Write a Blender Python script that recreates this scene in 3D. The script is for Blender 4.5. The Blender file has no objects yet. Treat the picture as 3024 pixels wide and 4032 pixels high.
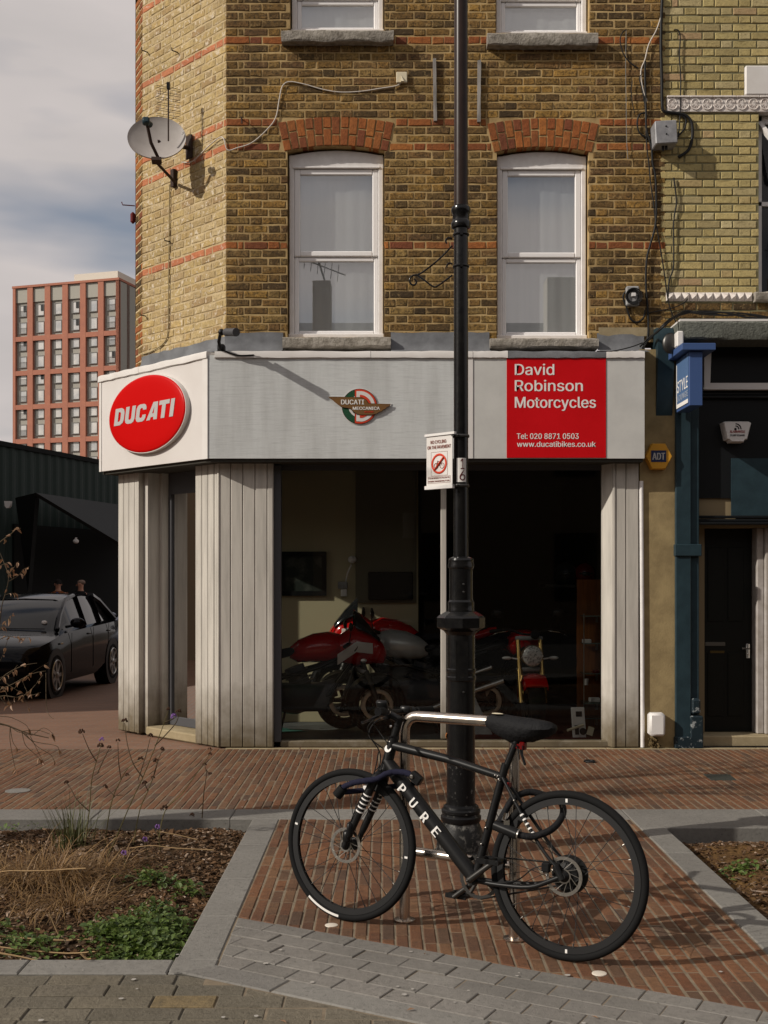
import bpy, math, random
from mathutils import Vector, Matrix, noise as mnoise
R = math.radians
rnd = random.Random(11)
SC = bpy.context.scene
COL = SC.collection

# ------------------------------------------------------------ camera, light
FL, HZ, CH = 4500.0, 2270.0, 1.575          # focal length / horizon row (photo pixels), eye height in m
cam = bpy.data.cameras.new('camera'); camo = bpy.data.objects.new('camera', cam); COL.objects.link(camo)
camo.location = (0, 0, CH); camo.rotation_euler = (R(90), 0, 0)
cam.sensor_fit = 'AUTO'; cam.sensor_width = 36; cam.lens = FL/4032*36
cam.shift_y = (HZ-2016)/4032; cam.clip_start = .05; cam.clip_end = 3000
SC.camera = camo
SUN_A, SUN_E = 23.0, 31.0
w = bpy.data.worlds.new('World'); SC.world = w; w.use_nodes = True
nt = w.node_tree; nt.nodes.clear()
out = nt.nodes.new('ShaderNodeOutputWorld'); bg = nt.nodes.new('ShaderNodeBackground')
sky = nt.nodes.new('ShaderNodeTexSky'); sky.sky_type = 'NISHITA'; sky.sun_disc = False
sky.sun_elevation = R(SUN_E); sky.sun_rotation = R(270-SUN_A); sky.air_density = 1.0; sky.dust_density = 3.0
tc = nt.nodes.new('ShaderNodeTexCoord')
mp = nt.nodes.new('ShaderNodeMapping'); mp.inputs['Scale'].default_value = (1.5, 1.5, 5.2); mp.inputs['Location'].default_value = (-4.717, .796, -2.54)
nz = nt.nodes.new('ShaderNodeTexNoise'); nz.inputs['Scale'].default_value = 1.5; nz.inputs['Detail'].default_value = 4.5; nz.inputs['Roughness'].default_value = .5
rp = nt.nodes.new('ShaderNodeValToRGB'); rp.color_ramp.elements[0].position = .35; rp.color_ramp.elements[1].position = .50; rp.color_ramp.elements[0].color = (.22, .22, .22, 1)
n2 = nt.nodes.new('ShaderNodeTexNoise'); n2.inputs['Scale'].default_value = 3.1; n2.inputs['Detail'].default_value = 4
cr = nt.nodes.new('ShaderNodeValToRGB')
cr.color_ramp.elements[0].color = (6.1, 5.65, 5.5, 1); cr.color_ramp.elements[1].color = (7.0, 6.4, 6.2, 1)
cr.color_ramp.elements[0].position = .35; cr.color_ramp.elements[1].position = .65
mx = nt.nodes.new('ShaderNodeMix'); mx.data_type = 'RGBA'
L = nt.links.new
L(tc.outputs['Generated'], mp.inputs['Vector']); L(mp.outputs[0], nz.inputs['Vector']); L(mp.outputs[0], n2.inputs['Vector'])
L(nz.outputs[0], rp.inputs[0]); L(n2.outputs[0], cr.inputs[0])
L(rp.outputs[0], mx.inputs['Factor']); L(sky.outputs[0], mx.inputs['A']); L(cr.outputs[0], mx.inputs['B'])
L(mx.outputs['Result'], bg.inputs[0]); bg.inputs[1].default_value = .10; L(bg.outputs[0], out.inputs[0])
sun = bpy.data.lights.new('sun', 'SUN'); sun.energy = 4.4; sun.angle = R(.55); sun.color = (1, .93, .83)
suno = bpy.data.objects.new('sun', sun); COL.objects.link(suno)
sd = Vector((math.cos(R(SUN_E))*math.cos(R(SUN_A)), math.cos(R(SUN_E))*math.sin(R(SUN_A)), -math.sin(R(SUN_E))))
suno.rotation_euler = sd.to_track_quat('-Z', 'Y').to_euler(); suno.location = (-8, -4, 9)
vs = SC.view_settings; vs.view_transform = 'Standard'; vs.look = 'None'; vs.exposure = -0.2; vs.gamma = 1; vs.use_curve_mapping = False
SC.cycles.max_bounces = 8; SC.cycles.transparent_max_bounces = 16; SC.cycles.sample_clamp_indirect = 4

# ------------------------------------------------------------ measuring helpers (photo pixels -> metres on a plane)
def fx(x, Y): return (x-1512)/FL*Y
def fz(y, Y): return CH+(HZ-y)/FL*Y
def P(x, y, Y): return Vector((fx(x, Y), Y, fz(y, Y)))
def G(x, y):
    Y = CH*FL/(y-HZ); return (fx(x, Y), Y)

# ------------------------------------------------------------ materials
def nodes(name):
    m = bpy.data.materials.new(name); m.use_nodes = True
    t = m.node_tree; b = t.nodes['Principled BSDF']; return m, t, b
def posn(t, scale=None):
    g = t.nodes.new('ShaderNodeNewGeometry')
    if not scale: return g.outputs['Position']
    mpn = t.nodes.new('ShaderNodeMapping'); mpn.inputs['Scale'].default_value = scale
    t.links.new(g.outputs['Position'], mpn.inputs['Vector']); return mpn.outputs[0]
def noise(t, scale, detail=4, rough=.55, vec=None):
    n = t.nodes.new('ShaderNodeTexNoise'); n.inputs['Scale'].default_value = scale
    n.inputs['Detail'].default_value = detail; n.inputs['Roughness'].default_value = rough
    t.links.new(vec or posn(t), n.inputs['Vector']); return n.outputs[0]
def ramp(t, fac, stops):
    r = t.nodes.new('ShaderNodeValToRGB'); e = r.color_ramp.elements
    while len(e) < len(stops): e.new(.5)
    for el, (p, c) in zip(e, stops):
        el.position = p; el.color = (*c, 1) if len(c) == 3 else c
    t.links.new(fac, r.inputs[0]); return r.outputs[0]
def mixc(t, fac, a, b, mode='MIX'):
    m = t.nodes.new('ShaderNodeMix'); m.data_type = 'RGBA'; m.blend_type = mode
    for s, v in (('Factor', fac), ('A', a), ('B', b)):
        if isinstance(v, (int, float)): m.inputs[s].default_value = v
        elif isinstance(v, tuple): m.inputs[s].default_value = (*v, 1)
        else: t.links.new(v, m.inputs[s])
    return m.outputs['Result']
def math_(t, op, a, b=0.):
    m = t.nodes.new('ShaderNodeMath'); m.operation = op
    for i, v in enumerate((a, b)):
        if isinstance(v, (int, float)): m.inputs[i].default_value = v
        else: t.links.new(v, m.inputs[i])
    return m.outputs[0]
def bump(t, b, h, strength=.3, dist=.005):
    n = t.nodes.new('ShaderNodeBump'); n.inputs['Strength'].default_value = strength; n.inputs['Distance'].default_value = dist
    t.links.new(h, n.inputs['Height']); t.links.new(n.outputs[0], b.inputs['Normal'])
def piece_random(t):
    oi = t.nodes.new('ShaderNodeObjectInfo'); g = t.nodes.new('ShaderNodeNewGeometry')
    return math_(t, 'FRACT', math_(t, 'ADD', oi.outputs['Random'], g.outputs['Random Per Island']))

def mat(name, col, rough=.6, metal=0., col2=None, ns=6., lo=.35, hi=.65, bmp=0., bs=80., bd=.004, coat=0., spec=None, sc=None, rvar=0.):
    m, t, b = nodes(name)
    b.inputs['Base Color'].default_value = (*col, 1); b.inputs['Roughness'].default_value = rough; b.inputs['Metallic'].default_value = metal
    if coat: b.inputs['Coat Weight'].default_value = coat; b.inputs['Coat Roughness'].default_value = .04
    if spec is None and not metal: spec = .12 if rough > .5 else .2
    if spec is not None: b.inputs['Specular IOR Level'].default_value = spec
    v = posn(t, sc) if sc else None
    if col2:
        n = noise(t, ns, 6, .6, v)
        L_ = ramp(t, n, [(lo, col), (hi, col2)]); t.links.new(L_, b.inputs['Base Color'])
    if rvar:
        n = noise(t, ns*2, 5, .6, v); r = t.nodes.new('ShaderNodeMapRange')
        r.inputs['To Min'].default_value = max(.03, rough-rvar); r.inputs['To Max'].default_value = min(1, rough+rvar)
        t.links.new(n, r.inputs['Value']); t.links.new(r.outputs[0], b.inputs['Roughness'])
    if bmp: bump(t, b, noise(t, bs, 5, .6, v), bmp, bd)
    return m

def brickmat(name, stops, soot=(.05, .04, .025), soot_lo=.5, soot_hi=.72, bmp=.6, bs=70, rough=.85, mot=.45, white=0., wcol=(.62, .57, .48), wlo=.56, stain=.35):
    m, t, b = nodes(name)
    r = piece_random(t); c = ramp(t, r, stops); c.node.color_ramp.interpolation = 'LINEAR'
    big = noise(t, 26, 5, .65)
    c = mixc(t, ramp(t, big, [(.42, (0, 0, 0)), (.7, (mot,)*3)]), c, tuple(x*.45 for x in stops[len(stops)//2][1]))
    fine = noise(t, 48, 6, .7)
    c = mixc(t, ramp(t, fine, [(soot_lo, (0, 0, 0)), (soot_hi, (.85,)*3)]), c, soot)
    st = noise(t, 1.3, 4, .6)
    c = mixc(t, ramp(t, st, [(.38, (.0, .0, .0)), (.72, (stain,)*3)]), c, soot)
    if white:
        wv = noise(t, 17, 6, .75); c = mixc(t, ramp(t, wv, [(wlo, (0, 0, 0)), (wlo+.06, (white,)*3)]), c, wcol)
    t.links.new(c, b.inputs['Base Color']); b.inputs['Roughness'].default_value = rough
    b.inputs['Specular IOR Level'].default_value = .1
    h = mixc(t, .5, noise(t, bs, 6, .7), noise(t, bs*.35, 4, .6)); bump(t, b, h, min(1, bmp*1.5), .014)
    return m

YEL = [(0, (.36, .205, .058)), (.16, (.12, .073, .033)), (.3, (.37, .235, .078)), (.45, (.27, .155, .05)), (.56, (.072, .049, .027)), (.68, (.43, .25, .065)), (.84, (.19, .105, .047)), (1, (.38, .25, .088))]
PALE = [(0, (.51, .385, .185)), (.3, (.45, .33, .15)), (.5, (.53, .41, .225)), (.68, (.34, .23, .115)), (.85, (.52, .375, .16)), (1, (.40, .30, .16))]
NEI = [(0, (.44, .36, .16)), (.3, (.54, .43, .19)), (.5, (.38, .30, .13)), (.7, (.56, .47, .26)), (.82, (.34, .27, .13)), (.92, (.50, .41, .18)), (1, (.45, .29, .17))]
REDB = [(0, (.27, .085, .032)), (.4, (.38, .13, .038)), (.7, (.20, .065, .035)), (1, (.42, .16, .045))]
PAV = [(0, (.175, .080, .042)), (.22, (.20, .098, .052)), (.45, (.155, .070, .038)), (.62, (.135, .075, .047)), (.8, (.22, .118, .062)), (.93, (.105, .068, .048)), (1, (.18, .083, .045))]
SET = [(0, (.215, .20, .18)), (.4, (.235, .22, .2)), (.7, (.195, .183, .165)), (1, (.25, .235, .213))]
SLB = [(0, (.165, .146, .112)), (.35, (.185, .164, .126)), (.6, (.15, .134, .105)), (.8, (.195, .170, .127)), (.965, (.17, .15, .118)), (1, (.25, .185, .095))]
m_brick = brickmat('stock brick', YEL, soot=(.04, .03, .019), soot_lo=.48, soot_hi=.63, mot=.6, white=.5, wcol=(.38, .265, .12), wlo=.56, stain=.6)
m_brickl = brickmat('sunny stock brick', PALE, soot=(.13, .1, .055), soot_lo=.54, soot_hi=.7, mot=.42, white=.7, wlo=.545, wcol=(.66, .58, .47))  # paler copy of the stock brick: sunlight put into the colour
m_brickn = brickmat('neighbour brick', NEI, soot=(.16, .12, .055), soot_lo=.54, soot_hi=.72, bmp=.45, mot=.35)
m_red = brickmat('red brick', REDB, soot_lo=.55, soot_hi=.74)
m_redl = brickmat('sunny red brick', [(0, (.42, .14, .07)), (1, (.52, .19, .09))], soot=(.3, .2, .12), soot_lo=.6, soot_hi=.8, white=.6)  # lighter copy of the red brick, sunlight held in its colour
m_paver = brickmat('clay paver', PAV, soot=(.05, .04, .035), soot_lo=.54, soot_hi=.74, bmp=.4, bs=120, rough=.7, mot=.4, white=.3, wcol=(.24, .19, .14), wlo=.6, stain=.45)
m_sett = brickmat('granite sett', SET, soot=(.08, .077, .07), soot_lo=.56, soot_hi=.72, bmp=.35, bs=160, rough=.65, mot=.3, stain=.4)
m_slab = brickmat('yorkstone slab', SLB, soot=(.06, .055, .042), soot_lo=.54, soot_hi=.72, bmp=.6, bs=90, rough=.7, mot=.45, stain=.45)
m_kerb = brickmat('granite kerb', [(0, (.205, .195, .178)), (.5, (.235, .225, .205)), (1, (.19, .18, .165))], soot=(.08, .078, .07), soot_lo=.55, soot_hi=.72, bmp=.3, bs=170, rough=.65, mot=.3)
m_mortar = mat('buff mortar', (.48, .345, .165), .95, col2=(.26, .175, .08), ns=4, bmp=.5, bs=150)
m_mortarl = mat('sunny mortar', (.50, .40, .24), .95, col2=(.36, .27, .15), ns=6, bmp=.5, bs=150)  # lighter mortar for the sun-facing wall, sunlight put into the colour
m_mortarn = mat('grey green mortar', (.2, .18, .1), .95, col2=(.15, .135, .075), ns=9, bmp=.4, bs=150)
m_joint = mat('sandy joint', (.23, .185, .13), .95, col2=(.155, .125, .09), ns=14, bmp=.5, bs=200)
m_jointd = mat('dark joint', (.06, .055, .045), .95, col2=(.12, .11, .09), ns=14)
def dirtpaint(name, col, dirt, z0=.05, z1=.5, streak=.55):
    m, t, b = nodes(name)
    g = t.nodes.new('ShaderNodeNewGeometry'); s = t.nodes.new('ShaderNodeSeparateXYZ'); t.links.new(g.outputs['Position'], s.inputs[0])
    zz = math_(t, 'ADD', s.outputs['Z'], math_(t, 'MULTIPLY', math_(t, 'SUBTRACT', noise(t, 7, 5, .6), .5), .5))
    mr = t.nodes.new('ShaderNodeMapRange'); mr.inputs['From Min'].default_value = z0; mr.inputs['From Max'].default_value = z1
    mr.inputs['To Min'].default_value = .97; mr.inputs['To Max'].default_value = 0.; t.links.new(zz, mr.inputs['Value'])
    c = mixc(t, ramp(t, noise(t, 3, 5, .6, posn(t, (5, 5, .5))), [(.42, (0, 0, 0)), (.75, (streak,)*3)]), col, tuple(x*.5 for x in col))
    c = mixc(t, mr.outputs[0], c, dirt)
    t.links.new(c, b.inputs['Base Color']); b.inputs['Roughness'].default_value = .5; b.inputs['Specular IOR Level'].default_value = .15
    bump(t, b, noise(t, 60, 4, .6, posn(t, (1, 1, .12))), .15, .004); return m
m_pillar = dirtpaint('pale grey paint', (.505, .475, .425), (.12, .095, .058), .03, .62)
def fasciamat():
    m, t, b = nodes('weathered grey paint')
    g = noise(t, 16, 6, .7, posn(t, (.35, 1, 6)))
    v = noise(t, 2.2, 5, .6, posn(t, (2.4, 1, .3)))
    c = mixc(t, ramp(t, g, [(.5, (0, 0, 0)), (.72, (.5,)*3)]), (.56, .575, .57), (.32, .33, .335))
    c = mixc(t, ramp(t, v, [(.42, (0, 0, 0)), (.72, (.55,)*3)]), c, (.33, .33, .318))
    t.links.new(c, b.inputs['Base Color']); b.inputs['Roughness'].default_value = .55; b.inputs['Specular IOR Level'].default_value = .15
    bump(t, b, noise(t, 22, 6, .75, posn(t, (.25, 1, 7))), .22, .010); return m
m_fascia = fasciamat()
m_white = mat('white paint', (.66, .635, .61), .4, col2=(.6, .57, .54), ns=4)
m_whitew = mat('old white window paint', (.76, .735, .72), .45, col2=(.68, .65, .63), ns=12, bmp=.2, bs=60)
m_upvc = mat('white window sash', (.80, .78, .77), .3)
m_signw = mat('white sign panel', (.63, .60, .575), .35, col2=(.595, .56, .535), ns=2)
m_stone = mat('weathered sill stone', (.34, .31, .27), .9, col2=(.19, .17, .14), ns=18, bmp=.9, bs=45, bd=.012)
m_lead = mat('lead flashing', (.17, .175, .185), .6, col2=(.11, .112, .118), ns=5, bmp=.3, bs=25, bd=.01)
m_signred = mat('sign red', (.50, .004, .004), .35, spec=.1)
m_signred2 = mat('panel red', (.55, .006, .010), .45, col2=(.5, .005, .008), ns=3, spec=.08)
m_letw = mat('white lettering', (.75, .73, .7), .5)
m_letg = mat('grey lettering', (.42, .41, .40), .5)
m_black = mat('black paint', (.008, .008, .0085), .32, col2=(.012, .012, .012), ns=20)
m_pole = mat('gloss black post paint', (.005, .005, .0055), .2, col2=(.009, .0088, .0085), ns=25, bmp=.2, bs=30, bd=.003, rvar=.06, spec=.35)
m_poleb = mat('worn black post paint', (.007, .007, .0075), .35, col2=(.13, .125, .115), ns=48, lo=.6, hi=.74, bmp=.4, bs=40)
m_poleb2 = mat('scuffed post foot', (.012, .012, .012), .5, col2=(.16, .155, .14), ns=26, lo=.5, hi=.7, bmp=.5, bs=40)
m_rubber = mat('black rubber', (.009, .009, .0092), .8, bmp=.2, bs=200)
m_rim = mat('matt black rim', (.011, .011, .0115), .5, spec=.3)
m_matt = mat('matt black frame', (.006, .006, .0065), .4, col2=(.009, .009, .009), ns=30, spec=.25)
m_cloth = mat('black saddle cover', (.012, .012, .013), .7, bmp=.7, bs=18, bd=.02)
m_navy = mat('navy lock sleeve', (.014, .014, .03), .85, bmp=.6, bs=120)
m_steel = mat('steel', (.5, .47, .43), .28, 1., col2=(.38, .36, .33), ns=40)
m_steelb = mat('brushed steel tube', (.66, .57, .49), .26, 1., col2=(.5, .46, .42), ns=10, sc=(6, 6, .5))  # warm tint puts the coppery glow on the bright tube into its colour
m_chrome = mat('chrome', (.75, .74, .72), .08, 1.)
m_dksteel = mat('dark steel', (.07, .068, .065), .4, .9)
m_redpl = mat('red plastic', (.10, .004, .004), .25, coat=.3)
m_tape = mat('orange tape', (.42, .14, .03), .6)
m_grey = mat('grey plastic', (.32, .32, .32), .5, col2=(.2, .2, .2), ns=14)
m_dgrey = mat('dark grey plastic', (.07, .07, .075), .5)
m_wplast = mat('white plastic', (.68, .66, .64), .4)
m_cream = mat('cream plastic', (.62, .55, .40), .45)
m_cable = mat('black cable', (.012, .012, .012), .5)
m_cablew = mat('white cable', (.55, .50, .44), .5)
m_timber = mat('grey batten', (.30, .28, .26), .8, col2=(.15, .14, .13), ns=20, sc=(1, 1, .2))
m_dish = mat('satellite dish grey', (.40, .37, .35), .5, col2=(.34, .31, .29), ns=5)
m_rust = mat('dark bracket', (.045, .03, .025), .7)
m_blue = mat('sign blue', (.075, .135, .26), .45)
m_blue2 = mat('sign blue edge', (.045, .085, .21), .45)
m_yell = mat('alarm yellow', (.55, .27, .03), .4)
m_navyp = mat('label blue', (.02, .03, .085), .4)
m_render = mat('tan render', (.32, .245, .125), .9, col2=(.22, .165, .085), ns=5, bmp=.5, bs=60)
m_rendg = mat('sandy render', (.33, .27, .17), .9, col2=(.25, .2, .12), ns=6, bmp=.5, bs=60)
m_teal = mat('dark teal paint', (.017, .032, .040), .4, col2=(.022, .042, .052), ns=9, bmp=.3, bs=35)
m_tealk = mat('worn teal paint', (.012, .022, .028), .5, col2=(.28, .3, .3), ns=24, lo=.56, hi=.64)
m_tdark = mat('nearly black paint', (.008, .009, .010), .35)
m_lintel = mat('rough grey cornice', (.15, .155, .135), .9, col2=(.10, .105, .09), ns=30, bmp=.9, bs=50, bd=.015)
m_door = mat('dark door paint', (.008, .009, .0075), .4)
m_doorfr = mat('aged white door frame', (.40, .37, .35), .6, col2=(.30, .27, .24), ns=12)
m_deco = mat('white moulded tile', (.70, .66, .62), .55, col2=(.55, .48, .44), ns=30)
m_floor = mat('grey shop floor', (.10, .105, .105), .6, col2=(.07, .075, .075), ns=6)
m_green = mat('green mat', (.03, .11, .085), .8)
m_redcar = mat('red carpet', (.09, .016, .015), .9)
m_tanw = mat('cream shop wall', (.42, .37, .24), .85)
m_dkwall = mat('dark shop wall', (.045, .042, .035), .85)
m_woodor = mat('orange wood', (.30, .10, .02), .5, col2=(.2, .065, .015), ns=9, sc=(5, 1, .5))
m_bikered = mat('gloss red paint', (.46, .006, .006), .15, coat=.8)
m_bikewht = mat('gloss white paint', (.62, .58, .54), .2, coat=.6)
m_silver = mat('silver tank paint', (.55, .55, .53), .3, .25)
m_gold = mat('gold fork tube', (.55, .36, .12), .25, .9)
m_headl = mat('headlamp glass', (.78, .77, .74), .12, 0, col2=(.25, .25, .25), ns=45, lo=.48, hi=.6, spec=.8)
m_carp = mat('black car paint', (.003, .003, .0045), .1, coat=.08, spec=.12)
m_carp2 = mat('blue grey car paint', (.10, .11, .155), .25, .5, coat=.8)
m_glassd = mat('dark car glass', (.008, .009, .010), .08, spec=.35)
m_alloy = mat('alloy wheel', (.42, .41, .39), .3, .9)
m_shed = mat('dark green sheet', (.022, .033, .029), .55)
m_shedd = mat('black shed interior', (.006, .0065, .006), .7)
m_shedr = mat('dark canopy sheet', (.012, .013, .0125), .6)
m_towb = mat('red tower brick', (.42, .18, .12), .9, col2=(.36, .155, .11), ns=.9, lo=.3, hi=.7)
m_towg = mat('grey tower panel', (.36, .345, .30), .7)
m_towd = mat('grey tower spandrel', (.34, .325, .285), .7)
m_towp = mat('pale penthouse', (.62, .56, .48), .7)
m_towf = mat('grey window frame', (.17, .165, .155), .5)
m_towgl = mat('tower glass', (.60, .585, .56), .12, spec=.8, col2=(.40, .41, .42), ns=.35, lo=.4, hi=.6)
m_towo = mat('open window dark', (.012, .012, .013), .5)
m_soil = mat('brown soil', (.075, .045, .022), .95, col2=(.035, .022, .012), ns=9, bmp=1., bs=30, bd=.03)
m_soil2 = mat('ochre soil', (.15, .085, .032), .95, col2=(.07, .04, .018), ns=5, bmp=1., bs=30, bd=.03)
m_chip = brickmat('bark chip', [(0, (.085, .045, .022)), (.4, (.16, .09, .045)), (.62, (.045, .026, .015)), (.86, (.23, .15, .09)), (1, (.42, .33, .26))], soot=(.04, .025, .015), bmp=.3)
def leafmat(name, stops, trans=.35):
    m, t, b = nodes(name); c = ramp(t, piece_random(t), stops)
    t.links.new(c, b.inputs['Base Color']); b.inputs['Roughness'].default_value = .55
    tr = t.nodes.new('ShaderNodeBsdfTranslucent'); t.links.new(c, tr.inputs[0]); mxs = t.nodes.new('ShaderNodeMixShader'); mxs.inputs[0].default_value = trans
    o = t.nodes['Material Output']; t.links.new(b.outputs[0], mxs.inputs[1]); t.links.new(tr.outputs[0], mxs.inputs[2]); t.links.new(mxs.outputs[0], o.inputs[0]); return m
m_leaf = leafmat('green ground leaf', [(0, (.07, .115, .02)), (.4, (.125, .185, .035)), (.75, (.035, .07, .016)), (1, (.17, .225, .055))])
m_straw = leafmat('dry straw', [(0, (.28, .16, .055)), (.3, (.14, .075, .028)), (.55, (.34, .21, .085)), (.8, (.08, .045, .02)), (1, (.24, .14, .055))], .2)
m_grass = leafmat('half green blade', [(0, (.06, .075, .02)), (.5, (.10, .09, .03)), (1, (.05, .06, .02))], .2)
m_dead = leafmat('dead leaf', [(0, (.26, .13, .065)), (.5, (.36, .22, .13)), (1, (.2, .1, .05))], .3)
m_stem = mat('brown stem', (.07, .05, .03), .8)
m_stemg = mat('olive stem', (.10, .085, .035), .8)
m_seed = mat('seed head', (.06, .032, .02), .9)
m_purple = mat('purple petals', (.20, .10, .30), .7)
m_opp2 = mat('pale render block', (.5, .48, .44), .9)
m_opp = mat('opposite terrace brick', (.2, .15, .1), .9)
m_curtain = mat('net curtain', (.86, .86, .85), .9, col2=(.78, .79, .79), ns=2, sc=(3, 3, .3))
m_skin = mat('skin', (.42, .22, .15), .6)
m_jkt = mat('rust jacket', (.16, .055, .02), .8)
m_shirt = mat('blue shirt', (.02, .04, .12), .8)
m_dkcl = mat('black hoodie', (.010, .010, .011), .85)
m_hair = mat('dark hair', (.012, .009, .008), .7)
m_stud = mat('road stud white', (.62, .56, .48), .5)
m_cover = mat('cast cover', (.045, .048, .042), .6, bmp=.6, bs=90)
def glassmat(name, tint, refl=.12, mn=0.):
    m = bpy.data.materials.new(name); m.use_nodes = True; t = m.node_tree; t.nodes.clear()
    o = t.nodes.new('ShaderNodeOutputMaterial'); tr = t.nodes.new('ShaderNodeBsdfTransparent'); gl = t.nodes.new('ShaderNodeBsdfGlossy'); ms = t.nodes.new('ShaderNodeMixShader')
    tr.inputs[0].default_value = (*tint, 1); gl.inputs['Roughness'].default_value = .0
    lw = t.nodes.new('ShaderNodeFresnel'); lw.inputs[0].default_value = 1.5
    f = math_(t, 'ADD', math_(t, 'MULTIPLY', lw.outputs[0], refl), mn)
    t.links.new(f, ms.inputs[0]); t.links.new(tr.outputs[0], ms.inputs[1]); t.links.new(gl.outputs[0], ms.inputs[2]); t.links.new(ms.outputs[0], o.inputs[0]); return m
m_glass = glassmat('shop glass', (.80, .82, .80), .9)
m_pane = glassmat('sash glass', (.96, .98, .98), .5, .33)

# ------------------------------------------------------------ mesh builder
class MB:
    def __init__(s): s.v = []; s.f = []
    def add(s, vs, fs, M=None):
        o = len(s.v)
        s.v += [tuple(M @ Vector(p)) for p in vs] if M else [tuple(p) for p in vs]
        s.f += [tuple(i+o for i in q) for q in fs]; return s
    def box(s, x0, x1, y0, y1, z0, z1, M=None, ch=0.):
        if not ch:
            vs = [(x, y, z) for z in (z0, z1) for y in (y0, y1) for x in (x0, x1)]
            return s.add(vs, [(0, 2, 3, 1), (4, 5, 7, 6), (0, 1, 5, 4), (2, 6, 7, 3), (0, 4, 6, 2), (1, 3, 7, 5)], M)
        c = min(ch, (x1-x0)*.45, (y1-y0)*.45, (z1-z0)*.45)
        vs = []; ix = {}
        for sx in (0, 1):
            for sy in (0, 1):
                for sz in (0, 1):
                    X, Y, Z = (x0, x1)[sx], (y0, y1)[sy], (z0, z1)[sz]; dx, dy, dz = (c, -c)[sx], (c, -c)[sy], (c, -c)[sz]
                    for a, p in (('x', (X, Y+dy, Z+dz)), ('y', (X+dx, Y, Z+dz)), ('z', (X+dx, Y+dy, Z))):
                        ix[sx, sy, sz, a] = len(vs); vs.append(p)
        fs = []
        for sx in (0, 1): fs.append([ix[sx, a, b, 'x'] for a, b in ((0, 0), (0, 1), (1, 1), (1, 0))][::1 if sx == 0 else -1])
        for sy in (0, 1): fs.append([ix[a, sy, b, 'y'] for a, b in ((0, 0), (1, 0), (1, 1), (0, 1))][::1 if sy == 0 else -1])
        for sz in (0, 1): fs.append([ix[a, b, sz, 'z'] for a, b in ((0, 0), (0, 1), (1, 1), (1, 0))][::1 if sz == 0 else -1])
        for sx in (0, 1):
            for sy in (0, 1): fs.append([ix[sx, sy, 0, 'x'], ix[sx, sy, 1, 'x'], ix[sx, sy, 1, 'y'], ix[sx, sy, 0, 'y']])
        for sx in (0, 1):
            for sz in (0, 1): fs.append([ix[sx, 0, sz, 'x'], ix[sx, 1, sz, 'x'], ix[sx, 1, sz, 'z'], ix[sx, 0, sz, 'z']])
        for sy in (0, 1):
            for sz in (0, 1): fs.append([ix[0, sy, sz, 'y'], ix[1, sy, sz, 'y'], ix[1, sy, sz, 'z'], ix[0, sy, sz, 'z']])
        for sx in (0, 1):
            for sy in (0, 1):
                for sz in (0, 1): fs.append([ix[sx, sy, sz, a] for a in 'xyz'])
        return s.add(vs, fs, M)
    def quad(s, a, b, c, d): return s.add([a, b, c, d], [(0, 1, 2, 3)])
    def prism(s, poly, y0, y1, M=None):          # poly in x,z ; extruded along y
        n = len(poly); vs = [(x, y0, z) for x, z in poly]+[(x, y1, z) for x, z in poly]
        return s.add(vs, [tuple(range(n)), tuple(range(2*n-1, n-1, -1))]+[(i, i+n, (i+1) % n+n, (i+1) % n) for i in range(n)], M)
    def piece(s, poly, zt, dep, ch=.004, M=None):  # convex ground piece (x,y) with chamfered top
        n = len(poly); cx = sum(p[0] for p in poly)/n; cy = sum(p[1] for p in poly)/n
        ins = []
        for i in range(n):
            a, b, c = Vector(poly[i-1]), Vector(poly[i]), Vector(poly[(i+1) % n])
            d1 = (b-a); d2 = (c-b)
            if d1.length < 1e-6 or d2.length < 1e-6: ins.append(((poly[i][0]*.95+cx*.05), (poly[i][1]*.95+cy*.05))); continue
            d1.normalize(); d2.normalize(); n1 = Vector((-d1.y, d1.x)); n2 = Vector((-d2.y, d2.x)); m = n1+n2
            if m.length < .3: m = n1
            m = m/max(.35, m.dot(n1)); q = b+m*ch
            ins.append((q.x, q.y))
        if not callable(zt): z_ = zt; zt = lambda x, y: z_
        vs = [(x, y, zt(x, y)) for x, y in ins]+[(x, y, zt(x, y)-ch*.8) for x, y in poly]+[(x, y, zt(x, y)-dep) for x, y in poly]
        fs = [tuple(range(n))]
        for i in range(n):
            j = (i+1) % n; fs += [(i, i+n, j+n, j), (i+n, i+2*n, j+2*n, j+n)]
        return s.add(vs, fs, M)
    def tube(s, pts, r, n=8, cap=True, M=None):
        pts = [Vector(p) for p in pts]; k = len(pts); rs = r if isinstance(r, (list, tuple)) else [r]*k
        if len(rs) != k: rs = [rs[min(len(rs)-1, int(i*len(rs)/k))] for i in range(k)]
        vs = []; prev = None
        for i, p in enumerate(pts):
            t = (pts[min(i+1, k-1)]-pts[max(i-1, 0)])
            t = t.normalized() if t.length > 1e-9 else Vector((0, 0, 1))
            if prev is None:
                u = t.orthogonal().normalized()
            else:
                u = prev-t*prev.dot(t)
                u = u.normalized() if u.length > 1e-6 else t.orthogonal().normalized()
            prev = u; b = t.cross(u)
            for j in range(n):
                a = 2*math.pi*j/n; vs.append(p+(u*math.cos(a)+b*math.sin(a))*rs[i])
        fs = [(i*n+j, i*n+(j+1) % n, (i+1)*n+(j+1) % n, (i+1)*n+j) for i in range(k-1) for j in range(n)]
        if cap: fs += [tuple(range(n-1, -1, -1)), tuple(range((k-1)*n, k*n))]
        return s.add(vs, fs, M)
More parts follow.
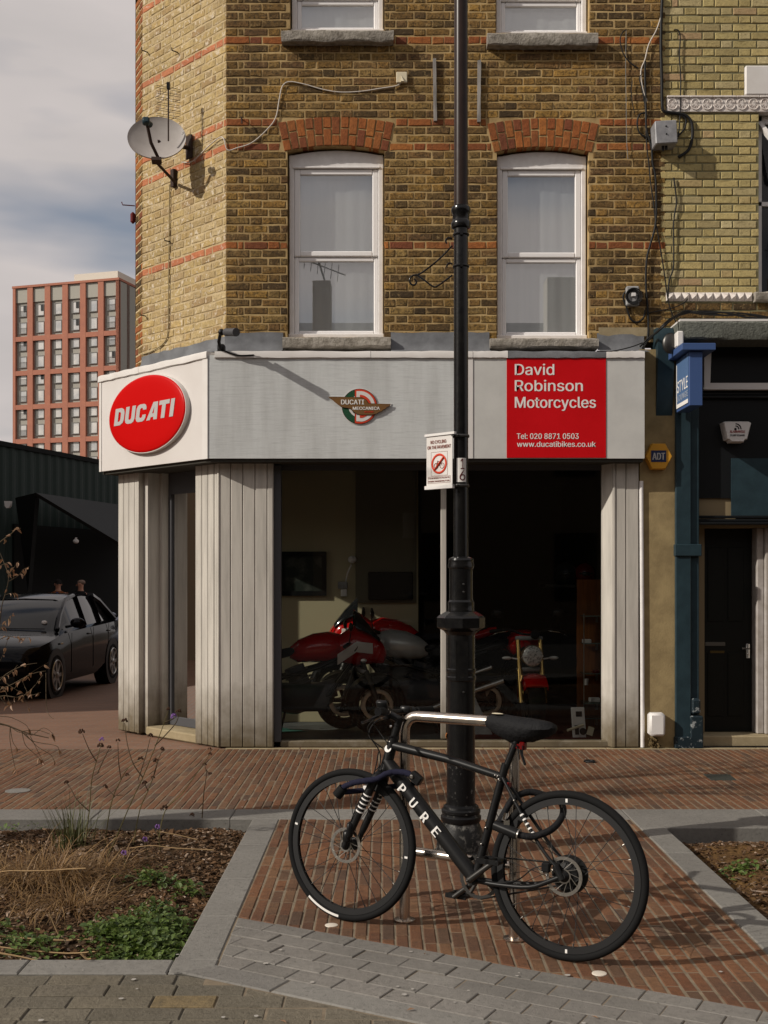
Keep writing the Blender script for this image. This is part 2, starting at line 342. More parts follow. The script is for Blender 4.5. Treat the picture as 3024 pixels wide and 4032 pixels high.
    def lathe(s, prof, n=24, c=(0, 0, 0), M=None):   # prof (r,z)
        k = len(prof); vs = [(c[0]+r*math.cos(2*math.pi*j/n), c[1]+r*math.sin(2*math.pi*j/n), c[2]+z) for r, z in prof for j in range(n)]
        fs = [(i*n+j, i*n+(j+1) % n, (i+1)*n+(j+1) % n, (i+1)*n+j) for i in range(k-1) for j in range(n)]
        fs += [tuple(range(n-1, -1, -1)), tuple(range((k-1)*n, k*n))]
        return s.add(vs, fs, M)
    def torus(s, Rj, r, n=48, m=10, c=(0, 0, 0), M=None, sq=1., a0=0., a1=2*math.pi):   # axis y
        full = abs(a1-a0-2*math.pi) < 1e-6; N = n if full else n+1
        vs = []
        for i in range(N):
            a = a0+(a1-a0)*i/n
            for j in range(m):
                b = 2*math.pi*j/m; q = Rj+r*math.cos(b)
                vs.append((c[0]+q*math.cos(a), c[1]+r*sq*math.sin(b), c[2]+q*math.sin(a)))
        fs = [(i*m+j, i*m+(j+1) % m, ((i+1) % N)*m+(j+1) % m, ((i+1) % N)*m+j) for i in range(n) for j in range(m)]
        return s.add(vs, fs, M)
    def ball(s, c, r, nu=12, nv=8, M=None):
        r = (r, r, r) if isinstance(r, (int, float)) else r
        vs = [(c[0], c[1], c[2]+r[2])]
        for i in range(1, nv):
            t = math.pi*i/nv
            vs += [(c[0]+r[0]*math.sin(t)*math.cos(2*math.pi*j/nu), c[1]+r[1]*math.sin(t)*math.sin(2*math.pi*j/nu), c[2]+r[2]*math.cos(t)) for j in range(nu)]
        vs.append((c[0], c[1], c[2]-r[2])); e = len(vs)-1
        fs = [(0, 1+j, 1+(j+1) % nu) for j in range(nu)]
        for i in range(nv-2):
            fs += [(1+i*nu+j, 1+(i+1)*nu+j, 1+(i+1)*nu+(j+1) % nu, 1+i*nu+(j+1) % nu) for j in range(nu)]
        fs += [(e, 1+(nv-2)*nu+(j+1) % nu, 1+(nv-2)*nu+j) for j in range(nu)]
        return s.add(vs, fs, M)
    def loft(s, rings, M=None, cap=True):
        n = len(rings[0]); vs = [p for r in rings for p in r]
        fs = [(i*n+j, i*n+(j+1) % n, (i+1)*n+(j+1) % n, (i+1)*n+j) for i in range(len(rings)-1) for j in range(n)]
        if cap: fs += [tuple(range(n-1, -1, -1)), tuple(range((len(rings)-1)*n, len(rings)*n))]
        return s.add(vs, fs, M)
    def mesh(s, name, mt, smooth=0):
        me = bpy.data.meshes.new(name); me.from_pydata(s.v, [], s.f); me.materials.append(mt)
        import bmesh
        if len(s.f) < 60000:
            bm = bmesh.new(); bm.from_mesh(me); bmesh.ops.recalc_face_normals(bm, faces=bm.faces); bm.to_mesh(me); bm.free()
        if smooth:
            me.polygons.foreach_set('use_smooth', [True]*len(me.polygons)); me.set_sharp_from_angle(angle=R(smooth))
        me.update(); return me
    def build(s, name, mt, parent=None, smooth=0, local=False, label=None, kind=None):
        return link(name, s.mesh(name, mt, smooth), parent, local, label, kind)
WO = {}
def link(name, me, parent=None, local=False, label=None, kind=None):
    o = bpy.data.objects.new(name, me); COL.objects.link(o)
    if parent:
        o.parent = parent
        if not local:
            pw = WO.get(parent.name, Vector((0, 0, 0))); o.location = -pw
        WO[o.name] = Vector((0, 0, 0)) if not local else WO.get(parent.name, Vector((0, 0, 0)))
    else: WO[o.name] = Vector((0, 0, 0))
    if label: o['label'] = label
    if kind: o['kind'] = kind
    return o
def tag(o, label, cat=None, group=None, kind=None):
    o['label'] = label
    if cat: o['category'] = cat
    if group: o['group'] = group
    if kind: o['kind'] = kind
    return o
def thing(name, label, cat, loc=(0, 0, 0), group=None, rot=None):
    o = bpy.data.objects.new(name, None); COL.objects.link(o); o.location = loc; o.empty_display_size = .1
    if rot: o.rotation_euler = rot
    WO[o.name] = Vector(loc); return tag(o, label, cat, group)
def structure(o): o['kind'] = 'structure'; return o
def place(name, me, loc, parent, rotz=0., scale=None):    # part placed by world location under an unrotated parent
    o = bpy.data.objects.new(name, me); COL.objects.link(o); o.parent = parent
    o.location = Vector(loc)-WO.get(parent.name, Vector((0, 0, 0))); o.rotation_euler = (0, 0, rotz)
    if scale: o.scale = scale
    return o
def smooth_pts(pts, k=6):
    pts = [Vector(p) for p in pts]; o = []
    for i in range(len(pts)-1):
        p0, p1, p2, p3 = pts[max(i-1, 0)], pts[i], pts[i+1], pts[min(i+2, len(pts)-1)]
        for j in range(k):
            t = j/k; o.append(.5*((2*p1)+(p2-p0)*t+(2*p0-5*p1+4*p2-p3)*t*t+(3*p1-p0-3*p2+p3)*t**3))
    o.append(pts[-1]); return o
def clip(poly, a, b, c):      # keep a*x+b*y>=c
    o = []
    for i in range(len(poly)):
        p, q = poly[i], poly[(i+1) % len(poly)]; dp = a*p[0]+b*p[1]-c; dq = a*q[0]+b*q[1]-c
        if dp >= 0: o.append(p)
        if (dp > 0 > dq) or (dp < 0 < dq):
            t = dp/(dp-dq); o.append((p[0]+(q[0]-p[0])*t, p[1]+(q[1]-p[1])*t))
    return o
def area(p): return .5*abs(sum(p[i-1][0]*p[i][1]-p[i][0]*p[i-1][1] for i in range(len(p))))
FONT = None
try:
    import os
    FONT = bpy.data.fonts.load(os.path.join(bpy.utils.system_resource('DATAFILES'), 'fonts', 'Inter.woff2'))
except Exception: FONT = None
def text_mesh(s, ext=.001, off=0., shear=0., sp=1.):
    c = bpy.data.curves.new('txt', 'FONT'); c.body = s; c.size = 1
    if FONT: c.font = FONT
    c.extrude = ext; c.offset = 0; c.shear = shear; c.space_character = sp; c.resolution_u = 3; c.align_x = 'LEFT'
    o = bpy.data.objects.new('txt', c); COL.objects.link(o); dg = bpy.context.evaluated_depsgraph_get(); dg.update()
    me = bpy.data.meshes.new_from_object(o.evaluated_get(dg)); bpy.data.objects.remove(o); bpy.data.curves.remove(c); return me
def text(s, mt, parent, pos, wd, ht, th=0., off=0., shear=0., sp=1., thick=.0015, M=None, name='lettering', fit=None):
    me = text_mesh(s, 1, off, shear, sp); xs = [v.co.x for v in me.vertices]; ys = [v.co.y for v in me.vertices]; x0, x1, y0, y1 = min(xs), max(xs), min(ys), max(ys)
    bw = off*ht*1.6                                  # bold: strokes thickened with slightly stepped copies
    for v in me.vertices:
        v.co = (bw+(v.co.x-x0)/(x1-x0)*(wd-2*bw), (v.co.y-y0)/(y1-y0)*ht, (v.co.z > 0)*thick)
    if bw:
        vs = [v.co.copy() for v in me.vertices]; fs = [tuple(p.vertices) for p in me.polygons]; n_ = len(vs); V_ = list(vs); F_ = list(fs)
        for k_, d_ in enumerate((-1, 1)):
            V_ += [Vector((v.x+d_*bw, v.y, v.z+(k_+1)*.00025)) for v in vs]; F_ += [tuple(i+n_*(k_+1) for i in f) for f in fs]
        me = bpy.data.meshes.new(name); me.from_pydata(V_, [], F_)
    me.materials.clear(); me.materials.append(mt); me.name = name
    o = bpy.data.objects.new(name, me); COL.objects.link(o); o.parent = parent
    if M is not None:
        o.matrix_local = M
    else:
        o.location = Vector(pos)-WO.get(parent.name, Vector((0, 0, 0))); o.rotation_euler = (R(90), 0, th)
    return o
# ------------------------------------------------------------ setting: ground sheets
YB, YP, YF = 10.588, 10.468, 10.30            # brick face, pillar face, fascia face
g = MB(); g.quad((-400, -300, -.55), (400, -300, -.55), (400, 900, -.55), (-400, 900, -.55))
structure(g.build('ground', mat('ground', (.10, .085, .07), .95, col2=(.07, .06, .05), ns=.5)))
def roadmat():
    m, t, b = nodes('brick paved side street')
    v = posn(t); br = t.nodes.new('ShaderNodeTexBrick'); t.links.new(v, br.inputs['Vector'])
    br.inputs['Scale'].default_value = 1; br.inputs['Brick Width'].default_value = .21; br.inputs['Row Height'].default_value = .07; br.inputs['Mortar Size'].default_value = .006
    br.inputs['Color1'].default_value = (.16, .074, .04, 1); br.inputs['Color2'].default_value = (.20, .098, .054, 1); br.inputs['Mortar'].default_value = (.15, .12, .09, 1)
    c = mixc(t, ramp(t, noise(t, 1.5, 5, .65), [(.4, (0, 0, 0)), (.8, (.3,)*3)]), br.outputs[0], (.09, .06, .042))
    t.links.new(c, b.inputs['Base Color']); b.inputs['Roughness'].default_value = .8; bump(t, b, br.outputs['Fac'], -.3, .004); return m
g = MB()
g.add([(-16, 10.43, 0), (2.6, 10.43, 0), (2.6, 13, -.03), (-16, 13, -.03), (2.6, 20, -.17), (-16, 20, -.17), (2.6, 34, -.35), (-16, 34, -.35), (2.6, 70, -.5), (-16, 70, -.5), (-16, 7.74, -.004), (-3.75, 7.74, -.004), (-3.75, 10.43, 0)],
      [(0, 1, 2, 3), (3, 2, 4, 5), (5, 4, 6, 7), (7, 6, 8, 9), (10, 11, 12, 0)])
structure(g.build('side_street', roadmat()))

# ------------------------------------------------------------ brick walls
def brick_geo(mb, M, l, h, j=.0035, d=.05, pr=.0):
    q = lambda a: rnd.uniform(-a, a)
    c = .0055; xs = (-l/2, -l/6, l/6, l/2)
    ring = [(xs[0], -h/2), (xs[1], -h/2), (xs[2], -h/2), (xs[3], -h/2), (xs[3], h/2), (xs[2], h/2), (xs[1], h/2), (xs[0], h/2)]
    if l < .15: ring = [ring[k] for k in (0, 3, 4, 7)]
    ring = [(x+q(j), z+q(j)) for x, z in ring]; n = len(ring)
    o = [(x, .006, z) for x, z in ring]
    i = [(x-math.copysign(c+abs(q(j*.6)), x) if abs(x) > l/4 else x, q(.0022)-pr, z-math.copysign(c+abs(q(j*.6)), z)) for x, z in ring]
    bk = [(x, d, z) for x, z in ring]
    mb.add(i+o+bk, [tuple(range(n))]+[(k, k+n, (k+1) % n+n, (k+1) % n) for k in range(n)]+[(k+n, k+2*n, (k+1) % n+2*n, (k+1) % n+n) for k in range(n)], M)
ST, HD, JT, CO = .2145, .102, .0105, .076
BH = CO-.0115
def variants(mt, l, n=6, nm='brick', h=BH, j=.0035):
    o = []
    for k in range(n):
        mb = MB(); brick_geo(mb, None, l, h, j); me = mb.mesh(nm, mt); o.append(me)
    return o
def courses(Lw, z0, z1, holes, shift=0., flush=True):
    res = []; k = 0; z = z0
    while z < z1:
        us = []; u = shift if flush else shift-rnd.random()*.1
        if k % 2: seq = [HD, .046]
        else: seq = []
        i = 0
        while u < Lw-.02:
            if i < len(seq): l = seq[i]
            else: l = (ST, HD)[(i-len(seq)) % 2]
            us.append((u, min(u+l, Lw))); u += l+JT; i += 1
        for a, b in us:
            segs = [(a, b)]
            for h0, h1, hz0, hz1 in holes:
                if z+CO*.22 < hz1 and z+CO*.78 > hz0:
                    ns = []
                    for p, q in segs:
                        if q <= h0 or p >= h1: ns.append((p, q)); continue
                        if p < h0-.03: ns.append((p, h0))
                        if q > h1+.03: ns.append((h1, q))
                    segs = ns
            for p, q in segs:
                if q-p > .03: res.append((p, q, z+CO/2, k))
        z += CO; k += 1
    return res
def wallM(o, th): return Matrix.Translation((o[0], o[1], 0)) @ Matrix.Rotation(th, 4, 'Z')
def lay(parent, items, o, th, mfun, nobj, score, j=.0035, nm='brick', stuffname='brickwork'):
    """items (u0,u1,z,k); first nobj by score become brick objects, the rest one stuff part per material"""
    M0 = wallM(o, th); items = sorted(items, key=score); vs_ = {}
    stuff = {}
    for n, (a, b, z, k) in enumerate(items):
        mt = mfun((a+b)/2, z); l = b-a; pr = rnd.uniform(-.001, .0025)
        loc = M0 @ Vector(((a+b)/2, -pr, z+rnd.uniform(-.0015, .0015)))
        if n < nobj:
            base = ST if l > .15 else HD
            key = (mt.name, base)
            if key not in vs_: vs_[key] = variants(mt, base, 6, nm, j=j)
            ob = place(nm, rnd.choice(vs_[key]), loc, parent, th+rnd.choice((0, 0))); ob.scale.x = l/base
        else:
            mb = stuff.setdefault(mt.name, (MB(), mt))[0]
            brick_geo(mb, Matrix.Translation(loc) @ Matrix.Rotation(th, 4, 'Z'), l, BH, j)
    for i, (mb, mt) in enumerate(stuff.values()):
        mb.build(stuffname, mt, parent, kind='stuff')
def backing(mb, o, th, Lw, z0, z1, holes, d=.3, off=.0045):
    M = wallM(o, th); us = sorted({0, Lw, *[h[0] for h in holes], *[h[1] for h in holes]}); zs = sorted({z0, z1, *[h[2] for h in holes], *[h[3] for h in holes]})
    us = [u for u in us if 0 <= u <= Lw]; zs = [z for z in zs if z0 <= z <= z1]
    for a, b in zip(us, us[1:]):
        for c, e in zip(zs, zs[1:]):
            if any(h[0] <= (a+b)/2 <= h[1] and h[2] <= (c+e)/2 <= h[3] for h in holes): continue
            mb.box(a, b, off, d, c, e, M)

bld = thing('corner_building', 'yellow brick corner building with red bands, sash windows and a grey motorcycle shopfront', 'building', (.4, YB, 0))
X0, X1 = -1.464, 2.605; ZB, ZT = 3.80, 7.46
xw = lambda x: fx(x, YB)-X0
zz = lambda y: fz(y, YB)
wins = [  # opening left,right ; sill top ; crown ; sill l,r,top,bottom (photo px)
    (1131, 1514, 1327, 572, 1112, 1539, 1327, 1367), (1956, 2319, 1332, 577, 1930, 2357, 1332, 1369),
    (1141, 1514, 119, -700, 1107, 1550, 119, 163), (1952, 2321, 129, -700, 1919, 2355, 129, 178)]
holes = [(xw(a), xw(b), zz(c), zz(d)) for a, b, c, d, *_ in wins]
mb = MB(); backing(mb, (X0, YB), 0, X1-X0, ZB-.05, ZT, [(a, b, c, min(d, ZT)) for a, b, c, d in holes]); bw = mb.build('front_wall', m_mortar, bld)
bands = [zz(y) for y in (148, 474, 571, 966, -175)]
def isred(z): return any(abs(z-q) < CO*.5 for q in bands)
Z0c = bands[3]-CO/2-11*CO                      # align courses with the bands
archz = []
for a, b, c, d in holes[:2]:                   # arches take their place in the coursing
    cu = (a+b)/2; W_ = (b-a)/2+.03; R_ = (W_*W_+.055**2)/.11
    z_ = d-.06
    while z_ < d+.262:
        f_ = min(1, max(0, (z_-(d-.055))/.263)); hw_ = W_+f_*.283*math.sin(math.asin(W_/R_))*.95+.006
        if z_ > d+.208: hw_ = min(hw_, (W_+.12)*math.sqrt(max(.02, 1-((z_-d-.208)/.056)**2)))
        archz.append((cu-hw_, cu+hw_, z_-.006, z_+.006)); z_ += .012
def red_f(u, z): return m_red if isred(z) else m_brick
items = courses(X1-X0, Z0c, ZT, holes+archz)
vis = lambda t: (0 if (t[1]-t[0]) > .15 and t[2] < 6.95 else 1, abs(t[2]-5.6)+.3*abs((t[0]+t[1])/2-2.0))
lay(bld, items, (X0, YB), 0, red_f, 300, vis)
# arches: thirteen tapered rows of rubbed red brick, each row cut in two
for (a, b, c, d) in holes[:2]:
    cx = X0+(a+b)/2; W = (b-a)/2+.03; rise = .055; Rr = (W*W+rise*rise)/(2*rise); cz = d+.0-Rr
    Rr += .0; amax = math.asin(W/Rr); nv = 13
    for i in range(nv):
        t0 = -amax+2*amax*i/nv; t1 = -amax+2*amax*(i+1)/nv; gp = .006/Rr
        def q(tt, r, spread): return (cx+math.sin(tt)*Rr+math.sin(tt)*r*.95, cz+math.cos(tt)*(Rr)+r*.93)
        rs = [(0, .165), (.178, .283)] if i % 2 else [(0, .10), (.113, .283)]
        for r0, r1 in rs:
            mb = MB(); jj = lambda: rnd.uniform(-.002, .002)
            pl = [q(t0+gp, r0, 1), q(t1-gp, r0, 1), q(t1-gp, r1, 1), q(t0+gp, r1, 1)]
            pl = [(x+jj(), z+jj()) for x, z in pl]; ccx = sum(p[0] for p in pl)/4; ccz = sum(p[1] for p in pl)/4
            y = YB-rnd.uniform(.001, .006)
            fr = [(x+(ccx-x)*.08, y, z+(ccz-z)*.05) for x, z in pl]; ed = [(x, y+.006, z) for x, z in pl]; bk = [(x, YB+.11, z) for x, z in pl]
            mb.add(fr+ed+bk, [(0, 1, 2, 3)]+[(k, k+4, (k+1) % 4+4, (k+1) % 4) for k in range(4)]+[(k+4, k+8, (k+1) % 4+8, (k+1) % 4+4) for k in range(4)])
            mb.build('arch_brick', m_red, bld)
    mb = MB()   # mortar behind the arch
    pl = [(cx+math.sin(-amax+2*amax*i/16)*Rr, cz+math.cos(-amax+2*amax*i/16)*Rr) for i in range(17)]
    mb.prism(pl+[(cx+W, d+.03), (cx-W, d+.03)], YB+.0075, YB+.11); mb.build('arch_mortar', m_mortar, bld)
# left canted wall and the strip beyond it
TH = R(-45); s2 = math.sqrt(.5)
LC = 1.392
OL = (X0-LC*s2, YB+LC*s2)
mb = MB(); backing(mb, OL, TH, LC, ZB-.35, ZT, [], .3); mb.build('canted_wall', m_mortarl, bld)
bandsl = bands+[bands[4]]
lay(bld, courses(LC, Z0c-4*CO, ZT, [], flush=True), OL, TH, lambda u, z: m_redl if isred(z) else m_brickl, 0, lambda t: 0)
th3 = math.atan2(-.89, .45); l3 = .27
O3 = (OL[0]-l3*.45, OL[1]+l3*.89)
mb = MB(); backing(mb, O3, th3, l3, ZB-.35, ZT, [], .12); mb.build('corner_return', m_mortarl, bld)
lay(bld, courses(l3, Z0c-4*CO, ZT, []), O3, th3, lambda u, z: m_red if (isred(z) or rnd.random() < .4) else m_brick, 0, lambda t: 0)
# plain flanks, upper floor, roof (not facing the camera)
mb = MB()
mb.add([(O3[0], O3[1], 0), (O3[0], 19, 0), (O3[0], 19, 8.6), (O3[0], O3[1], 8.6)], [(0, 1, 2, 3)])
mb.build('flank_wall', m_brick, bld)
mb = MB(); mb.box(O3[0], 2.6, 18.9, 19, 0, 8.6); mb.build('rear_wall', m_brick, bld)
def poly_slab(mb, z0, z1, pts):
    n = len(pts); mb.add([(x, y, z0) for x, y in pts]+[(x, y, z1) for x, y in pts], [tuple(range(n)), tuple(range(2*n-1, n-1, -1))]+[(i, (i+1) % n, (i+1) % n+n, i+n) for i in range(n)])
mb = MB(); poly_slab(mb, ZT+.001, 8.6, [(X0, YB), (X1, YB), (X1, YB+.3), (X0+.1, YB+.3), (OL[0]+.2, OL[1]+.2), OL]); mb.build('parapet', m_brick, bld)
mb = MB(); poly_slab(mb, 8.45, 8.6, [(X0+.15, YB+.31), (X1, YB+.31), (X1, 18.9), (O3[0], 18.9), (O3[0]+.05, O3[1]), (OL[0]+.25, OL[1]+.2)]); mb.build('roof', m_lead, bld)
mb = MB(); poly_slab(mb, 2.75, 2.9, [(X0+.1, YB+.0), (X1, YB+.0), (X1, 18.9), (O3[0]+.05, 18.9), (O3[0]+.05, O3[1]+.1), (OL[0], OL[1]+.05)]); mb.build('shop_ceiling', m_dkwall, bld)
# sills
def jit_box(mb, x0, x1, y0, y1, z0, z1, nx=14):
    rings = []
    for i in range(nx+1):
        x = x0+(x1-x0)*i/nx; e = .006; q = lambda: rnd.uniform(-e, e)
        rings.append([(x+q()*.3, y1, z0), (x+q()*.3, y0+.012+q(), z0+q()), (x, y0+q(), z0+.015+q()), (x, y0+q(), z1-.014+q()), (x, y0+.014+q(), z1+q()*.6), (x, y1, z1+.012)])
    mb.loft(rings)
for a, b, c, d, sl, sr, st, sb in wins:
    mb = MB(); jit_box(mb, fx(sl, YB-.09), fx(sr, YB-.09), YB-.10, YB+.12, fz(sb, YB-.09), fz(st, YB-.09)); mb.build('window_sill', m_stone, bld, smooth=35)
# sash windows
def sash(a, b, zs, zc, arched):
    xa, xb = fx(a, YB)+.012, fx(b, YB)-.012; Y = YB+.085; cx = (xa+xb)/2
    mb = MB(); t = .045
    mb.box(xa, xa+t, Y, Y+.1, zs+.03, zc-.05, ch=.006); mb.box(xb-t, xb, Y, Y+.1, zs+.03, zc-.05, ch=.006)
    if arched:
        n = 12; top = [(xa+(xb-xa)*i/n, zc-.062+.05*(1-(2*i/n-1)**2)) for i in range(n+1)]
        mb.prism([(xb, zc-.17), (xa, zc-.17)]+top, Y+.001, Y+.1)
        mb.box(xa+.03, xb-.03, Y-.012, Y+.02, zc-.178, zc-.158, ch=.005)
    else: mb.box(xa, xb, Y+.001, Y+.1, zc-.12, zc)
    mb.box(xa-.008, xb+.008, Y-.02, Y+.1, zs-.012, zs+.045, ch=.006)
    fr = mb.build('sash_window', m_whitew, bld)
    zm = zs+.045+(zc-.17-zs-.045)*.468
    for k, (z0, z1, dy, t) in enumerate(((zs+.045, zm, .03, .042), (zm+.002, zc-.178, .012, .055))):
        mb = MB(); x0, x1 = xa+.046-(.02 if k == 0 else 0)*0, xb-.046; Y2 = Y+dy
        for q in ((x0, x0+t, z0, z1), (x1-t, x1, z0, z1)): mb.box(q[0], q[1], Y2, Y2+.045, q[2], q[3], ch=.008)
        for q in ((x0+t, x1-t, z0, z0+t*.9), (x0+t, x1-t, z1-t, z1)): mb.box(q[0], q[1], Y2, Y2+.045, q[2], q[3], ch=.008)
        mb.build('sash', m_upvc, fr)
        mb = MB(); mb.quad((x0+t, Y2+.02, z0+t*.9), (x1-t, Y2+.02, z0+t*.9), (x1-t, Y2+.02, z1-t), (x0+t, Y2+.02, z1-t)); mb.build('pane', m_pane, fr)
    mb = MB(); n = 40                      # gathered net curtain
    vs = []
    for i in range(n+1):
        x = xa+.02+(xb-xa-.04)*i/n; y = Y+.095+.003*math.sin(i*1.1)+.006*math.sin(i*.37+a)
        vs += [(x, y, zs), (x, y+.004, zc-.12)]
    mb.add(vs, [(2*i, 2*i+2, 2*i+3, 2*i+1) for i in range(n)]); mb.build('curtain', m_curtain, fr, smooth=60)
    mb = MB(); mb.box(xa-.05, xb+.05, Y+.26, Y+.3, zs-.05, zc+.05); mb.build('window_backing', m_curtain, fr)  # backing sheet added to close the window off behind the curtain
for i, (a, b, c, d) in enumerate(wins2 := [(w_[0], w_[1], zz(w_[2]), min(zz(w_[3]), ZT)) for w_ in wins]):
    sash(a, b, c, d-(.0 if i > 1 else 0.008), i < 2)
# lead flashing and render patches
for (xa, xb) in ((X0-.01, fx(1112, YB-.09)), (fx(1539, YB-.09), fx(1930, YB-.09)), (fx(2357, YB-.09), fx(2535, YB))):
    mb = MB(); m_ = max(3, int((xb-xa)/.1)); rings = []
    for i in range(m_+1):
        x = xa+(xb-xa)*i/m_; rings.append([(x, YB-.003-rnd.uniform(0, .006), 3.835+rnd.uniform(-.006, .006)), (x, YB-.012-rnd.uniform(0, .008), 3.74), (x, YB-.05, 3.665), (x, YF-.01, 3.60)])
    for i in range(m_):
        mb.add(rings[i]+rings[i+1], [(j, j+4, j+5, j+1) for j in range(3)])
    mb.build('lead_flashing', m_lead, bld, smooth=60)
M45 = wallM(OL, TH)
rings = []; mb = MB()
for i in range(15):
    u = LC*i/14; q = rnd.uniform
    rings.append([M45 @ Vector((u, -.004-q(0, .005), 3.80+q(-.008, .008))), M45 @ Vector((u, -.014, 3.72)), M45 @ Vector((u, -.06, 3.66)), M45 @ Vector((u, -.30, 3.597))])
for i in range(14): mb.add(rings[i]+rings[i+1], [(j, j+4, j+5, j+1) for j in range(3)])
mb.build('lead_flashing', m_lead, bld, smooth=60)
mb = MB(); mb.box(fx(2357, YB), fx(2590, YB), YB-.009, YB+.02, 3.80, fz(1290, YB)); mb.build('render_patch', m_rendg, bld)

# ------------------------------------------------------------ fascia boxes
FX0 = -1.588; FZ0, FZ1 = 2.639, 3.60; FR = 2.348
LF = 1.823; OF = (FX0-LF*s2, YF+LF*s2); MF = wallM(OF, TH)
xj = fx(1862, YF)
mb = MB(); mb.box(FX0+.004, xj-.003, YF, YB-.02, FZ0, FZ1-.03); f1 = mb.build('fascia_board', m_fascia, bld)
mb = MB(); mb.box(xj+.003, FR, YF, YB-.02, FZ0, FZ1-.03); mb.build('fascia_board', mat('smooth grey paint', (.54, .535, .51), .5, col2=(.48, .475, .455), ns=4, bmp=.15, bs=90), bld)
mb = MB(); mb.box(xj-.045, xj, YF-.006, YF, FZ0, FZ1-.06); mb.build('fascia_batten', m_white, bld)
def capping(mb, M, u0, u1, yb, n=12):
    rings = []
    for i in range(n+1):
        u = u0+(u1-u0)*i/n; q = lambda: rnd.uniform(-.004, .004)
        rings.append([M @ Vector((u, .25, FZ1+.004)), M @ Vector((u, yb-.012+q(), FZ1+.004+q())), M @ Vector((u, yb-.018+q()*.5, FZ1-.01)), M @ Vector((u, yb-.018, FZ1-.055+q())), M @ Vector((u, yb-.004, FZ1-.06+q())), M @ Vector((u, yb-.002, FZ1-.04))])
    mb.loft(rings)
I4 = Matrix.Translation((0, YF, 0))
mk = [fx(x, YF) for x in (845, 1460, 1862, 2000, 2385, 2538)]
for k, (a, b) in enumerate(zip(mk, mk[1:])):
    mb = MB(); capping(mb, I4, a+.002, b-.002, 0); mb.build('fascia_capping', m_white if k not in (3,) else m_lead, bld, smooth=40)
mb = MB(); mb.box(0, LF-.004, 0, .24, FZ0, FZ1-.03, MF); mb.build('corner_fascia', m_signw, bld)
for a, b in ((-.02, .72), (.724, LF+.0)):
    mb = MB(); capping(mb, MF, a, b, 0); mb.build('fascia_capping', m_white, bld, smooth=40)
for a, b in ((-.012, .028), (LF-.075, LF+.004)):
    mb = MB(); mb.box(a, b, -.007, -.0005, FZ0-.004, FZ1-.06, MF, ch=.002); mb.build('edge_trim', m_white, bld)
mb = MB(); poly_slab(mb, FZ0-.03, FZ0-.002, [(FX0+.02, YF+.02), (FR-.01, YF+.02), (FR-.01, YB+.3), (X0, YB+.3), (OL[0]+.1, OL[1]+.3), (OF[0]+.25, OF[1]+.22), (OF[0]+.02, OF[1]+.03)])
mb.build('fascia_soffit', m_dkwall, bld)

# ------------------------------------------------------------ shopfront: pillars, frames, glass
PX0 = -1.464-.414*.12; LP = 1.9
def boards(mb_parent, M, edges, z0, z1, dy=0., flare=.0):
    for a, b in zip(edges, edges[1:]):
        m2 = MB(); m2.box(a+.0025, b-.0025, dy+rnd.uniform(-.001, .002), dy+.03, z0, z1, M, ch=.006); m2.build('pillar_board', m_pillar, mb_parent)
MPf = Matrix.Translation((0, YP, 0))
pxs = [fx(x, YP) for x in (862, 908, 956, 1004, 1052, 1076)]
boards(bld, MPf, pxs, .012, 2.62)
OPc = (PX0, YP); MPc = wallM((PX0-LP*s2, YP+LP*s2), TH)          # canted: u from far left, corner at LP
sx = lambda s: LP-s
boards(bld, MPc, [sx(s) for s in (.355, .265, .17, .075, .025)], .012, 2.62)
mb = MB(); mb.box(sx(.022), sx(-.004), -.006, .03, .012, 2.62, MPc, ch=.004); mb.box(PX0+.002, pxs[0]-.003, YP-.005, YP+.03, .012, 2.62, ch=.004); mb.build('corner_bead', m_pillar, bld)
boards(bld, MPc, [sx(s) for s in (1.70, 1.60, 1.50, 1.395, 1.345)], .012, 2.62)
mb = MB(); mb.box(sx(1.342), sx(1.318), -.003, .30, .012, 2.62, MPc); mb.box(sx(1.315), sx(1.25), .06, .31, .012, 2.62, MPc); mb.box(sx(1.25), sx(1.2), .2, .31, .012, 2.62, MPc); mb.build('door_reveal', m_pillar, bld)
mb = MB(); mb.box(sx(1.69), sx(1.34), .032, .3, 0, 2.63, MPc); mb.box(sx(.35), sx(.05), .032, .12, 0, 2.63, MPc); mb.box(sx(.36), sx(.335), .0, .3, .012, 2.62, MPc)
mb.box(PX0+.06, pxs[-1], YP+.032, YP+.12, 0, 2.63); mb.build('pillar_core', m_pillar, bld)
# right pillar
prx = [fx(x, YP) for x in (2379, 2412, 2424, 2465, 2516)]
mb = MB(); mb.add([(prx[0], YP+.13, .012), (prx[1], YP+.01, .012), (prx[1], YP+.01, 2.62), (prx[0], YP+.13, 2.62), (prx[0]+.02, YP+.16, .012), (prx[1]+.02, YP+.04, .012), (prx[1]+.02, YP+.04, 2.62), (prx[0]+.02, YP+.16, 2.62)], [(0, 1, 2, 3), (4, 7, 6, 5), (0, 4, 5, 1), (3, 2, 6, 7), (0, 3, 7, 4), (1, 5, 6, 2)]); mb.build('splay_board', m_pillar, bld)
mb = MB(); mb.box(prx[1]+.002, prx[2]-.002, YP-.008, YP+.05, .012, 2.62, ch=.004); mb.build('corner_bead', m_pillar, bld)
boards(bld, MPf, prx[2:], .012, 2.62)
mb = MB(); mb.box(prx[2], prx[4], YP+.035, YB+.06, 0, 2.63); mb.build('pillar_core', m_pillar, bld)
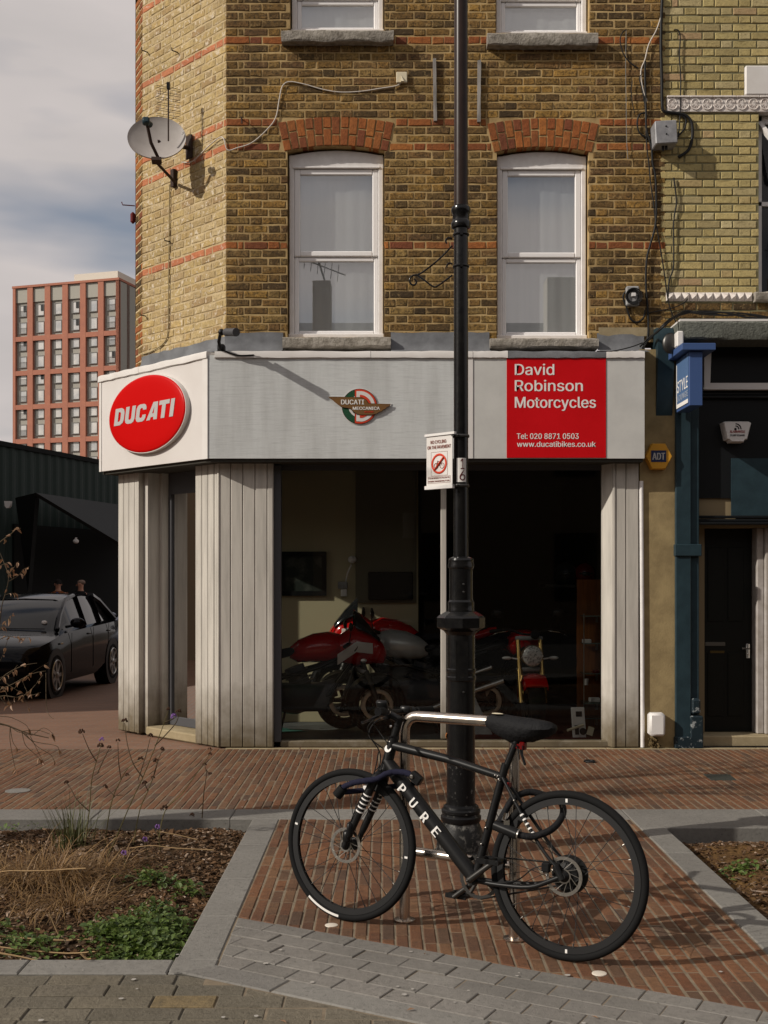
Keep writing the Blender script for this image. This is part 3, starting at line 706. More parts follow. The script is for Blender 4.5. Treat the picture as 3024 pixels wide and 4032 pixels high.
# window frame + glass
YG = YP+.14
gx0, gx1, gm0, gm1 = fx(1098, YG), fx(2376, YG), fx(1735, YG), fx(1757, YG)
mb = MB(); mb.box(pxs[-1]+.001, gx0+.025, YP+.05, YG+.04, .05, 2.6, ch=.004); mb.build('frame_post', m_dgrey, bld)
mb = MB(); mb.box(gm0, gm1, YG-.02, YG+.03, .07, 2.62, ch=.004); mb.build('mullion', m_pillar, bld)
mb = MB(); mb.box(gx1-.02, gx1+.04, YG-.02, YG+.03, .07, 2.62, ch=.004); mb.build('frame_post', m_pillar, bld)
mb = MB(); mb.box(gx0+.02, gx1+.05, YP+.06, YG+.05, .0, .06, ch=.008); mb.build('window_base', m_pillar, bld)
mb = MB(); mb.box(gx0, gx1, YG-.01, YG+.03, 2.56, 2.64); mb.build('window_head', m_dgrey, bld)
for a, b in ((gx0+.02, gm0), (gm1, gx1-.01)):
    mb = MB(); mb.quad((a, YG, .055), (b, YG, .055), (b, YG, 2.6), (a, YG, 2.6)); mb.build('shop_pane', m_glass, bld)
# door in the canted wall
dr = MB(); D0, D1, DY = sx(1.2), sx(.345), .27
dr.box(D0, D0+.05, DY, DY+.05, .09, 2.45, MPc); dr.box(D1-.06, D1, DY, DY+.05, .09, 2.45, MPc); dr.box(D0, D1, DY+.001, DY+.049, 2.40, 2.62, MPc); dr.box(D0, D1, DY+.001, DY+.049, .09, .17, MPc)
door = dr.build('shop_door', m_dgrey, bld)
mb = MB(); mb.add([MPc @ Vector(p) for p in ((D0+.05, DY+.02, .17), (D1-.06, DY+.02, .17), (D1-.06, DY+.02, 2.4), (D0+.05, DY+.02, 2.4))], [(0, 1, 2, 3)]); mb.build('pane', m_glass, door)
mb = MB(); mb.tube([MPc @ Vector(p) for p in ((D1-.2, DY, .75), (D1-.2, DY-.06, .78), (D1-.2, DY-.06, 1.25), (D1-.2, DY, 1.28))], .012); mb.build('handle', m_steel, door, smooth=50)
mb = MB(); mb.box(D1-.24, D1-.17, DY-.02, DY, 1.0, 1.14, MPc, ch=.006); mb.build('lock_case', m_black, door)
mb = MB(); mb.box(D0-.03, sx(.3), .02, .34, 0, .085, MPc, ch=.012); mb.build('door_step', m_rendg, bld)
mb = MB(); mb.box(D0-.02, D1, .33, .34, 2.45, 2.64, MPc); mb.build('door_head', m_dkwall, bld)

# ------------------------------------------------------------ shop interior
mb = MB(); poly_slab(mb, .005, .045, [(-1.44, YG+.05), (2.3, YG+.05), (2.3, 15), (-2.9, 15), (-2.6, 11.8)]); mb.build('shop_floor', m_floor, bld)
mb = MB(); mb.box(.55, 2.28, YG+.06, 13.5, .046, .055); mb.build('carpet', m_redcar, bld)
mb = MB(); mb.add([MPc @ Vector((u, v, .05)) for u, v in ((.45, .42), (1.6, .42), (1.9, 1.1), (.2, 1.1))], [(0, 1, 2, 3)]); mb.build('door_mat', m_green, bld)
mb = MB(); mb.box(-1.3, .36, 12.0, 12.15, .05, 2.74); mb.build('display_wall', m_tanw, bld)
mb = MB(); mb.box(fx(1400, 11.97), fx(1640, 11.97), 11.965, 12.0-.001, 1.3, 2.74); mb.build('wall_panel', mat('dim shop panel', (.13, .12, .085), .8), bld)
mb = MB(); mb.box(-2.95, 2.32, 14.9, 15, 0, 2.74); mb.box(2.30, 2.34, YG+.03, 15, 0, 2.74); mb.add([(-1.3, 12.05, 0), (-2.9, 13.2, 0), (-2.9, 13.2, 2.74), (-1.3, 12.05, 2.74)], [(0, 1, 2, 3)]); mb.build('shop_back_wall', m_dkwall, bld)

# ------------------------------------------------------------ neighbour building
nb = thing('neighbouring_building', 'pale yellow brick neighbour with white moulded tile bands above a dark teal shopfront', 'building', (3.4, YB, 0))
NX0, NX1 = 2.612, 5.6
nh = [(fx(2988, YB)-NX0, 3.05, fz(1160, YB), fz(440, YB))]
mb = MB(); backing(mb, (NX0, YB), 0, NX1-NX0, 3.7, ZT, nh, .3, .0055); mb.build('front_wall', m_mortarn, nb)
fr0, fr1 = fz(442, YB), fz(379, YB); st0, st1 = fz(1186, YB), fz(1152, YB)
nholes = nh+[(0, NX1-NX0, fr0-.004, fr1+.004), (0, fx(2985, YB)-NX0, st0, st1), (fx(2930, YB)-NX0, 1.2, fr1-.02, fz(262, YB))]
its = courses(NX1-NX0, fr1+.004-60*CO*.97, ZT, nholes, shift=-.05)
its = [t for t in its if t[2] > 3.95-.12]
lay(nb, its, (NX0, YB), 0, lambda u, z: m_brickn if z > 4.1 else m_brick, 250, lambda t: (t[0] > .95, abs(t[2]-5.6)), j=.0012)
mb = MB(); mb.box(fx(2931, YB), 4.1, YB-.03, YB+.1, fr1, fz(262, YB), ch=.012); mb.build('painted_lintel', m_white, nb)
tw = (fx(2988, YB)-NX0-.004)/4
for k in range(8):
    x0 = NX0+.004+k*tw; m2 = MB(); m2.box(x0+.001, x0+tw-.001, YB-.012, YB+.08, fr0, fr1, ch=.003)
    for q in (.25, .75):
        c = (x0+tw*q, fr0+.062)
        m2.torus(.042, .008, 16, 5, (c[0], YB-.014, c[1]), a0=math.pi, a1=2*math.pi); m2.torus(.036, .007, 10, 5, (c[0], YB-.014, c[1]+.02), a0=0, a1=math.pi)
        for a in range(9): m2.tube([(c[0], YB-.014, c[1]+.005), (c[0]+.036*math.cos(a*.7), YB-.016, c[1]+.005+.036*math.sin(a*.7))], .0045, 4)
    m2.box(x0+.001, x0+tw-.001, YB-.028, YB-.012, fr1-.02, fr1-.002, ch=.004); m2.build('frieze_tile', m_deco, nb)
tw = (fx(2963, YB)-NX0)/11
for k in range(11):
    x0 = NX0+k*tw; m2 = MB(); x1 = x0+tw-.002; zc_ = (st0+st1)/2; xc = (x0+x1)/2+.01
    m2.add([(x0, YB-.004, st0), (x1, YB-.004, st0), (x1, YB-.004, st1), (x0, YB-.004, st1), (xc, YB-.045, zc_), (x0, YB+.05, st0), (x1, YB+.05, st0), (x1, YB+.05, st1), (x0, YB+.05, st1)], [(0, 1, 4), (1, 2, 4), (2, 3, 4), (3, 0, 4), (0, 5, 6, 1), (2, 7, 8, 3), (1, 6, 7, 2), (3, 8, 5, 0)]); m2.build('stud_block', m_deco, nb)
m2 = MB(); jit_box(m2, fx(2965, YB), 4.3, YB-.08, YB+.1, fz(1190, YB), fz(1155, YB)); m2.build('window_sill', m_stone, nb, smooth=35)
# neighbour window with an open casement
Yn = YB+.1; wx0 = fx(2990, YB)+.005
m2 = MB(); m2.box(wx0, wx0+.05, Yn, Yn+.06, fz(1155, YB), fz(442, YB)); m2.box(wx0, NX0+3.04, Yn, Yn+.06, fz(470, YB), fz(442, YB)); m2.box(wx0, NX0+3.04, Yn, Yn+.05, fz(797, YB), fz(781, YB)); nw = m2.build('casement_window', m_whitew, nb)
m2 = MB(); m2.quad((wx0+.05, Yn+.03, fz(1155, YB)), (NX0+3.04, Yn+.03, fz(1155, YB)), (NX0+3.04, Yn+.03, fz(470, YB)), (wx0+.05, Yn+.03, fz(470, YB))); m2.build('pane', m_glass, nw)
m2 = MB(); m2.box(wx0-.1, NX0+3.1, Yn+.5, Yn+.52, 4, 6.2); m2.build('window_backing', mat('dark room', (.02, .022, .035), .9), nw)  # dark sheet: the unlit room's shade put into its colour
m2 = MB(); a_, b_ = Vector((wx0+.02, Yn-.01, fz(470, YB))), Vector((wx0+.2, Yn-.28, fz(660, YB)))
m2.tube([a_, b_], .028, 4); m2.tube([b_, b_+Vector((.8, 0, 0))], .028, 4); m2.build('open_vent', m_white, nw)
# flank beyond
m2 = MB(); m2.box(5.6, 14, YB, YB+.3, 0, 8.5); m2.build('plain_front', m_brickn, nb)
m2 = MB(); m2.box(X1+.02, 14, YB+.01, YB+.3, ZT+.001, 8.5); m2.build('parapet', m_brickn, nb)
m2 = MB(); m2.box(X1+.02, 14, YB+.31, 19, 8.3, 8.45); m2.build('roof', m_lead, nb)
# tan render pier, pilaster, shopfront
m2 = MB(); m2.box(fx(2519, YB-.1), fx(2672, YB-.1), YB-.10, YB+.2, 0, 3.66); m2.build('render_pier', m_render, nb)
Yt = YB-.13; tx0, tx1, tx2 = fx(2660, Yt), fx(2722, Yt), fx(2757, Yt)
m2 = MB(); m2.box(tx0, tx1, Yt, YB+.3, .03, 3.3, ch=.008); m2.box(tx1, tx2, Yt+.03, YB+.3, .03, 3.3, ch=.008); pil = m2.build('pilaster', m_teal, nb)
m2 = MB(); m2.box(tx0-.01, tx2+.01, Yt-.02, Yt+.1, fz(2190, Yt), fz(2143, Yt), ch=.006); m2.build('collar', m_teal, pil)
m2 = MB(); m2.box(tx0-.01, tx1+.01, Yt-.022, Yt+.1, .0, .11, ch=.008); m2.box(tx1-.01, tx2+.025, Yt-.022, Yt+.1, .0, .30, ch=.01); m2.box(tx1+.0, tx2+.005, Yt-.012, Yt+.1, .31, .46, ch=.02); m2.build('plinth', m_tealk, pil)
m2 = MB(); n = 14; prof = [(YB+.1, 2.95), (YB-.09, 2.95)]
prof += [(YB-.09-.09*math.sin(i/n*math.pi*.5), 3.0+.72*i/n) for i in range(n+1)]+[(YB-.17, 3.79), (YB-.13, 3.85), (YB+.1, 3.87)]
xa, xb = 2.495, 2.645
m2.add([(xa, y, z) for y, z in prof]+[(xb, y, z) for y, z in prof], [tuple(range(len(prof))), tuple(range(2*len(prof)-1, len(prof)-1, -1))]+[(i, (i+1) % len(prof), (i+1) % len(prof)+len(prof), i+len(prof)) for i in range(len(prof))]); m2.build('console', m_teal, pil, smooth=35)
m2 = MB(); jit_box(m2, xb+.005, 6.5, YB-.36, YB+.1, 3.70, 3.86, 60); m2.build('cornice', m_lintel, nb, smooth=30)
m2 = MB(); m2.box(xb+.01, 6.5, YB-.34, YB+.05, 3.865, 3.885); m2.build('cornice_flashing', m_white, nb)
m2 = MB(); m2.box(tx2-.1, 6.5, YB+.0, YB+.1, 2.3, 3.70); m2.build('shop_fascia', m_tdark, nb)
wz0, wz1, wxa = fz(1534, YB-.06), fz(1378, YB-.06), fx(2772, YB-.06)
m2 = MB(); m2.box(wxa, 6.4, YB-.07, YB-.001, wz0, wz0+.06); m2.add([(wxa, YB-.07, wz0+.06), (wxa+.055, YB-.07, wz0+.06), (wxa+.065, YB-.07, wz1-.03), (wxa+.035, YB-.07, wz1), (wxa, YB-.07, wz1)]+[(wxa, YB-.001, wz0+.06), (wxa+.055, YB-.001, wz0+.06), (wxa+.065, YB-.001, wz1-.03), (wxa+.035, YB-.001, wz1), (wxa, YB-.001, wz1)], [(0, 1, 2, 3, 4), (9, 8, 7, 6, 5)]+[(i, i+5, (i+1) % 5+5, (i+1) % 5) for i in range(5)]); m2.build('sign_frame', m_wplast, nb)
for z, d in ((fz(1565, YB), .05), (fz(1552, YB), .03), (fz(2050, YB), .05), (fz(2062, YB), .09), (fz(2036, YB), .03)):
    m2 = MB(); m2.box(tx2-.02, 6.5, YB-d, YB-.0005, z-.013, z+.013, ch=.006); m2.build('moulding', m_tdark, nb)
m2 = MB(); m2.box(fx(2878, YB), 6.5, YB-.012, YB-.0006, fz(2030, YB), fz(1805, YB)); m2.build('transom_panel', m_teal, nb)
Yd = YB+.26; dx0, dx1 = fx(2757, Yd), fx(2960, Yd)
m2 = MB(); m2.box(tx2-.02, dx1+.08, YB+.02, Yd+.08, 2.03, 2.30); m2.box(dx0-.06, dx0+.01, YB+.15, Yd+.06, .0, 2.03); m2.build('door_frame', mat('tan door head', (.22, .17, .1), .7), nb)
m2 = MB(); m2.box(dx1+.005, dx1+.07, YB+.12, Yd+.08, .1, 2.03, ch=.008); m2.box(dx1+.071, dx1+.11, YB+.08, Yd+.08, .1, 2.03, ch=.008); m2.build('door_jamb', m_doorfr, nb)
m2 = MB(); m2.box(dx1+.11, dx1+.9, YB+.03, Yd+.1, 0, 2.3); m2.build('side_panel', m_rendg, nb)
m2 = MB(); m2.box(dx0, dx1, Yd, Yd+.05, .1, 2.03, ch=.006); nd = m2.build('front_door', m_door, nb)
for z0, z1 in ((.25, .85), (1.15, 1.85)):
    m2 = MB()
    for k in (0, 1):
        xa_ = dx0+.07+k*.19; m2.box(xa_, xa_+.15, Yd-.008, Yd, z0, z1, ch=.006)
    m2.build('door_panel', m_door, nd)
m2 = MB(); hx = fx(2944, Yd); hz = fz(2563, Yd); m2.box(hx-.02, hx+.02, Yd-.012, Yd, hz-.07, hz+.07, ch=.004); m2.tube([(hx, Yd-.01, hz+.025), (hx, Yd-.05, hz+.025), (hx-.07, Yd-.055, hz+.028)], .008); m2.ball((hx, Yd-.012, hz-.03), (.007, .004, .012)); m2.build('handle', m_chrome, nd, smooth=40)
m2 = MB(); m2.box(fx(2776, Yd), fx(2855, Yd), Yd-.006, Yd, fz(2543, Yd), fz(2528, Yd), ch=.002); m2.build('letter_plate', mat('dull brass plate', (.12, .115, .1), .5, .6), nd)
m2 = MB(); m2.box(fx(2795, Yd), fx(2852, Yd), Yd-.006, Yd, fz(2572, Yd), fz(2562, Yd), ch=.002); m2.build('letter_flap', mat('dark brass flap', (.09, .06, .015), .5, .6), nd)
text('58', mat('dim door numeral', (.03, .03, .026), .5), nd, (fx(2800, Yd), Yd-.002, fz(2303, Yd)), .08, .04)
m2 = MB(); m2.box(tx2, 6.5, YB-.02, YB+.5, .0, .1, ch=.01); m2.build('door_step', m_rendg, nb)
m2 = MB(); m2.box(dx0-.5, 6.5, Yd+.3, Yd+.35, 0, 3.7); m2.build('inner_wall', m_dkwall, nb)

# ------------------------------------------------------------ terrace across the street (seen mirrored in the sashes)
op = thing('opposite_terrace', 'brown brick terrace across the street, mirrored in the upstairs sash windows', 'building', (0, -11, 0))
mb = MB(); mb.box(-34, 34, -18, -11, -.5, 8.0); mb.build('wall', m_opp, op)
mb = MB(); mb.add([(-34, -10.9, 8.0), (34, -10.9, 8.0), (34, -14.5, 9.55), (-34, -14.5, 9.55), (-34, -18, 8.0), (34, -18, 8.0)], [(0, 1, 2, 3), (3, 2, 5, 4)]); mb.build('roof', m_lead, op)
for x, hw_, z1, mt in ((-1.85, .27, 10.35, m_opp), (5.45, .62, 10.45, m_opp2), (12, .4, 10.6, m_opp), (-9, .4, 10.6, m_opp)):
    mb = MB(); mb.box(x-hw_, x+hw_, -13.2, -12.4, 8.3, z1, ch=.02); ch_ = mb.build('chimney', mt, op)
    if hw_ > .5: continue
    mb = MB(); mb.tube([(x+.1, -12.8, z1), (x-.15, -12.8, z1+.8)], .03); mb.tube([(x-.6, -12.8, z1+.75), (x+.7, -12.8, z1+.25)], .02)
    for k in range(6): mb.tube([(x-.5+k*.2, -12.8, z1+.95-k*.077), (x-.55+k*.2, -12.8, z1+.45-k*.077)], .014, 4)
    mb.build('aerial', m_dksteel, ch_)
for k in range(-8, 9):
    for z in (.9, 4.4):
        mb = MB(); mb.box(k*4+.8, k*4+2.0, -11.02, -10.96, z, z+1.9); mb.build('window', m_glassd, op)
# taller block on the near side of the side street, out of frame: it throws the shade the parked car stands in
lf = thing('side_building', 'brick building left of the side street whose shade falls on the parked cars', 'building', (-17, 16, -.1))
mb = MB(); mb.box(-24, -12.6, 9.9, 24, -.5, 9.2); mb.build('wall', m_opp, lf)
mb = MB(); mb.box(-24.1, -12.4, 9.8, 24.1, 9.2, 9.5); mb.build('roof', m_lead, lf)
# ------------------------------------------------------------ paving, laid piece by piece
def sheet(name, poly, z, mt):
    mb = MB(); mb.add([(x, y, z) for x, y in poly], [tuple(range(len(poly)))]); return structure(mb.build(name, mt))
def pave(parent, polys, mt, nm, nobj, score, zt=0., dep=.04, ch=.004, zj=.0022):
    polys = sorted(polys, key=score); mb = MB()
    cache = {}
    for i, pl in enumerate(polys):
        cx = sum(p[0] for p in pl)/len(pl); cy = sum(p[1] for p in pl)/len(pl); z = zt+rnd.uniform(-zj, zj)
        if i < nobj:
            loc = [(round(p[0]-cx, 4), round(p[1]-cy, 4)) for p in pl]; key = tuple((round(a, 3), round(b, 3)) for a, b in loc)
            if key not in cache:
                m = MB(); ax, ay = rnd.uniform(-.006, .006), rnd.uniform(-.006, .006); m.piece(loc, lambda x, y: ax*x+ay*y, dep, ch); cache[key] = m.mesh(nm, mt)
            place(nm, cache[key], (cx, cy, z), parent)
        else:
            ax, ay = rnd.uniform(-.008, .008), rnd.uniform(-.008, .008)
            mb.piece(pl, lambda x, y: z+ax*(x-cx)+ay*(y-cy), dep, ch)
    if mb.v: mb.build(nm+'s', mt, parent, kind='stuff')
def near(pl):
    cx = sum(p[0] for p in pl)/len(pl); cy = sum(p[1] for p in pl)/len(pl); return cy+1.6*max(0, abs(cx)/cy-.34)*cy
TA, TB = -.555, 4.9025                                  # sett boundary  Y = TB + TA*X
# footway of narrow clay pavers running towards the shop
pv = sheet('pavement', [(-3.75, 7.70), (5.3, 7.70), (5.3, 10.50), (-3.75, 10.50)], -.0012, m_joint)
CW, CL = .0605, .205
polys = []
x = -3.73; k = 0
while x < 5.25:
    y = 7.735-rnd.choice((0, .1, .05, .15)); 
    while y < 10.425:
        pl = [(x, max(y, 7.728)), (x+.0515, max(y, 7.728)), (x+.0515, min(y+CL-.005, 10.42)), (x, min(y+CL-.005, 10.42))]
        if pl[2][1]-pl[0][1] > .03: polys.append(pl)
        y += CL
    x += CW
pave(pv, polys, m_paver, 'brick_paver', 300, near, zt=.0015)
mb = MB()
x = -1.45
while x < 5.2:
    l = rnd.uniform(.5, .9); mb.piece([(x, 10.43), (x+l-.008, 10.43), (x+l-.008, 10.50), (x, 10.50)], .004, .03); x += l
mb.build('edging', m_rendg, pv)
# bay between the planters where the bicycle stands
by = sheet('parking_bay', [(-.70, 3.9), (1.605, 3.9), (1.605, 7.45), (-.70, 7.45)], -.0015, m_joint)
polys = []; x = -.672
while x < 1.59:
    x1 = x+.0515; y = 2.6-rnd.choice((0, .1, .05, .15))
    while y < 7.41:
        pl = [(x, y), (x1, y), (x1, min(y+CL-.005, 7.405)), (x, min(y+CL-.005, 7.405))]
        pl = clip(pl, -TA, 1, TB+.004) if pl[2][1]-y > .02 else []
        if x1 > 1.595: pl = clip(pl, -1, 0, -1.595) if pl else []
        if len(pl) > 2 and area(pl) > .0008: polys.append(pl)
        y += CL
    x += CW
pave(by, polys, m_paver, 'brick_paver', 300, near, zt=.0015)
# granite setts on the skew
sp = sheet('path', [(-.68, 5.27), (-.68, 4.60), (-.85, 4.55), (-.85, 4.50), (3.2, 2.25), (3.2, 3.15)], -.003, m_jointd)
ca, sa = math.cos(math.atan(TA)), math.sin(math.atan(TA)); rowh = .569/5
polys = []
for r in range(5):
    u = -1.2+(.107 if r % 2 else 0)+rnd.uniform(-.01, .01)
    while u < 3.6:
        l = .213; v0, v1 = -r*rowh-.002, -(r+1)*rowh+.002
        pl = [(uu*ca-vv*sa, TB+uu*sa+vv*ca) for uu, vv in ((u, v1), (u+l-.0045, v1), (u+l-.0045, v0), (u, v0))]
        pl = clip(pl, 1, 0, -.672)
        if len(pl) > 2 and area(pl) > .001 and min(p[0] for p in pl) < 2.9: polys.append(pl)
        u += l
pave(sp, polys, m_sett, 'sett', 300, near, zt=.003, ch=.0035)
# kerb stones
kb = sheet('kerb', [(-4, 4.53), (-.70, 4.53), (-.70, 7.40), (3.9, 7.40), (3.9, 7.72), (-4, 7.72)], -.155, m_jointd)
def kstones(pts_fn, n, parent=kb): 
    for i in range(n):
        m = MB(); m.piece(pts_fn(i), .004+rnd.uniform(-.001, .001), .2, .006); m.build('kerb_stone', m_kerb, parent)
xs = [-4.6, -3.7, -2.85, -1.9, -1.0, -.1, .75, 1.6]
kstones(lambda i: [(xs[i]+.002, 7.41), (xs[i+1]-.002, 7.41), (xs[i+1]-.002, 7.722), (xs[i]+.002, 7.722)], 7)
xs2 = [1.6, 2.5, 3.4, 4.3, 5.2]
kstones(lambda i: [(xs2[i]+.002, 7.15), (xs2[i+1]-.002, 7.15), (xs2[i+1]-.002, 7.722), (xs2[i]+.002, 7.722)], 4)
ys = [4.69, 5.29, 5.95, 6.7, 7.408]
kstones(lambda i: [(-.852, ys[i]+.002), (-.68, ys[i]+.002), (-.68, ys[i+1]-.002), (-.852, ys[i+1]-.002)], 4)
ys2 = [4.03, 4.9, 5.75, 6.5, 7.148]
kstones(lambda i: [(1.602, ys2[i]+.002), (1.762, ys2[i]+.002), (1.762, ys2[i+1]-.002), (1.602, ys2[i+1]-.002)], 4)
xs3 = [-4.4, -3.2, -2.35, -1.45, -.86]
kstones(lambda i: [(xs3[i]+.002, 4.525), (xs3[i+1]-.002, 4.525), (xs3[i+1]-.002, 4.688), (xs3[i]+.002, 4.688)], 4)
kstones(lambda i: [(-.856, 4.527), (-.83, 4.522), (-.678, 4.603), (-.678, 4.688), (-.856, 4.688)], 1)
us = [-.94, -.1, .75, 1.6, 2.45, 3.3]
def band(i):
    v0, v1 = -.569-.14, -.569-.001
    return [(u*ca-v*sa, TB+u*sa+v*ca) for u, v in ((us[i]+.003, v0), (us[i+1]-.003, v0), (us[i+1]-.003, v1), (us[i]+.003, v1))]
kstones(lambda i: clip(band(i), 1, 0, -.86) if i == 0 else band(i), 5)
# stone slabs in the foreground
sl = sheet('foreground_paving', [(-6, 1.5), (7, 1.5), (7, 2.0), (3.2, 2.3), (-.82, 4.53), (-6, 4.53)], -.004, m_jointd)
c0 = TB-.709/ca
polys = []; y = 4.515; r = 0
while y > 2.6:
    x = -3.4-rnd.uniform(0, .3)
    while x < 1.9:
        l = rnd.uniform(.2, .36); pl = [(x, y-.110), (x+l-.006, y-.110), (x+l-.006, y), (x, y)]
        pl = clip(pl, TA, -1, -c0+.008)
        if len(pl) > 2 and area(pl) > .0012: polys.append(pl)
        x += l
    y -= .1145; r += 1
pave(sl, polys, m_slab, 'stone_slab', 260, near, zt=.001, ch=.004, zj=.003)
sheet('road', [(-60, -40), (60, -40), (60, 1.495), (-60, 1.495)], -.02, mat('grey street', (.09, .088, .083), .9, col2=(.07, .068, .064), ns=3))
# ------------------------------------------------------------ planting beds
def soilbed(name, x0, x1, y0, y1, mt, hf, n=70, m=60):
    mb = MB(); vs = []
    for j in range(m+1):
        for i in range(n+1):
            x = x0+(x1-x0)*i/n; y = y0+(y1-y0)*j/m; vs.append((x, y, hf(x, y)))
    mb.add(vs, [(j*(n+1)+i, j*(n+1)+i+1, (j+1)*(n+1)+i+1, (j+1)*(n+1)+i) for j in range(m) for i in range(n)])
    return structure(mb.build(name, mt, smooth=60))
def hL(x, y):
    e = min(1, min(-.855-x, y-4.69, 7.41-y)/.25); e = max(0, e)
    return -.085+.05*e+.025*mnoise.noise((x*3.1, y*3.1, 1))+.012*mnoise.noise((x*11, y*11, 4))
def hR(x, y):
    e = max(0, min(1, min(x-1.76, 7.15-y)/.3)); return -.10+.05*e+.02*mnoise.noise((x*3, y*3, 7))+.01*mnoise.noise((x*12, y*12, 3))
soilbed('soil', -4.4, -.845, 4.68, 7.42, m_soil, hL)
soilbed('soil', 1.75, 4.3, 4.0, 7.16, m_soil2, hR, 50, 60)
def chips(name, n, reg, hf, lab, long=.035, dens=None):
    mb = MB(); k = 0
    while k < n:
        x, y = rnd.uniform(reg[0], reg[1]), rnd.uniform(reg[2], reg[3])
        if dens and rnd.random() > dens(x, y): continue
        k += 1
        l = rnd.uniform(.3, 1)*long*(2.2 if rnd.random() < .08 else 1); wd = l*rnd.uniform(.25, .6); th = rnd.uniform(.002, .006)
        M = Matrix.Translation((x, y, hf(x, y)+rnd.uniform(.002, .012))) @ Matrix.Rotation(rnd.uniform(0, 6.3), 4, 'Z') @ Matrix.Rotation(rnd.gauss(0, .35), 4, 'X') @ Matrix.Rotation(rnd.gauss(0, .3), 4, 'Y')
        q = lambda: rnd.uniform(.6, 1.1)
        a = [(-l*q()/2, -wd*q()/2, 0), (l*q()/2, -wd*q()/2, 0), (l*q()/2, wd*q()/2, 0), (-l*q()/2, wd*q()/2, 0)]
        mb.add(a+[(p[0]*.85, p[1]*.85, th) for p in a], [(4, 5, 6, 7), (0, 1, 5, 4), (1, 2, 6, 5), (2, 3, 7, 6), (3, 0, 4, 7)], M)
    o = mb.build(name, m_chip); tag(o, lab, None, kind='stuff'); return o
vis_l = lambda x, y: 1 if x > -.345*y-.1 else 0
chips('bark_mulch', 14500, (-4.2, -.86, 4.7, 7.4), hL, 'brown bark chips and leaf litter over the left planting bed', dens=lambda x, y: (1 if vis_l(x, y) else .22)*(.4+.6*max(0, min(1, .5+mnoise.noise((x*1.7, y*1.7, 9))*1.5))))
chips('bark_mulch', 7500, (1.77, 3.6, 4.4, 7.13), hR, 'pale wood chips scattered over the right planting bed', .042, dens=lambda x, y: (1 if x < 2.9 else .3)*(.25+.75*max(0, min(1, .62+mnoise.noise((x*2.3, y*2.3, 2))*1.8))))
# ground-cover leaves
def leafset(name, n, fn, lab, size=(.012, .03)):
    mb = MB()
    for _ in range(n):
        p = fn()
        if p is None: continue
        x, y, z = p; s = rnd.uniform(*size)
        M = Matrix.Translation((x, y, z)) @ Matrix.Rotation(rnd.uniform(0, 6.3), 4, 'Z') @ Matrix.Rotation(rnd.gauss(.35, .35), 4, 'X') @ Matrix.Rotation(rnd.gauss(0, .25), 4, 'Y')
        mb.add([(0, 0, 0), (s*.42, s*.45, s*.10), (s*.3, s*.9, s*.04), (0, s*1.1, -s*.12), (-s*.3, s*.9, s*.04), (-s*.42, s*.45, s*.10), (0, s*.5, -s*.02)], [(0, 1, 6), (1, 2, 6), (2, 3, 6), (3, 4, 6), (4, 5, 6), (5, 0, 6)], M)
    o = mb.build(name, m_leaf); tag(o, lab, None, kind='stuff'); return o
blobs = [(-1.02, 4.95, .14, 1.6), (-1.18, 5.08, .15, 1.5), (-.98, 5.2, .13, 1.), (-1.5, 4.92, .13, .35), (-1.72, 5.08, .13, .25), (-1.0, 5.85, .07, .5), (-1.2, 5.95, .10, .6), (-1.08, 5.42, .11, .6), (-1.9, 4.8, .12, .18), (-1.15, 4.80, .11, .5), (-.95, 4.78, .12, .8), (-2.3, 7.3, .2, .06)]
def gc():
    b = rnd.choices(blobs, [q[3]*q[2] for q in blobs])[0]; x, y = rnd.gauss(b[0], b[2]*.55), rnd.gauss(b[1], b[2]*.55)
    if x > -.84 or y < 4.67: return None
    return (x, y, hL(x, min(max(y, 4.69), 7.4))+abs(rnd.gauss(.02, .02))+.02*max(0, 1-((x-b[0])**2+(y-b[1])**2)/b[2]**2))
leafset('ground_cover', 3200, gc, 'low green weedy ground cover in the near corner of the left bed', (.012, .036))
def gc2():
    x, y = rnd.gauss(1.98, .05), rnd.gauss(6.35, .06); return (x, y, hR(x, y)+abs(rnd.gauss(.015, .015)))
o = leafset('weed', 130, gc2, 'small green weed sprouting in the wood chips of the right bed', (.015, .035)); 
# ------------------------------------------------------------ lamp post and what it carries
LY, LX = 6.5, fx(1815, 6.5)
lp = thing('lamp_post', 'tall black cast iron lamp post with ringed base standing behind the bicycle', 'lamp post', (LX, LY, 0))
k_ = LY/FL
def zc_(y): return CH+(HZ-y)*k_
def hw(px): return px/2*k_
cxy = (LX, LY, 0)
def lat(name, prof, mt, n=28, parent=lp, sm=30, cx=None):
    mb = MB(); mb.lathe([(hw(w_), zc_(y)) for y, w_ in prof], n, cx or cxy); return mb.build(name, mt, parent, smooth=sm)
lat('foot', [(3372, 212), (3350, 212), (3340, 196), (3300, 186), (3270, 170), (3245, 150), (3232, 140)], m_poleb2)
lat('base_moulding', [(3234, 140), (3232, 152), (3222, 160), (3212, 160), (3206, 150), (3200, 148), (3196, 154), (3186, 154), (3180, 142), (3172, 138), (3165, 118)], m_poleb)
lat('lower_shaft', [(3166, 112), (3000, 112), (2998, 112)], m_poleb)
lat('access_column', [(2998, 111), (2700, 111), (2680, 112), (2676, 119), (2664, 119), (2660, 112), (2648, 112), (2644, 118), (2634, 118), (2630, 110), (2500, 110), (2490, 126), (2484, 136)], m_pole)
mb = MB(); mb.lathe([(hw(136), zc_(2484)), (hw(150), zc_(2480)), (hw(190), zc_(2470)), (hw(190), zc_(2432)), (hw(176), zc_(2424)), (hw(120), zc_(2408))], 8, cxy); mb.build('octagonal_collar', m_pole, lp)
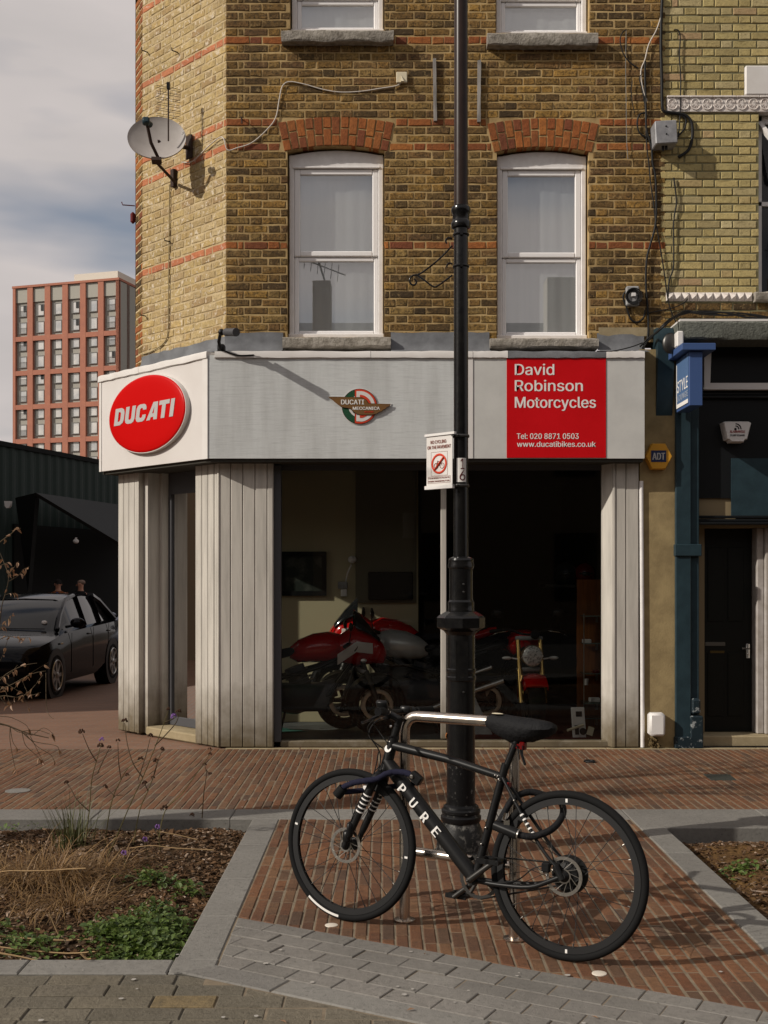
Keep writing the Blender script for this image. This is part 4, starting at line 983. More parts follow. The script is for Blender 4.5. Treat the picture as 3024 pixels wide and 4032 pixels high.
lat('upper_column', [(2409, 104), (2402, 106), (2396, 102), (2380, 104), (2370, 104), (2362, 93), (2250, 92), (2240, 94), (2235, 103), (2225, 104), (2214, 97), (2206, 100), (2198, 94), (2192, 62)], m_pole)
lat('middle_shaft', [(2194, 58), (1700, 57), (900, 56)], m_pole)
lat('joint_ring', [(902, 58), (898, 74), (886, 78), (876, 76), (868, 66), (846, 66), (838, 74), (828, 78), (818, 74), (812, 60)], m_pole)
lat('top_shaft', [(814, 55), (0, 53), (-700, 50)], mat('glare-tinted post paint', (.022, .013, .011), .3, col2=(.03, .018, .014), ns=12, rvar=.08))  # reddish sun glare on the black shaft put into its paint colour
mb = MB(); mb.torus(hw(112)+.001, .006, 32, 6, (0, 0, 0), Matrix.Translation((LX, LY, zc_(2897))) @ Matrix.Rotation(R(90), 4, 'X'), sq=2.6, a0=R(170), a1=R(330)); tag(mb.build('cable_tie', m_tape), 'orange band of tape wrapped round the lower lamp post', 'tape')
mb = MB()   # door and fixings on the access column
for y in (2720, 2810, 2300, 2330):
    mb = MB(); mb.ball((LX+.01, LY-hw(112), zc_(y)), (.006, .004, .006), 6, 4); mb.build('bolt', m_dksteel, lp)
mb = MB(); mb.box(LX-.035, LX+.035, LY-hw(113)-.003, LY-hw(90), zc_(2690)+.02, zc_(2520)); mb.build('access_door', m_pole, lp)
# no cycling sign: swung 45 degrees on two brackets
TH2 = R(-44)
sw, sh = .196, .292
sO = Vector((fx(1680, LY+.05), LY+.085, 0)); zS = zc_(1812)
ns = thing('no_cycling_sign', 'white no cycling sign with red circle bracketed to the lamp post', 'sign', (sO.x, sO.y, zS))
MS = Matrix.Translation((sO.x, sO.y, zS)) @ Matrix.Rotation(TH2, 4, 'Z')
mb = MB(); mb.box(0, sw, 0, .004, -sh/2, sh/2, MS, ch=.001); mb.build('plate', m_white, ns)
mb = MB(); mb.box(-.008, sw+.02, -.008, .012, sh/2-.004, sh/2+.010, MS); mb.box(-.008, sw+.006, -.008, .012, -sh/2-.016, -sh/2+.004, MS); mb.build('frame_rail', m_wplast, ns)
def on(u, z, d=.002): return MS @ Vector((u, -d, z))
m_ink = mat('red brown ink', (.22, .05, .03), .6); m_sred = mat('prohibition red', (.55, .05, .02), .5)
text('NO CYCLING', m_ink, ns, on(.034, .098), .118, .019, TH2); text('ON THE PAVEMENT', m_ink, ns, on(.010, .068), .176, .019, TH2)
text('IT IS AN OFFENCE TO CYCLE ON THE', m_ink, ns, on(.018, -.103), .158, .008, TH2); text('PAVEMENT. MAXIMUM PENALTY £500', m_ink, ns, on(.018, -.121), .158, .008, TH2)
mb = MB(); c = (.098, -.002, -.018)
mb.torus(.052, .0062, 40, 6, c, MS, sq=.3); mb.tube([(c[0]-.036, -.0045, c[2]-.036), (c[0]+.036, -.0045, c[2]+.036)], .0045, 6, M=MS); mb.build('prohibition_ring', m_sred, ns)
mb = MB()
for dx in (-.022, .022): mb.torus(.0155, .0016, 20, 5, (c[0]+dx, -.002, c[2]-.012), MS, sq=.4)
for a, b in (((-.022, -.012), (-.012, .012)), ((-.012, .012), (.012, .012)), ((-.012, .006), (.0, -.012)), ((.0, -.012), (.012, .012)), ((.022, -.012), (.010, .018)), ((.010, .018), (.016, .020)), ((-.014, .016), (-.008, .016)), ((-.022, -.012), (.0, -.012))):
    mb.tube([(c[0]+a[0], -.002, c[2]+a[1]), (c[0]+b[0], -.002, c[2]+b[1])], .0014, 5, M=MS)
mb.build('bicycle_pictogram', m_ink, ns)
mb = MB()
for (u0, u1, z0, z1) in ((.036, .160, -.086, .05), (.012, .182, -.128, -.09)):
    for q in ((u0, u1, z0, z0+.0012), (u0, u1, z1-.0012, z1), (u0, u0+.0012, z0, z1), (u1-.0012, u1, z0, z1)): mb.box(q[0], q[1], -.0012, -.0002, q[2], q[3], MS)
mb.build('border_line', m_ink, ns)
for z in (sh/2-.01, -sh/2+.0):
    mb = MB(); mb.torus(hw(60), .006, 24, 6, (0, 0, 0), Matrix.Translation((LX, LY, zS+z)) @ Matrix.Rotation(R(90), 4, 'X'), sq=1.6); e = MS @ Vector((sw, 0, z)); mb.tube([e, (LX-.03, LY-.01, zS+z)], .008, 6); mb.ball((LX-.025, LY-.055, zS+z), .010, 8, 6); mb.build('bracket', m_dksteel, ns)
# 16 number label bent round the post
nl = thing('number_label', 'white label reading 1 over 6 stuck round the lamp post beside the sign', 'label', (LX, LY, zc_(1853)))
rr = hw(58)+.0012
def arc_strip(mb, a0, a1, z0, z1, r, n=10):
    vs = [];
    for i in range(n+1):
        a = a0+(a1-a0)*i/n; vs += [(LX+r*math.sin(a), LY-r*math.cos(a), z0), (LX+r*math.sin(a), LY-r*math.cos(a), z1)]
    mb.add(vs, [(2*i, 2*i+2, 2*i+3, 2*i+1) for i in range(n)])
mb = MB(); arc_strip(mb, R(-40), R(38), zc_(1900), zc_(1806), rr); mb.build('sticker', m_white, nl)
for s_, y0, y1 in (('1', 1850, 1809), ('6', 1894, 1855)):
    me = text_mesh(s_, 0, .0, 0); me2 = me.copy(); xs_ = [v.co.x for v in me.vertices]; ys_ = [v.co.y for v in me.vertices]
    wdt = .022 if s_ == '1' else .034; c0_ = (min(xs_)+max(xs_))/2
    for v in me.vertices:
        u = (v.co.x-c0_)/(max(xs_)-min(xs_))*wdt+.006; a = u/rr; z = zc_(y0)+(v.co.y-min(ys_))/(max(ys_)-min(ys_))*(zc_(y1)-zc_(y0)); r_ = rr+.0015
        v.co = (LX+r_*math.sin(a), LY-r_*math.cos(a), z)
    me.materials.clear(); me.materials.append(mat('dark red numeral', (.09, .012, .012), .5)); link('numeral', me, nl)
# scroll bracket fixed to the post
sc = thing('scroll_bracket', 'black wrought iron scroll bracket sticking out from the lamp post between the windows', 'bracket', (LX-.04, LY, zc_(1050)))
def Z1(x, y): return Vector((fx(1350+x/2.765, LY), LY-.01, zc_(850+y/2.765)))
mb = MB(); mb.tube(smooth_pts([Z1(1190, 330), Z1(1080, 445), Z1(960, 550), Z1(830, 640), Z1(760, 655), Z1(725, 700), Z1(745, 750), Z1(785, 755), Z1(800, 715), Z1(775, 690)]), .0055, 6)
mb.tube(smooth_pts([Z1(790, 640), Z1(880, 700), Z1(985, 775), Z1(1050, 755), Z1(1190, 650)]), .005, 6); mb.tube(smooth_pts([Z1(1190, 255), Z1(1145, 245), Z1(1120, 275), Z1(1130, 310)]), .0055, 6); mb.tube(smooth_pts([Z1(1190, 530), Z1(1160, 518), Z1(1135, 540), Z1(1132, 565)]), .005, 6)
mb.build('scroll', m_pole, sc, smooth=60)
for y in (925, 1050):
    mb = MB(); mb.torus(hw(60), .005, 24, 6, (0, 0, 0), Matrix.Translation((LX, LY, zc_(y))) @ Matrix.Rotation(R(90), 4, 'X'), sq=1.4); mb.box(LX-.008, LX+.008, LY-.055, LY-.035, zc_(y)-.014, zc_(y)+.014); mb.build('clamp', m_pole, sc)

# ------------------------------------------------------------ shop signs
# red oval on the canted fascia
s0 = .92; oc = MF @ Vector((LF-s0, 0, 0)); ozc = fz(1632, oc.y)
ov = thing('oval_sign', 'red oval motorcycle maker sign with grey DUCATI lettering on the white corner fascia', 'sign', (oc.x, oc.y, ozc))
MO = Matrix.Translation((oc.x, oc.y, ozc)) @ Matrix.Rotation(TH, 4, 'Z')
a_, b_ = .655, .372
el = lambda q, n=64: [(math.cos(2*math.pi*i/n)*(a_+q), math.sin(2*math.pi*i/n)*(b_+q)) for i in range(n)]
mb = MB(); mb.prism(el(0), -.05, -.002, MO); mb.build('rim', m_white, ov, smooth=40)
mb = MB(); n = 64; rings = [[MO @ Vector((x, y, z)) for x, z in el(q)] for q, y in ((-.006, -.0495), (-.008, -.054), (-.03, -.060), (-.1, -.066), (-.3, -.068))]
mb.loft(rings); mb.build('face', m_signred, ov, smooth=60)
# block letters, drawn as outlines in a 0..1 box
LET = {'D': [[(0, 0), (.62, 0), (.9, .12), (1, .32), (1, .72), (.9, .9), (.66, 1), (0, 1)], [(.36, .22), (.36, .78), (.52, .78), (.62, .70), (.62, .30), (.52, .22)]],
       'U': [[(0, 1), (0, .25), (.1, .08), (.3, 0), (.7, 0), (.9, .08), (1, .25), (1, 1), (.64, 1), (.64, .3), (.56, .22), (.44, .22), (.36, .3), (.36, 1)]],
       'C': [[(1, .66), (1, .78), (.9, .93), (.72, 1), (.28, 1), (.1, .93), (0, .78), (0, .22), (.1, .07), (.28, 0), (.72, 0), (.9, .07), (1, .22), (1, .38), (.66, .38), (.66, .28), (.58, .22), (.44, .22), (.36, .3), (.36, .7), (.44, .78), (.58, .78), (.66, .72), (.66, .66)]],
       'A': [[(0, 0), (.36, 0), (.42, .16), (.68, .16), (.7, 0), (1.05, 0), (.98, 1), (.52, 1)], [(.52, .36), (.66, .72), (.68, .36)]],
       'T': [[(.3, 0), (.66, 0), (.66, .76), (1, .76), (1, 1), (0, 1), (0, .76), (.3, .76)]], 'I': [[(0, 0), (.36, 0), (.36, 1), (0, 1)]]}
def block_word(word, W, H, sh_, gap=.12, asp=1.0):
    c = bpy.data.curves.new('w', 'CURVE'); c.dimensions = '2D'; c.fill_mode = 'BOTH'; x = 0; adv = []
    for ch in word: adv.append(.36 if ch == 'I' else 1.0)
    tot = sum(adv)+gap*(len(word)-1); s = W/tot
    for ch, a in zip(word, adv):
        for o_ in LET[ch]:
            sp_ = c.splines.new('POLY'); sp_.points.add(len(o_)-1); sp_.use_cyclic_u = True
            for p, (u, v) in zip(sp_.points, o_): p.co = ((x+u)*s+v*H*sh_, v*H, 0, 1)
        x += a+gap
    ob = bpy.data.objects.new('w', c); COL.objects.link(ob); dg = bpy.context.evaluated_depsgraph_get(); dg.update(); me = bpy.data.meshes.new_from_object(ob.evaluated_get(dg)); bpy.data.objects.remove(ob); return me
me = block_word('DUCATI', 1.01, .165, .22); me.materials.clear(); me.materials.append(m_letg)
lo = bpy.data.objects.new('lettering', me); COL.objects.link(lo); lo.parent = ov; lo.matrix_local = Matrix.Rotation(TH, 4, 'Z') @ Matrix.Translation((-.535, -.0702, -.070)) @ Matrix.Rotation(R(90), 4, 'X')
# red name panel
rx0, rx1, rz0, rz1 = fx(1995, YF), fx(2386, YF), fz(1803, YF), fz(1403, YF)
rs = thing('name_sign', 'flat red sign reading David Robinson Motorcycles on the fascia', 'sign', ((rx0+rx1)/2, YF, (rz0+rz1)/2))
mb = MB(); mb.box(rx0, rx1, YF-.006, YF-.001, rz0, rz1, ch=.0015); mb.build('panel', m_signred2, rs)
fxs = lambda x: fx(1600+x/1.165, YF); fzs = lambda y: fz(1280+y/1.165, YF)
kx = YF/FL/1.165
for s_, x0, x1, yb, hh in (('David', 497, 678, 230, 52), ('Robinson', 497, 809, 304, 52), ('Motorcycles', 497, 869, 394, 64), ('Tel: 020 8871 0503', 506, 790, 523, 26), ('www.ducatibikes.co.uk', 507, 868, 559, 25)):
    text(s_, m_letw, rs, (fxs(x0), YF-.0065, fzs(yb)), (x1-x0)*kx, hh*kx, off=.012)
# winged roundel
ex, ez = fx(1416, YF), fz(1601, YF); ke = YF/FL/5.72
em = thing('winged_emblem', 'small round red and green emblem with brown wings and DUCATI MECCANICA lettering', 'emblem', (ex, YF, ez))
E_ = lambda pts: [(ex+(x-835)*ke, ez-(y-580)*ke) for x, y in pts]
circ = lambda r, a0=0, a1=360, n=40: [(835+r*math.cos(R(a0+(a1-a0)*i/n)), 580-r*math.sin(R(a0+(a1-a0)*i/n))) for i in range(n+(0 if a1-a0 == 360 else 1))]
def lay2(nm, pts, d, mt, t=.002):
    mb = MB(); mb.prism(E_(pts), YF-d-t, YF-d+.0005); mb.build(nm, mt, em)
m_egr = mat('emblem green', (.018, .085, .04), .5, col2=(.01, .045, .022), ns=90); m_ebr = mat('emblem brown', (.17, .085, .025), .5, col2=(.14, .072, .03), ns=20); m_ebk = mat('emblem outline', (.015, .013, .012), .5)
wing = [(140, 368), (500, 376), (870, 380), (980, 440), (1030, 520), (1530, 535), (1495, 585), (1440, 600), (1425, 632), (1360, 655), (1340, 690), (1280, 705), (1230, 740), (1120, 768), (850, 770), (760, 745), (690, 690), (640, 628), (450, 600), (350, 545), (300, 505), (240, 450), (170, 405)]
cw = (835, 570)
grow = lambda pts, s: [(x+(18*s if x > 835 else -18*s), y+(14*s if y > 570 else -14*s)) for x, y in pts]
lay2('backing', circ(412), .002, m_white, .004); lay2('wing_backing', grow(wing, 1.4), .0025, m_white, .004); lay2('outline_ring', circ(400), .007, m_ebk)
lay2('green_half', circ(386, 107, 253)[:], .0095, m_egr); lay2('red_half', circ(386, -106, 106), .0095, m_sred)
lay2('white_letter', [(765, 235)]+circ(345, 82, -82)+[(760, 912)], .012, m_white); lay2('red_core', [(842, 318)]+circ(262, 80, -80)+[(838, 835)], .0145, m_sred)
lay2('white_arc', [(585, 625), (640, 625), (690, 720), (728, 750), (724, 805), (660, 755), (610, 690)], .012, m_white); lay2('white_chip', [(690, 375), (728, 350), (728, 378)], .012, m_white)
lay2('wing_outline', grow(wing, .55), .0175, m_ebk); lay2('wing', wing, .020, m_ebr)
text('DUCATI', m_letw, em, (ex+(418-835)*ke, YF-.0225, ez-(540-580)*ke), 518*ke, 108*ke, off=.025); text('MECCANICA', m_letw, em, (ex+(682-835)*ke, YF-.0225, ez-(660-580)*ke), 608*ke, 68*ke, off=.03); text('BOLOGNA', m_sred, em, (ex+(945-835)*ke, YF-.0225, ez-(722-580)*ke), 205*ke, 34*ke, off=.03)
# projecting STYLE LOUNGE sign
bx, by0, by1, bz0, bz1 = 2.667, 9.98, 10.42, fz(1598, 10.0), fz(1385, 10.0)
bs = thing('projecting_sign', 'blue projecting sign reading STYLE LOUNGE hung out from the dark shopfront', 'sign', (bx, by1, bz1))
mb = MB(); mb.box(bx, bx+.115, by0, by1, bz0, bz1, ch=.004); mb.build('board', m_blue2, bs)
mb = MB(); mb.box(bx-.004, bx-.0005, by0+.02, by1-.01, bz0+.03, bz1-.01); mb.build('face_panel', m_blue, bs)
mb = MB(); mb.box(bx-.075, bx+.22, by0-.04, by1+.06, bz1+.004, bz1+.065, ch=.004); mb.build('cap', m_blue2, bs)
mb = MB(); mb.box(bx-.007, bx-.0045, by0+.03, by1-.02, bz0+.03, bz0+.065); mb.box(bx-.007, bx-.0045, by1-.035, by1-.02, bz0+.066, bz1-.05); mb.build('white_edge', m_letw, bs)
text('STYLE', m_letw, bs, (bx-.005, by1-.045, bz0+.165), .36, .105, R(-90), off=.0); text('LOUNGE', mat('pale blue lettering', (.35, .38, .43), .5), bs, (bx-.005, by1-.045, bz0+.09), .36, .052, R(-90), sp=1.15)
mb = MB(); mb.tube([(bx+.05, by1, bz1-.1), (bx+.05, YB-.1, bz1-.1)], .015); mb.tube([(bx+.05, by1, bz0+.1), (bx+.05, YB-.1, bz0+.1)], .015); mb.build('fixing_arm', m_dksteel, bs)
# wall lamp over the sign
wl = thing('wall_lamp', 'small white box lamp on a round dark base above the blue projecting sign', 'lamp', (2.68, YB-.34, 3.7)); wy = YB-.40
c = P(2660, 1338, wy)
mb = MB(); mb.ball((c.x-.03, wy+.06, c.z-.02), (.075, .03, .095), 16, 10); mb.build('base', m_dksteel, wl, smooth=60)
mb = MB(); mb.box(c.x+.0, c.x+.06, wy-.05, wy+.05, c.z-.07, c.z+.07, ch=.01); mb.build('lens', m_wplast, wl)
# alarm boxes
hx = P(2593, 1797, YB-.1-.07)
ab = thing('alarm_box', 'yellow hexagonal alarm box with a blue label on the tan pier', 'alarm', hx)
hexp = [(-52, 0), (-26, 50), (26, 50), (53, 0), (26, -50), (-26, -50)]; hexp = [(hx.x+x/425, hx.z+z/425) for x, z in hexp]
mb = MB(); mb.loft([[(hx.x+(x-hx.x)*s_, y, hx.z+(z-hx.z)*s_) for x, z in hexp] for s_, y in ((.94, YB-.1-.085), (1, YB-.1-.07), (1, YB-.1))]); mb.build('cover', m_yell, ab, smooth=30)
mb = MB(); mb.box(hx.x-.072, hx.x+.066, YB-.1-.088, YB-.1-.0855, hx.z-.052, hx.z+.052); mb.build('label', m_navyp, ab); text('ADT', m_letg, ab, (hx.x-.062, YB-.1-.0885, hx.z-.032), .118, .062, off=.03)
hx = P(2901, 1700, YB-.1)
ab = thing('alarm_box', 'grey white tapered alarm box with wireless waves printed on the dark shopfront', 'alarm', hx)
mb = MB(); tp = [(-55, 36), (-45, 40), (45, 40), (56, 34), (40, -30), (30, -32), (26, -41), (-24, -41), (-30, -32), (-40, -30)]
tp = [(hx.x+x/425, hx.z+z/425) for x, z in tp]; mb.loft([[(hx.x+(x-hx.x)*s_, y, hx.z+(z-hx.z)*s_) for x, z in tp] for s_, y in ((.92, YB-.12), (1, YB-.10), (1, YB-.0))]); mb.build('cover', m_wplast, ab, smooth=30)
text('ALARMWISE', mat('alarm red print', (.3, .03, .03), .5), ab, (hx.x-.07, YB-.1205, hx.z-.012), .14, .022, off=.02); text('01689 826605', m_dgrey, ab, (hx.x-.066, YB-.1205, hx.z-.044), .132, .018, off=.03)
mb = MB(); 
for r_ in (.03, .05): mb.torus(r_, .006, 12, 5, (hx.x-.018, YB-.1205, hx.z+.02), sq=.2, a0=0, a1=R(90))
mb.ball((hx.x-.018, YB-.1205, hx.z+.022), (.012, .003, .012), 10, 6); mb.build('wave_mark', m_black, ab)
# white meter box low on the pier
hx = P(2587, 2853, YB-.19)
ub = thing('meter_box', 'white plastic box with a curved front low on the tan pier', 'meter box', hx)
mb = MB(); mb.box(hx.x-.072, hx.x+.072, YB-.215, YB-.1, hx.z-.105, hx.z+.105, ch=.02); mb.build('cover', m_wplast, ub, smooth=40)
mb = MB()
for i in range(30):
    x, z = hx.x+rnd.uniform(-.05, .03), rnd.uniform(.02, .1); mb.tube([(x, YB-.11, z), (x+rnd.uniform(-.03, .03), YB-.13-rnd.uniform(0, .03), z-rnd.uniform(.0, .03))], .006, 4)
mb.build('foam_crumb', mat('dead weed clump', (.12, .085, .04), .9), ub)
# grey junction box and other fittings among the cables
jb = P(2610, 540, YB-.05)
bx_ = thing('junction_box', 'weathered grey metal junction box hung among the cables', 'junction box', jb)
MJ = Matrix.Translation((jb.x, YB-.13, jb.z)) @ Matrix.Rotation(R(-3), 4, 'Y')
mb = MB(); mb.box(-.1, .1, -.05, .128, -.105, .105, MJ, ch=.008); mb.build('case', mat('galvanised grey', (.30, .30, .31), .5, .2, col2=(.2, .2, .21), ns=14), bx_)
mb = MB();
for z in (.05, -.02): mb.ball((0, -.052, z), .008, 8, 5, MJ)
for z in (-.11,): mb.tube([(-.02, .02, -.1), (-.02, .02, -.15)], .012, 6, M=MJ); mb.tube([(.01, .02, -.1), (.01, .02, -.14)], .012, 6, M=MJ)
mb.build('screw', m_black, bx_, smooth=50)
jb = P(2491, 1165, YB-.05)
cb = thing('cable_box', 'small open grey wall box ringed by coiled cable', 'junction box', jb)
mb = MB(); mb.box(jb.x-.06, jb.x+.06, YB-.06, YB-.002, jb.z-.09, jb.z+.09, ch=.01); mb.build('case', m_grey, cb)
mb = MB()
for i in range(4): mb.torus(.05+.008*i, .006, 20, 5, (jb.x+rnd.uniform(-.01, .01), YB-.068-.004*i, jb.z-.01), sq=1)
mb.build('coil', m_cable, cb, smooth=60)
mb = MB(); mb.box(jb.x-.015, jb.x+.02, YB-.09, YB-.062, jb.z-.01, jb.z+.02); mb.build('connector', m_wplast, cb)
sk = P(1582, 303, YB-.03)
so_ = thing('cable_socket', 'small cream cable socket on the brickwork right of the upper left window', 'socket', sk)
mb = MB(); mb.box(sk.x-.05, sk.x+.05, YB-.028, YB-.001, sk.z-.05, sk.z+.05, ch=.005); mb.build('plate', m_cream, so_)
mb = MB(); mb.add([(sk.x-.008, YB-.029, sk.z+.02), (sk.x+.02, YB-.029, sk.z-.05), (sk.x-.008, YB-.029, sk.z-.05), (sk.x-.008, YB-.06, sk.z-.05), (sk.x+.02, YB-.06, sk.z-.05)], [(0, 1, 2), (0, 2, 3), (0, 3, 4), (0, 4, 1), (1, 4, 3, 2)]); mb.build('spout', m_cream, so_)
for xa, xb, ya, yb, lab in ((1704, 1716, 235, 480, 'left'), (1880, 1893, 242, 484, 'right')):
    mb = MB(); rings = []
    for i in range(9):
        t = i/8; z = fz(ya+(yb-ya)*t, YB); dx = (.008 if lab == 'left' else -.004)*t; q = rnd.uniform(-.002, .002)
        rings.append([(fx(xa, YB)+dx+q, YB-.028, z), (fx(xb, YB)+dx+q, YB-.03, z), (fx(xb, YB)+dx, YB-.001, z), (fx(xa, YB)+dx, YB-.001, z)])
    mb.loft(rings); tag(mb.build('timber_batten', m_timber), 'grey weathered timber batten screwed upright to the brick %s of the lamp post' % lab, 'batten', 'timber battens beside the lamp post')
# cables on the walls
def C3(x, y, d=.02): return P(2420+x/2.747, y/2.747, YB-d)
def C4(x, y, d=.02): return P(2350+x/2.461, 700+y/2.461, YB-d)
def C1(x, y, d=.02): return P(860+x/5.53, 300+y/5.53, YB-d)
def cable(pts, r, mt, lab, nm='cable', grp=None, k=5):
    mb = MB(); mb.tube(smooth_pts(pts, k), r, 6); return tag(mb.build(nm, mt, smooth=70), lab, 'cable', grp)
u_ = lambda x, y: P(x, y, YB-.012)
pc = MF  # dish cable across the corner
sw_ = [Vector((OL[0]+.7071*u, OL[1]-.7071*u, 0)) for u in (.72, .9, 1.15, 1.36)]
cable([Vector((p.x-.015, p.y-.015, z)) for p, z in zip(sw_, (5.58, 5.545, 5.62, 5.65))]+[u_(895, 590), u_(935, 582), u_(990, 563), u_(1045, 517), u_(1085, 465), u_(1100, 390), u_(1112, 340), u_(1140, 322), u_(1200, 332), u_(1270, 352), u_(1340, 363), u_(1420, 360), u_(1500, 348), u_(1560, 338), u_(1580, 325)], .0055, m_cablew, 'thin white cable looping over the brick from dish to socket')
cable([C3(515, -40), C3(505, 200), C3(500, 500), C3(505, 700), C3(510, 900), C3(512, 1100), C3(530, 1200), C3(640, 1220), C3(760, 1245), C3(830, 1320), C3(840, 1480), C3(800, 1620), C3(690, 1700)], .014, m_cable, 'thick black cable dropping down the join of the two buildings')
cable([C3(515, 60), C3(500, 180), C3(450, 330), C3(370, 480), C3(330, 640), C3(290, 740), C3(285, 830), C3(310, 980), C3(345, 1080), C3(330, 1120)], .006, m_cablew, 'white cable slanting across the dark brick at top right')
cable([C3(640, 325), C3(690, 330), C3(710, 420), C3(700, 600), C3(715, 850), C3(712, 1050), C3(705, 1300), C3(690, 1480)], .006, m_cable, 'single black cable hanging over the white moulded tiles')
cable([C3(125, 320), C3(80, 360), C3(60, 430), C3(70, 500), C3(100, 590), C3(170, 680), C3(260, 740)], .006, m_cable, 'black cable end hooked over a nail by the upper right window')
cable([C3(290, 800), C3(270, 860), C3(300, 980), C3(330, 1150), C3(335, 1300), C3(350, 1600), C3(370, 1760), C4(520, 40), C4(550, 250), C4(570, 430), C4(605, 620), C4(650, 900), C4(690, 1180), C4(730, 1320), C4(800, 1460)], .006, m_cable, 'black cable crossing from dark brick down to the blue sign')
cable([C3(330, 660), C3(330, 900), C3(340, 1200), C3(345, 1400), C3(400, 1600), C3(410, 1760), C4(570, 20), C4(572, 420), C4(520, 640), C4(485, 780), C4(475, 1000), C4(490, 1250), C4(500, 1420), C4(490, 1560), C4(440, 1640)], .010, m_cable, 'black cable bundle running down left of the brick join')
cable([C4(745, 0), C4(765, 150), C4(770, 260), C4(745, 420), C4(745, 700), C4(740, 880), C4(700, 1000), C4(690, 1150)], .007, m_cable, 'black cable clipped down the edge of the pale brick')
cable([C3(330, 1220), C3(270, 1240), C3(245, 1330), C3(265, 1430), C3(330, 1480), C3(380, 1490)], .008, m_cable, 'black cable loop left of the junction box')
cable([C3(560, 1220), C3(690, 1240), C3(770, 1290), C3(750, 1400), C3(660, 1490)], .008, m_cable, 'black cable loop curling into the junction box from above')
cable([C3(190, 880), C3(180, 1000), C3(195, 1130), C3(215, 1220)], .004, m_cable, 'short loose black wire on the dark brick')
cable([C3(125, 330), C3(120, 700), C3(125, 1100), C3(130, 1500), C3(145, 1720)], .003, mat('grey wire', (.2, .2, .19), .6), 'thin grey wire hanging straight down right of the window')
cable([C4(290, 1090), C4(255, 1150), C4(290, 1260), C4(330, 1370), C4(390, 1400), C4(450, 1360), C4(470, 1280)], .009, m_cable, 'black cable slung in a loop under the open wall box')
cable([C4(885, 1120), C4(870, 1190), C4(790, 1240), C4(700, 1270), C4(600, 1290), C4(500, 1310)], .005, m_cable, 'thin black wire curving under the studded white band')
for k in range(6):
    d = .03+.01*k; o_ = [rnd.uniform(-22, 22) for _ in range(9)]
    cable([C4(430+o_[0], 1650+o_[0], .06), C4(500, 1570+o_[1], .1), C4(600, 1480+o_[2]*.6, .34), C4(700, 1390+o_[3], .36), C4(850, 1310+o_[4], .06), C4(1000, 1310+o_[5], .05), C4(1230, 1320+o_[6], .05), C4(1450, 1330+o_[7], .05), C4(1700, 1370+o_[8], .05)], .0055 if k else .009, m_cable, ('thickest', 'lowest', 'second lowest', 'middle', 'second highest', 'highest')[k]+' black cable in the tangle slung along the dark shop cornice', grp='cables tangled along the cornice')
cable([C4(0, 1680, .3), C4(150, 1680, .3), C4(330, 1640, .3), C4(440, 1600, .2)], .005, m_cable, 'thin black wire lying along the top of the fascia')
# wires and nails on the canted wall
def CW(u, z, d=.012): v = M45 @ Vector((u, -d, z)); return v
cable([CW(.50, 5.42), CW(.49, 4.9), CW(.48, 4.3), CW(.47, 3.98), CW(.40, 3.88), CW(.2, 3.83), CW(.02, 3.82)], .006, mat('buff cable', (.34, .27, .15), .6), 'buff cable dropping from the satellite dish down the canted wall', k=5)
for i, (u, z, lab) in enumerate(((.1, 6.85, 'high on the canted wall'), (.07, 4.2, 'low near the left edge of the canted wall'), (.5, 4.86, 'beside the buff cable'), (.62, 6.68, 'near the top of the canted wall'))):
    mb = MB(); a = CW(u, z, -.01); b = CW(u, z, .07); mb.tube([a, b, b+Vector((0, 0, .025))], .006, 5); tag(mb.build('wall_hook', m_rust), 'rusty bent hook '+lab, 'hook', 'hooks in the canted wall')
mb = MB(); a = C1(515, 950, -.01); b = C1(515, 1030, .06); mb.tube([a, Vector((a.x, YB-.05, a.z)), b], .007, 5); tag(mb.build('wall_hook', m_rust), 'dark nail hook sticking out left of the left arch', 'hook')
mb = MB(); mb.tube([Vector(O3)+Vector((-0.0, 0, z_)) if 0 else Vector((O3[0], O3[1]-.02, z_)) for z_ in (5.4,)]+[Vector((O3[0]-.12, O3[1]-.05, 5.4)), Vector((O3[0]-.13, O3[1]-.05, 5.43))], .006, 5); mb.box(O3[0]-.05, O3[0], O3[1]-.03, O3[1]+.02, 5.22, 5.34, ch=.02); tag(mb.build('line_bracket', mat('rust red iron', (.12, .02, .02), .7)), 'rust red iron bracket on the left edge of the building', 'bracket')
# satellite dish with a small yagi aerial
def at_px(px, d):      # place along the canted wall, d metres in front of it, on the sight line of a photo column
    lo_, hi_ = -1.0, 2.0
    for _ in range(50):
        m__ = (lo_+hi_)/2; q = M45 @ Vector((m__, -d, 0))
        if q.x/q.y*FL+1512 < px: lo_ = m__
        else: hi_ = m__
    return q
dc = at_px(617, .36); dz = fz(542, dc.y)
sd_ = thing('satellite_dish', 'pale grey oval satellite dish on the canted brick wall', 'satellite dish', (dc.x, dc.y, dz))
MD = Matrix.Translation((dc.x, dc.y, dz)) @ Matrix.Rotation(R(5), 4, 'Z') @ Matrix.Rotation(R(-17), 4, 'X')
mb = MB(); n = 40; rings = []
da, db = .272, .232
prof = [(.0, .055), (.3, .050), (.6, .035), (.85, .014), (.98, 0), (1.0, -.004), (1.0, .012), (.85, .03), (.5, .055), (.0, .07)]
for q, y in prof: rings.append([(max(q, .001)*da*math.cos(2*math.pi*i/n), y, max(q, .001)*db*math.sin(2*math.pi*i/n)) for i in range(n)])
mb.loft(rings, MD); mb.build('reflector', m_dish, sd_, smooth=50)
mb = MB(); mb.tube([(.02, .01, -.215), (-.035, -.12, -.15), (-.06, -.24, -.045)], .016, 8, M=MD); mb.box(-.04, .05, -.02, .05, -.26, -.225, MD); mb.build('feed_arm', m_rust, sd_)
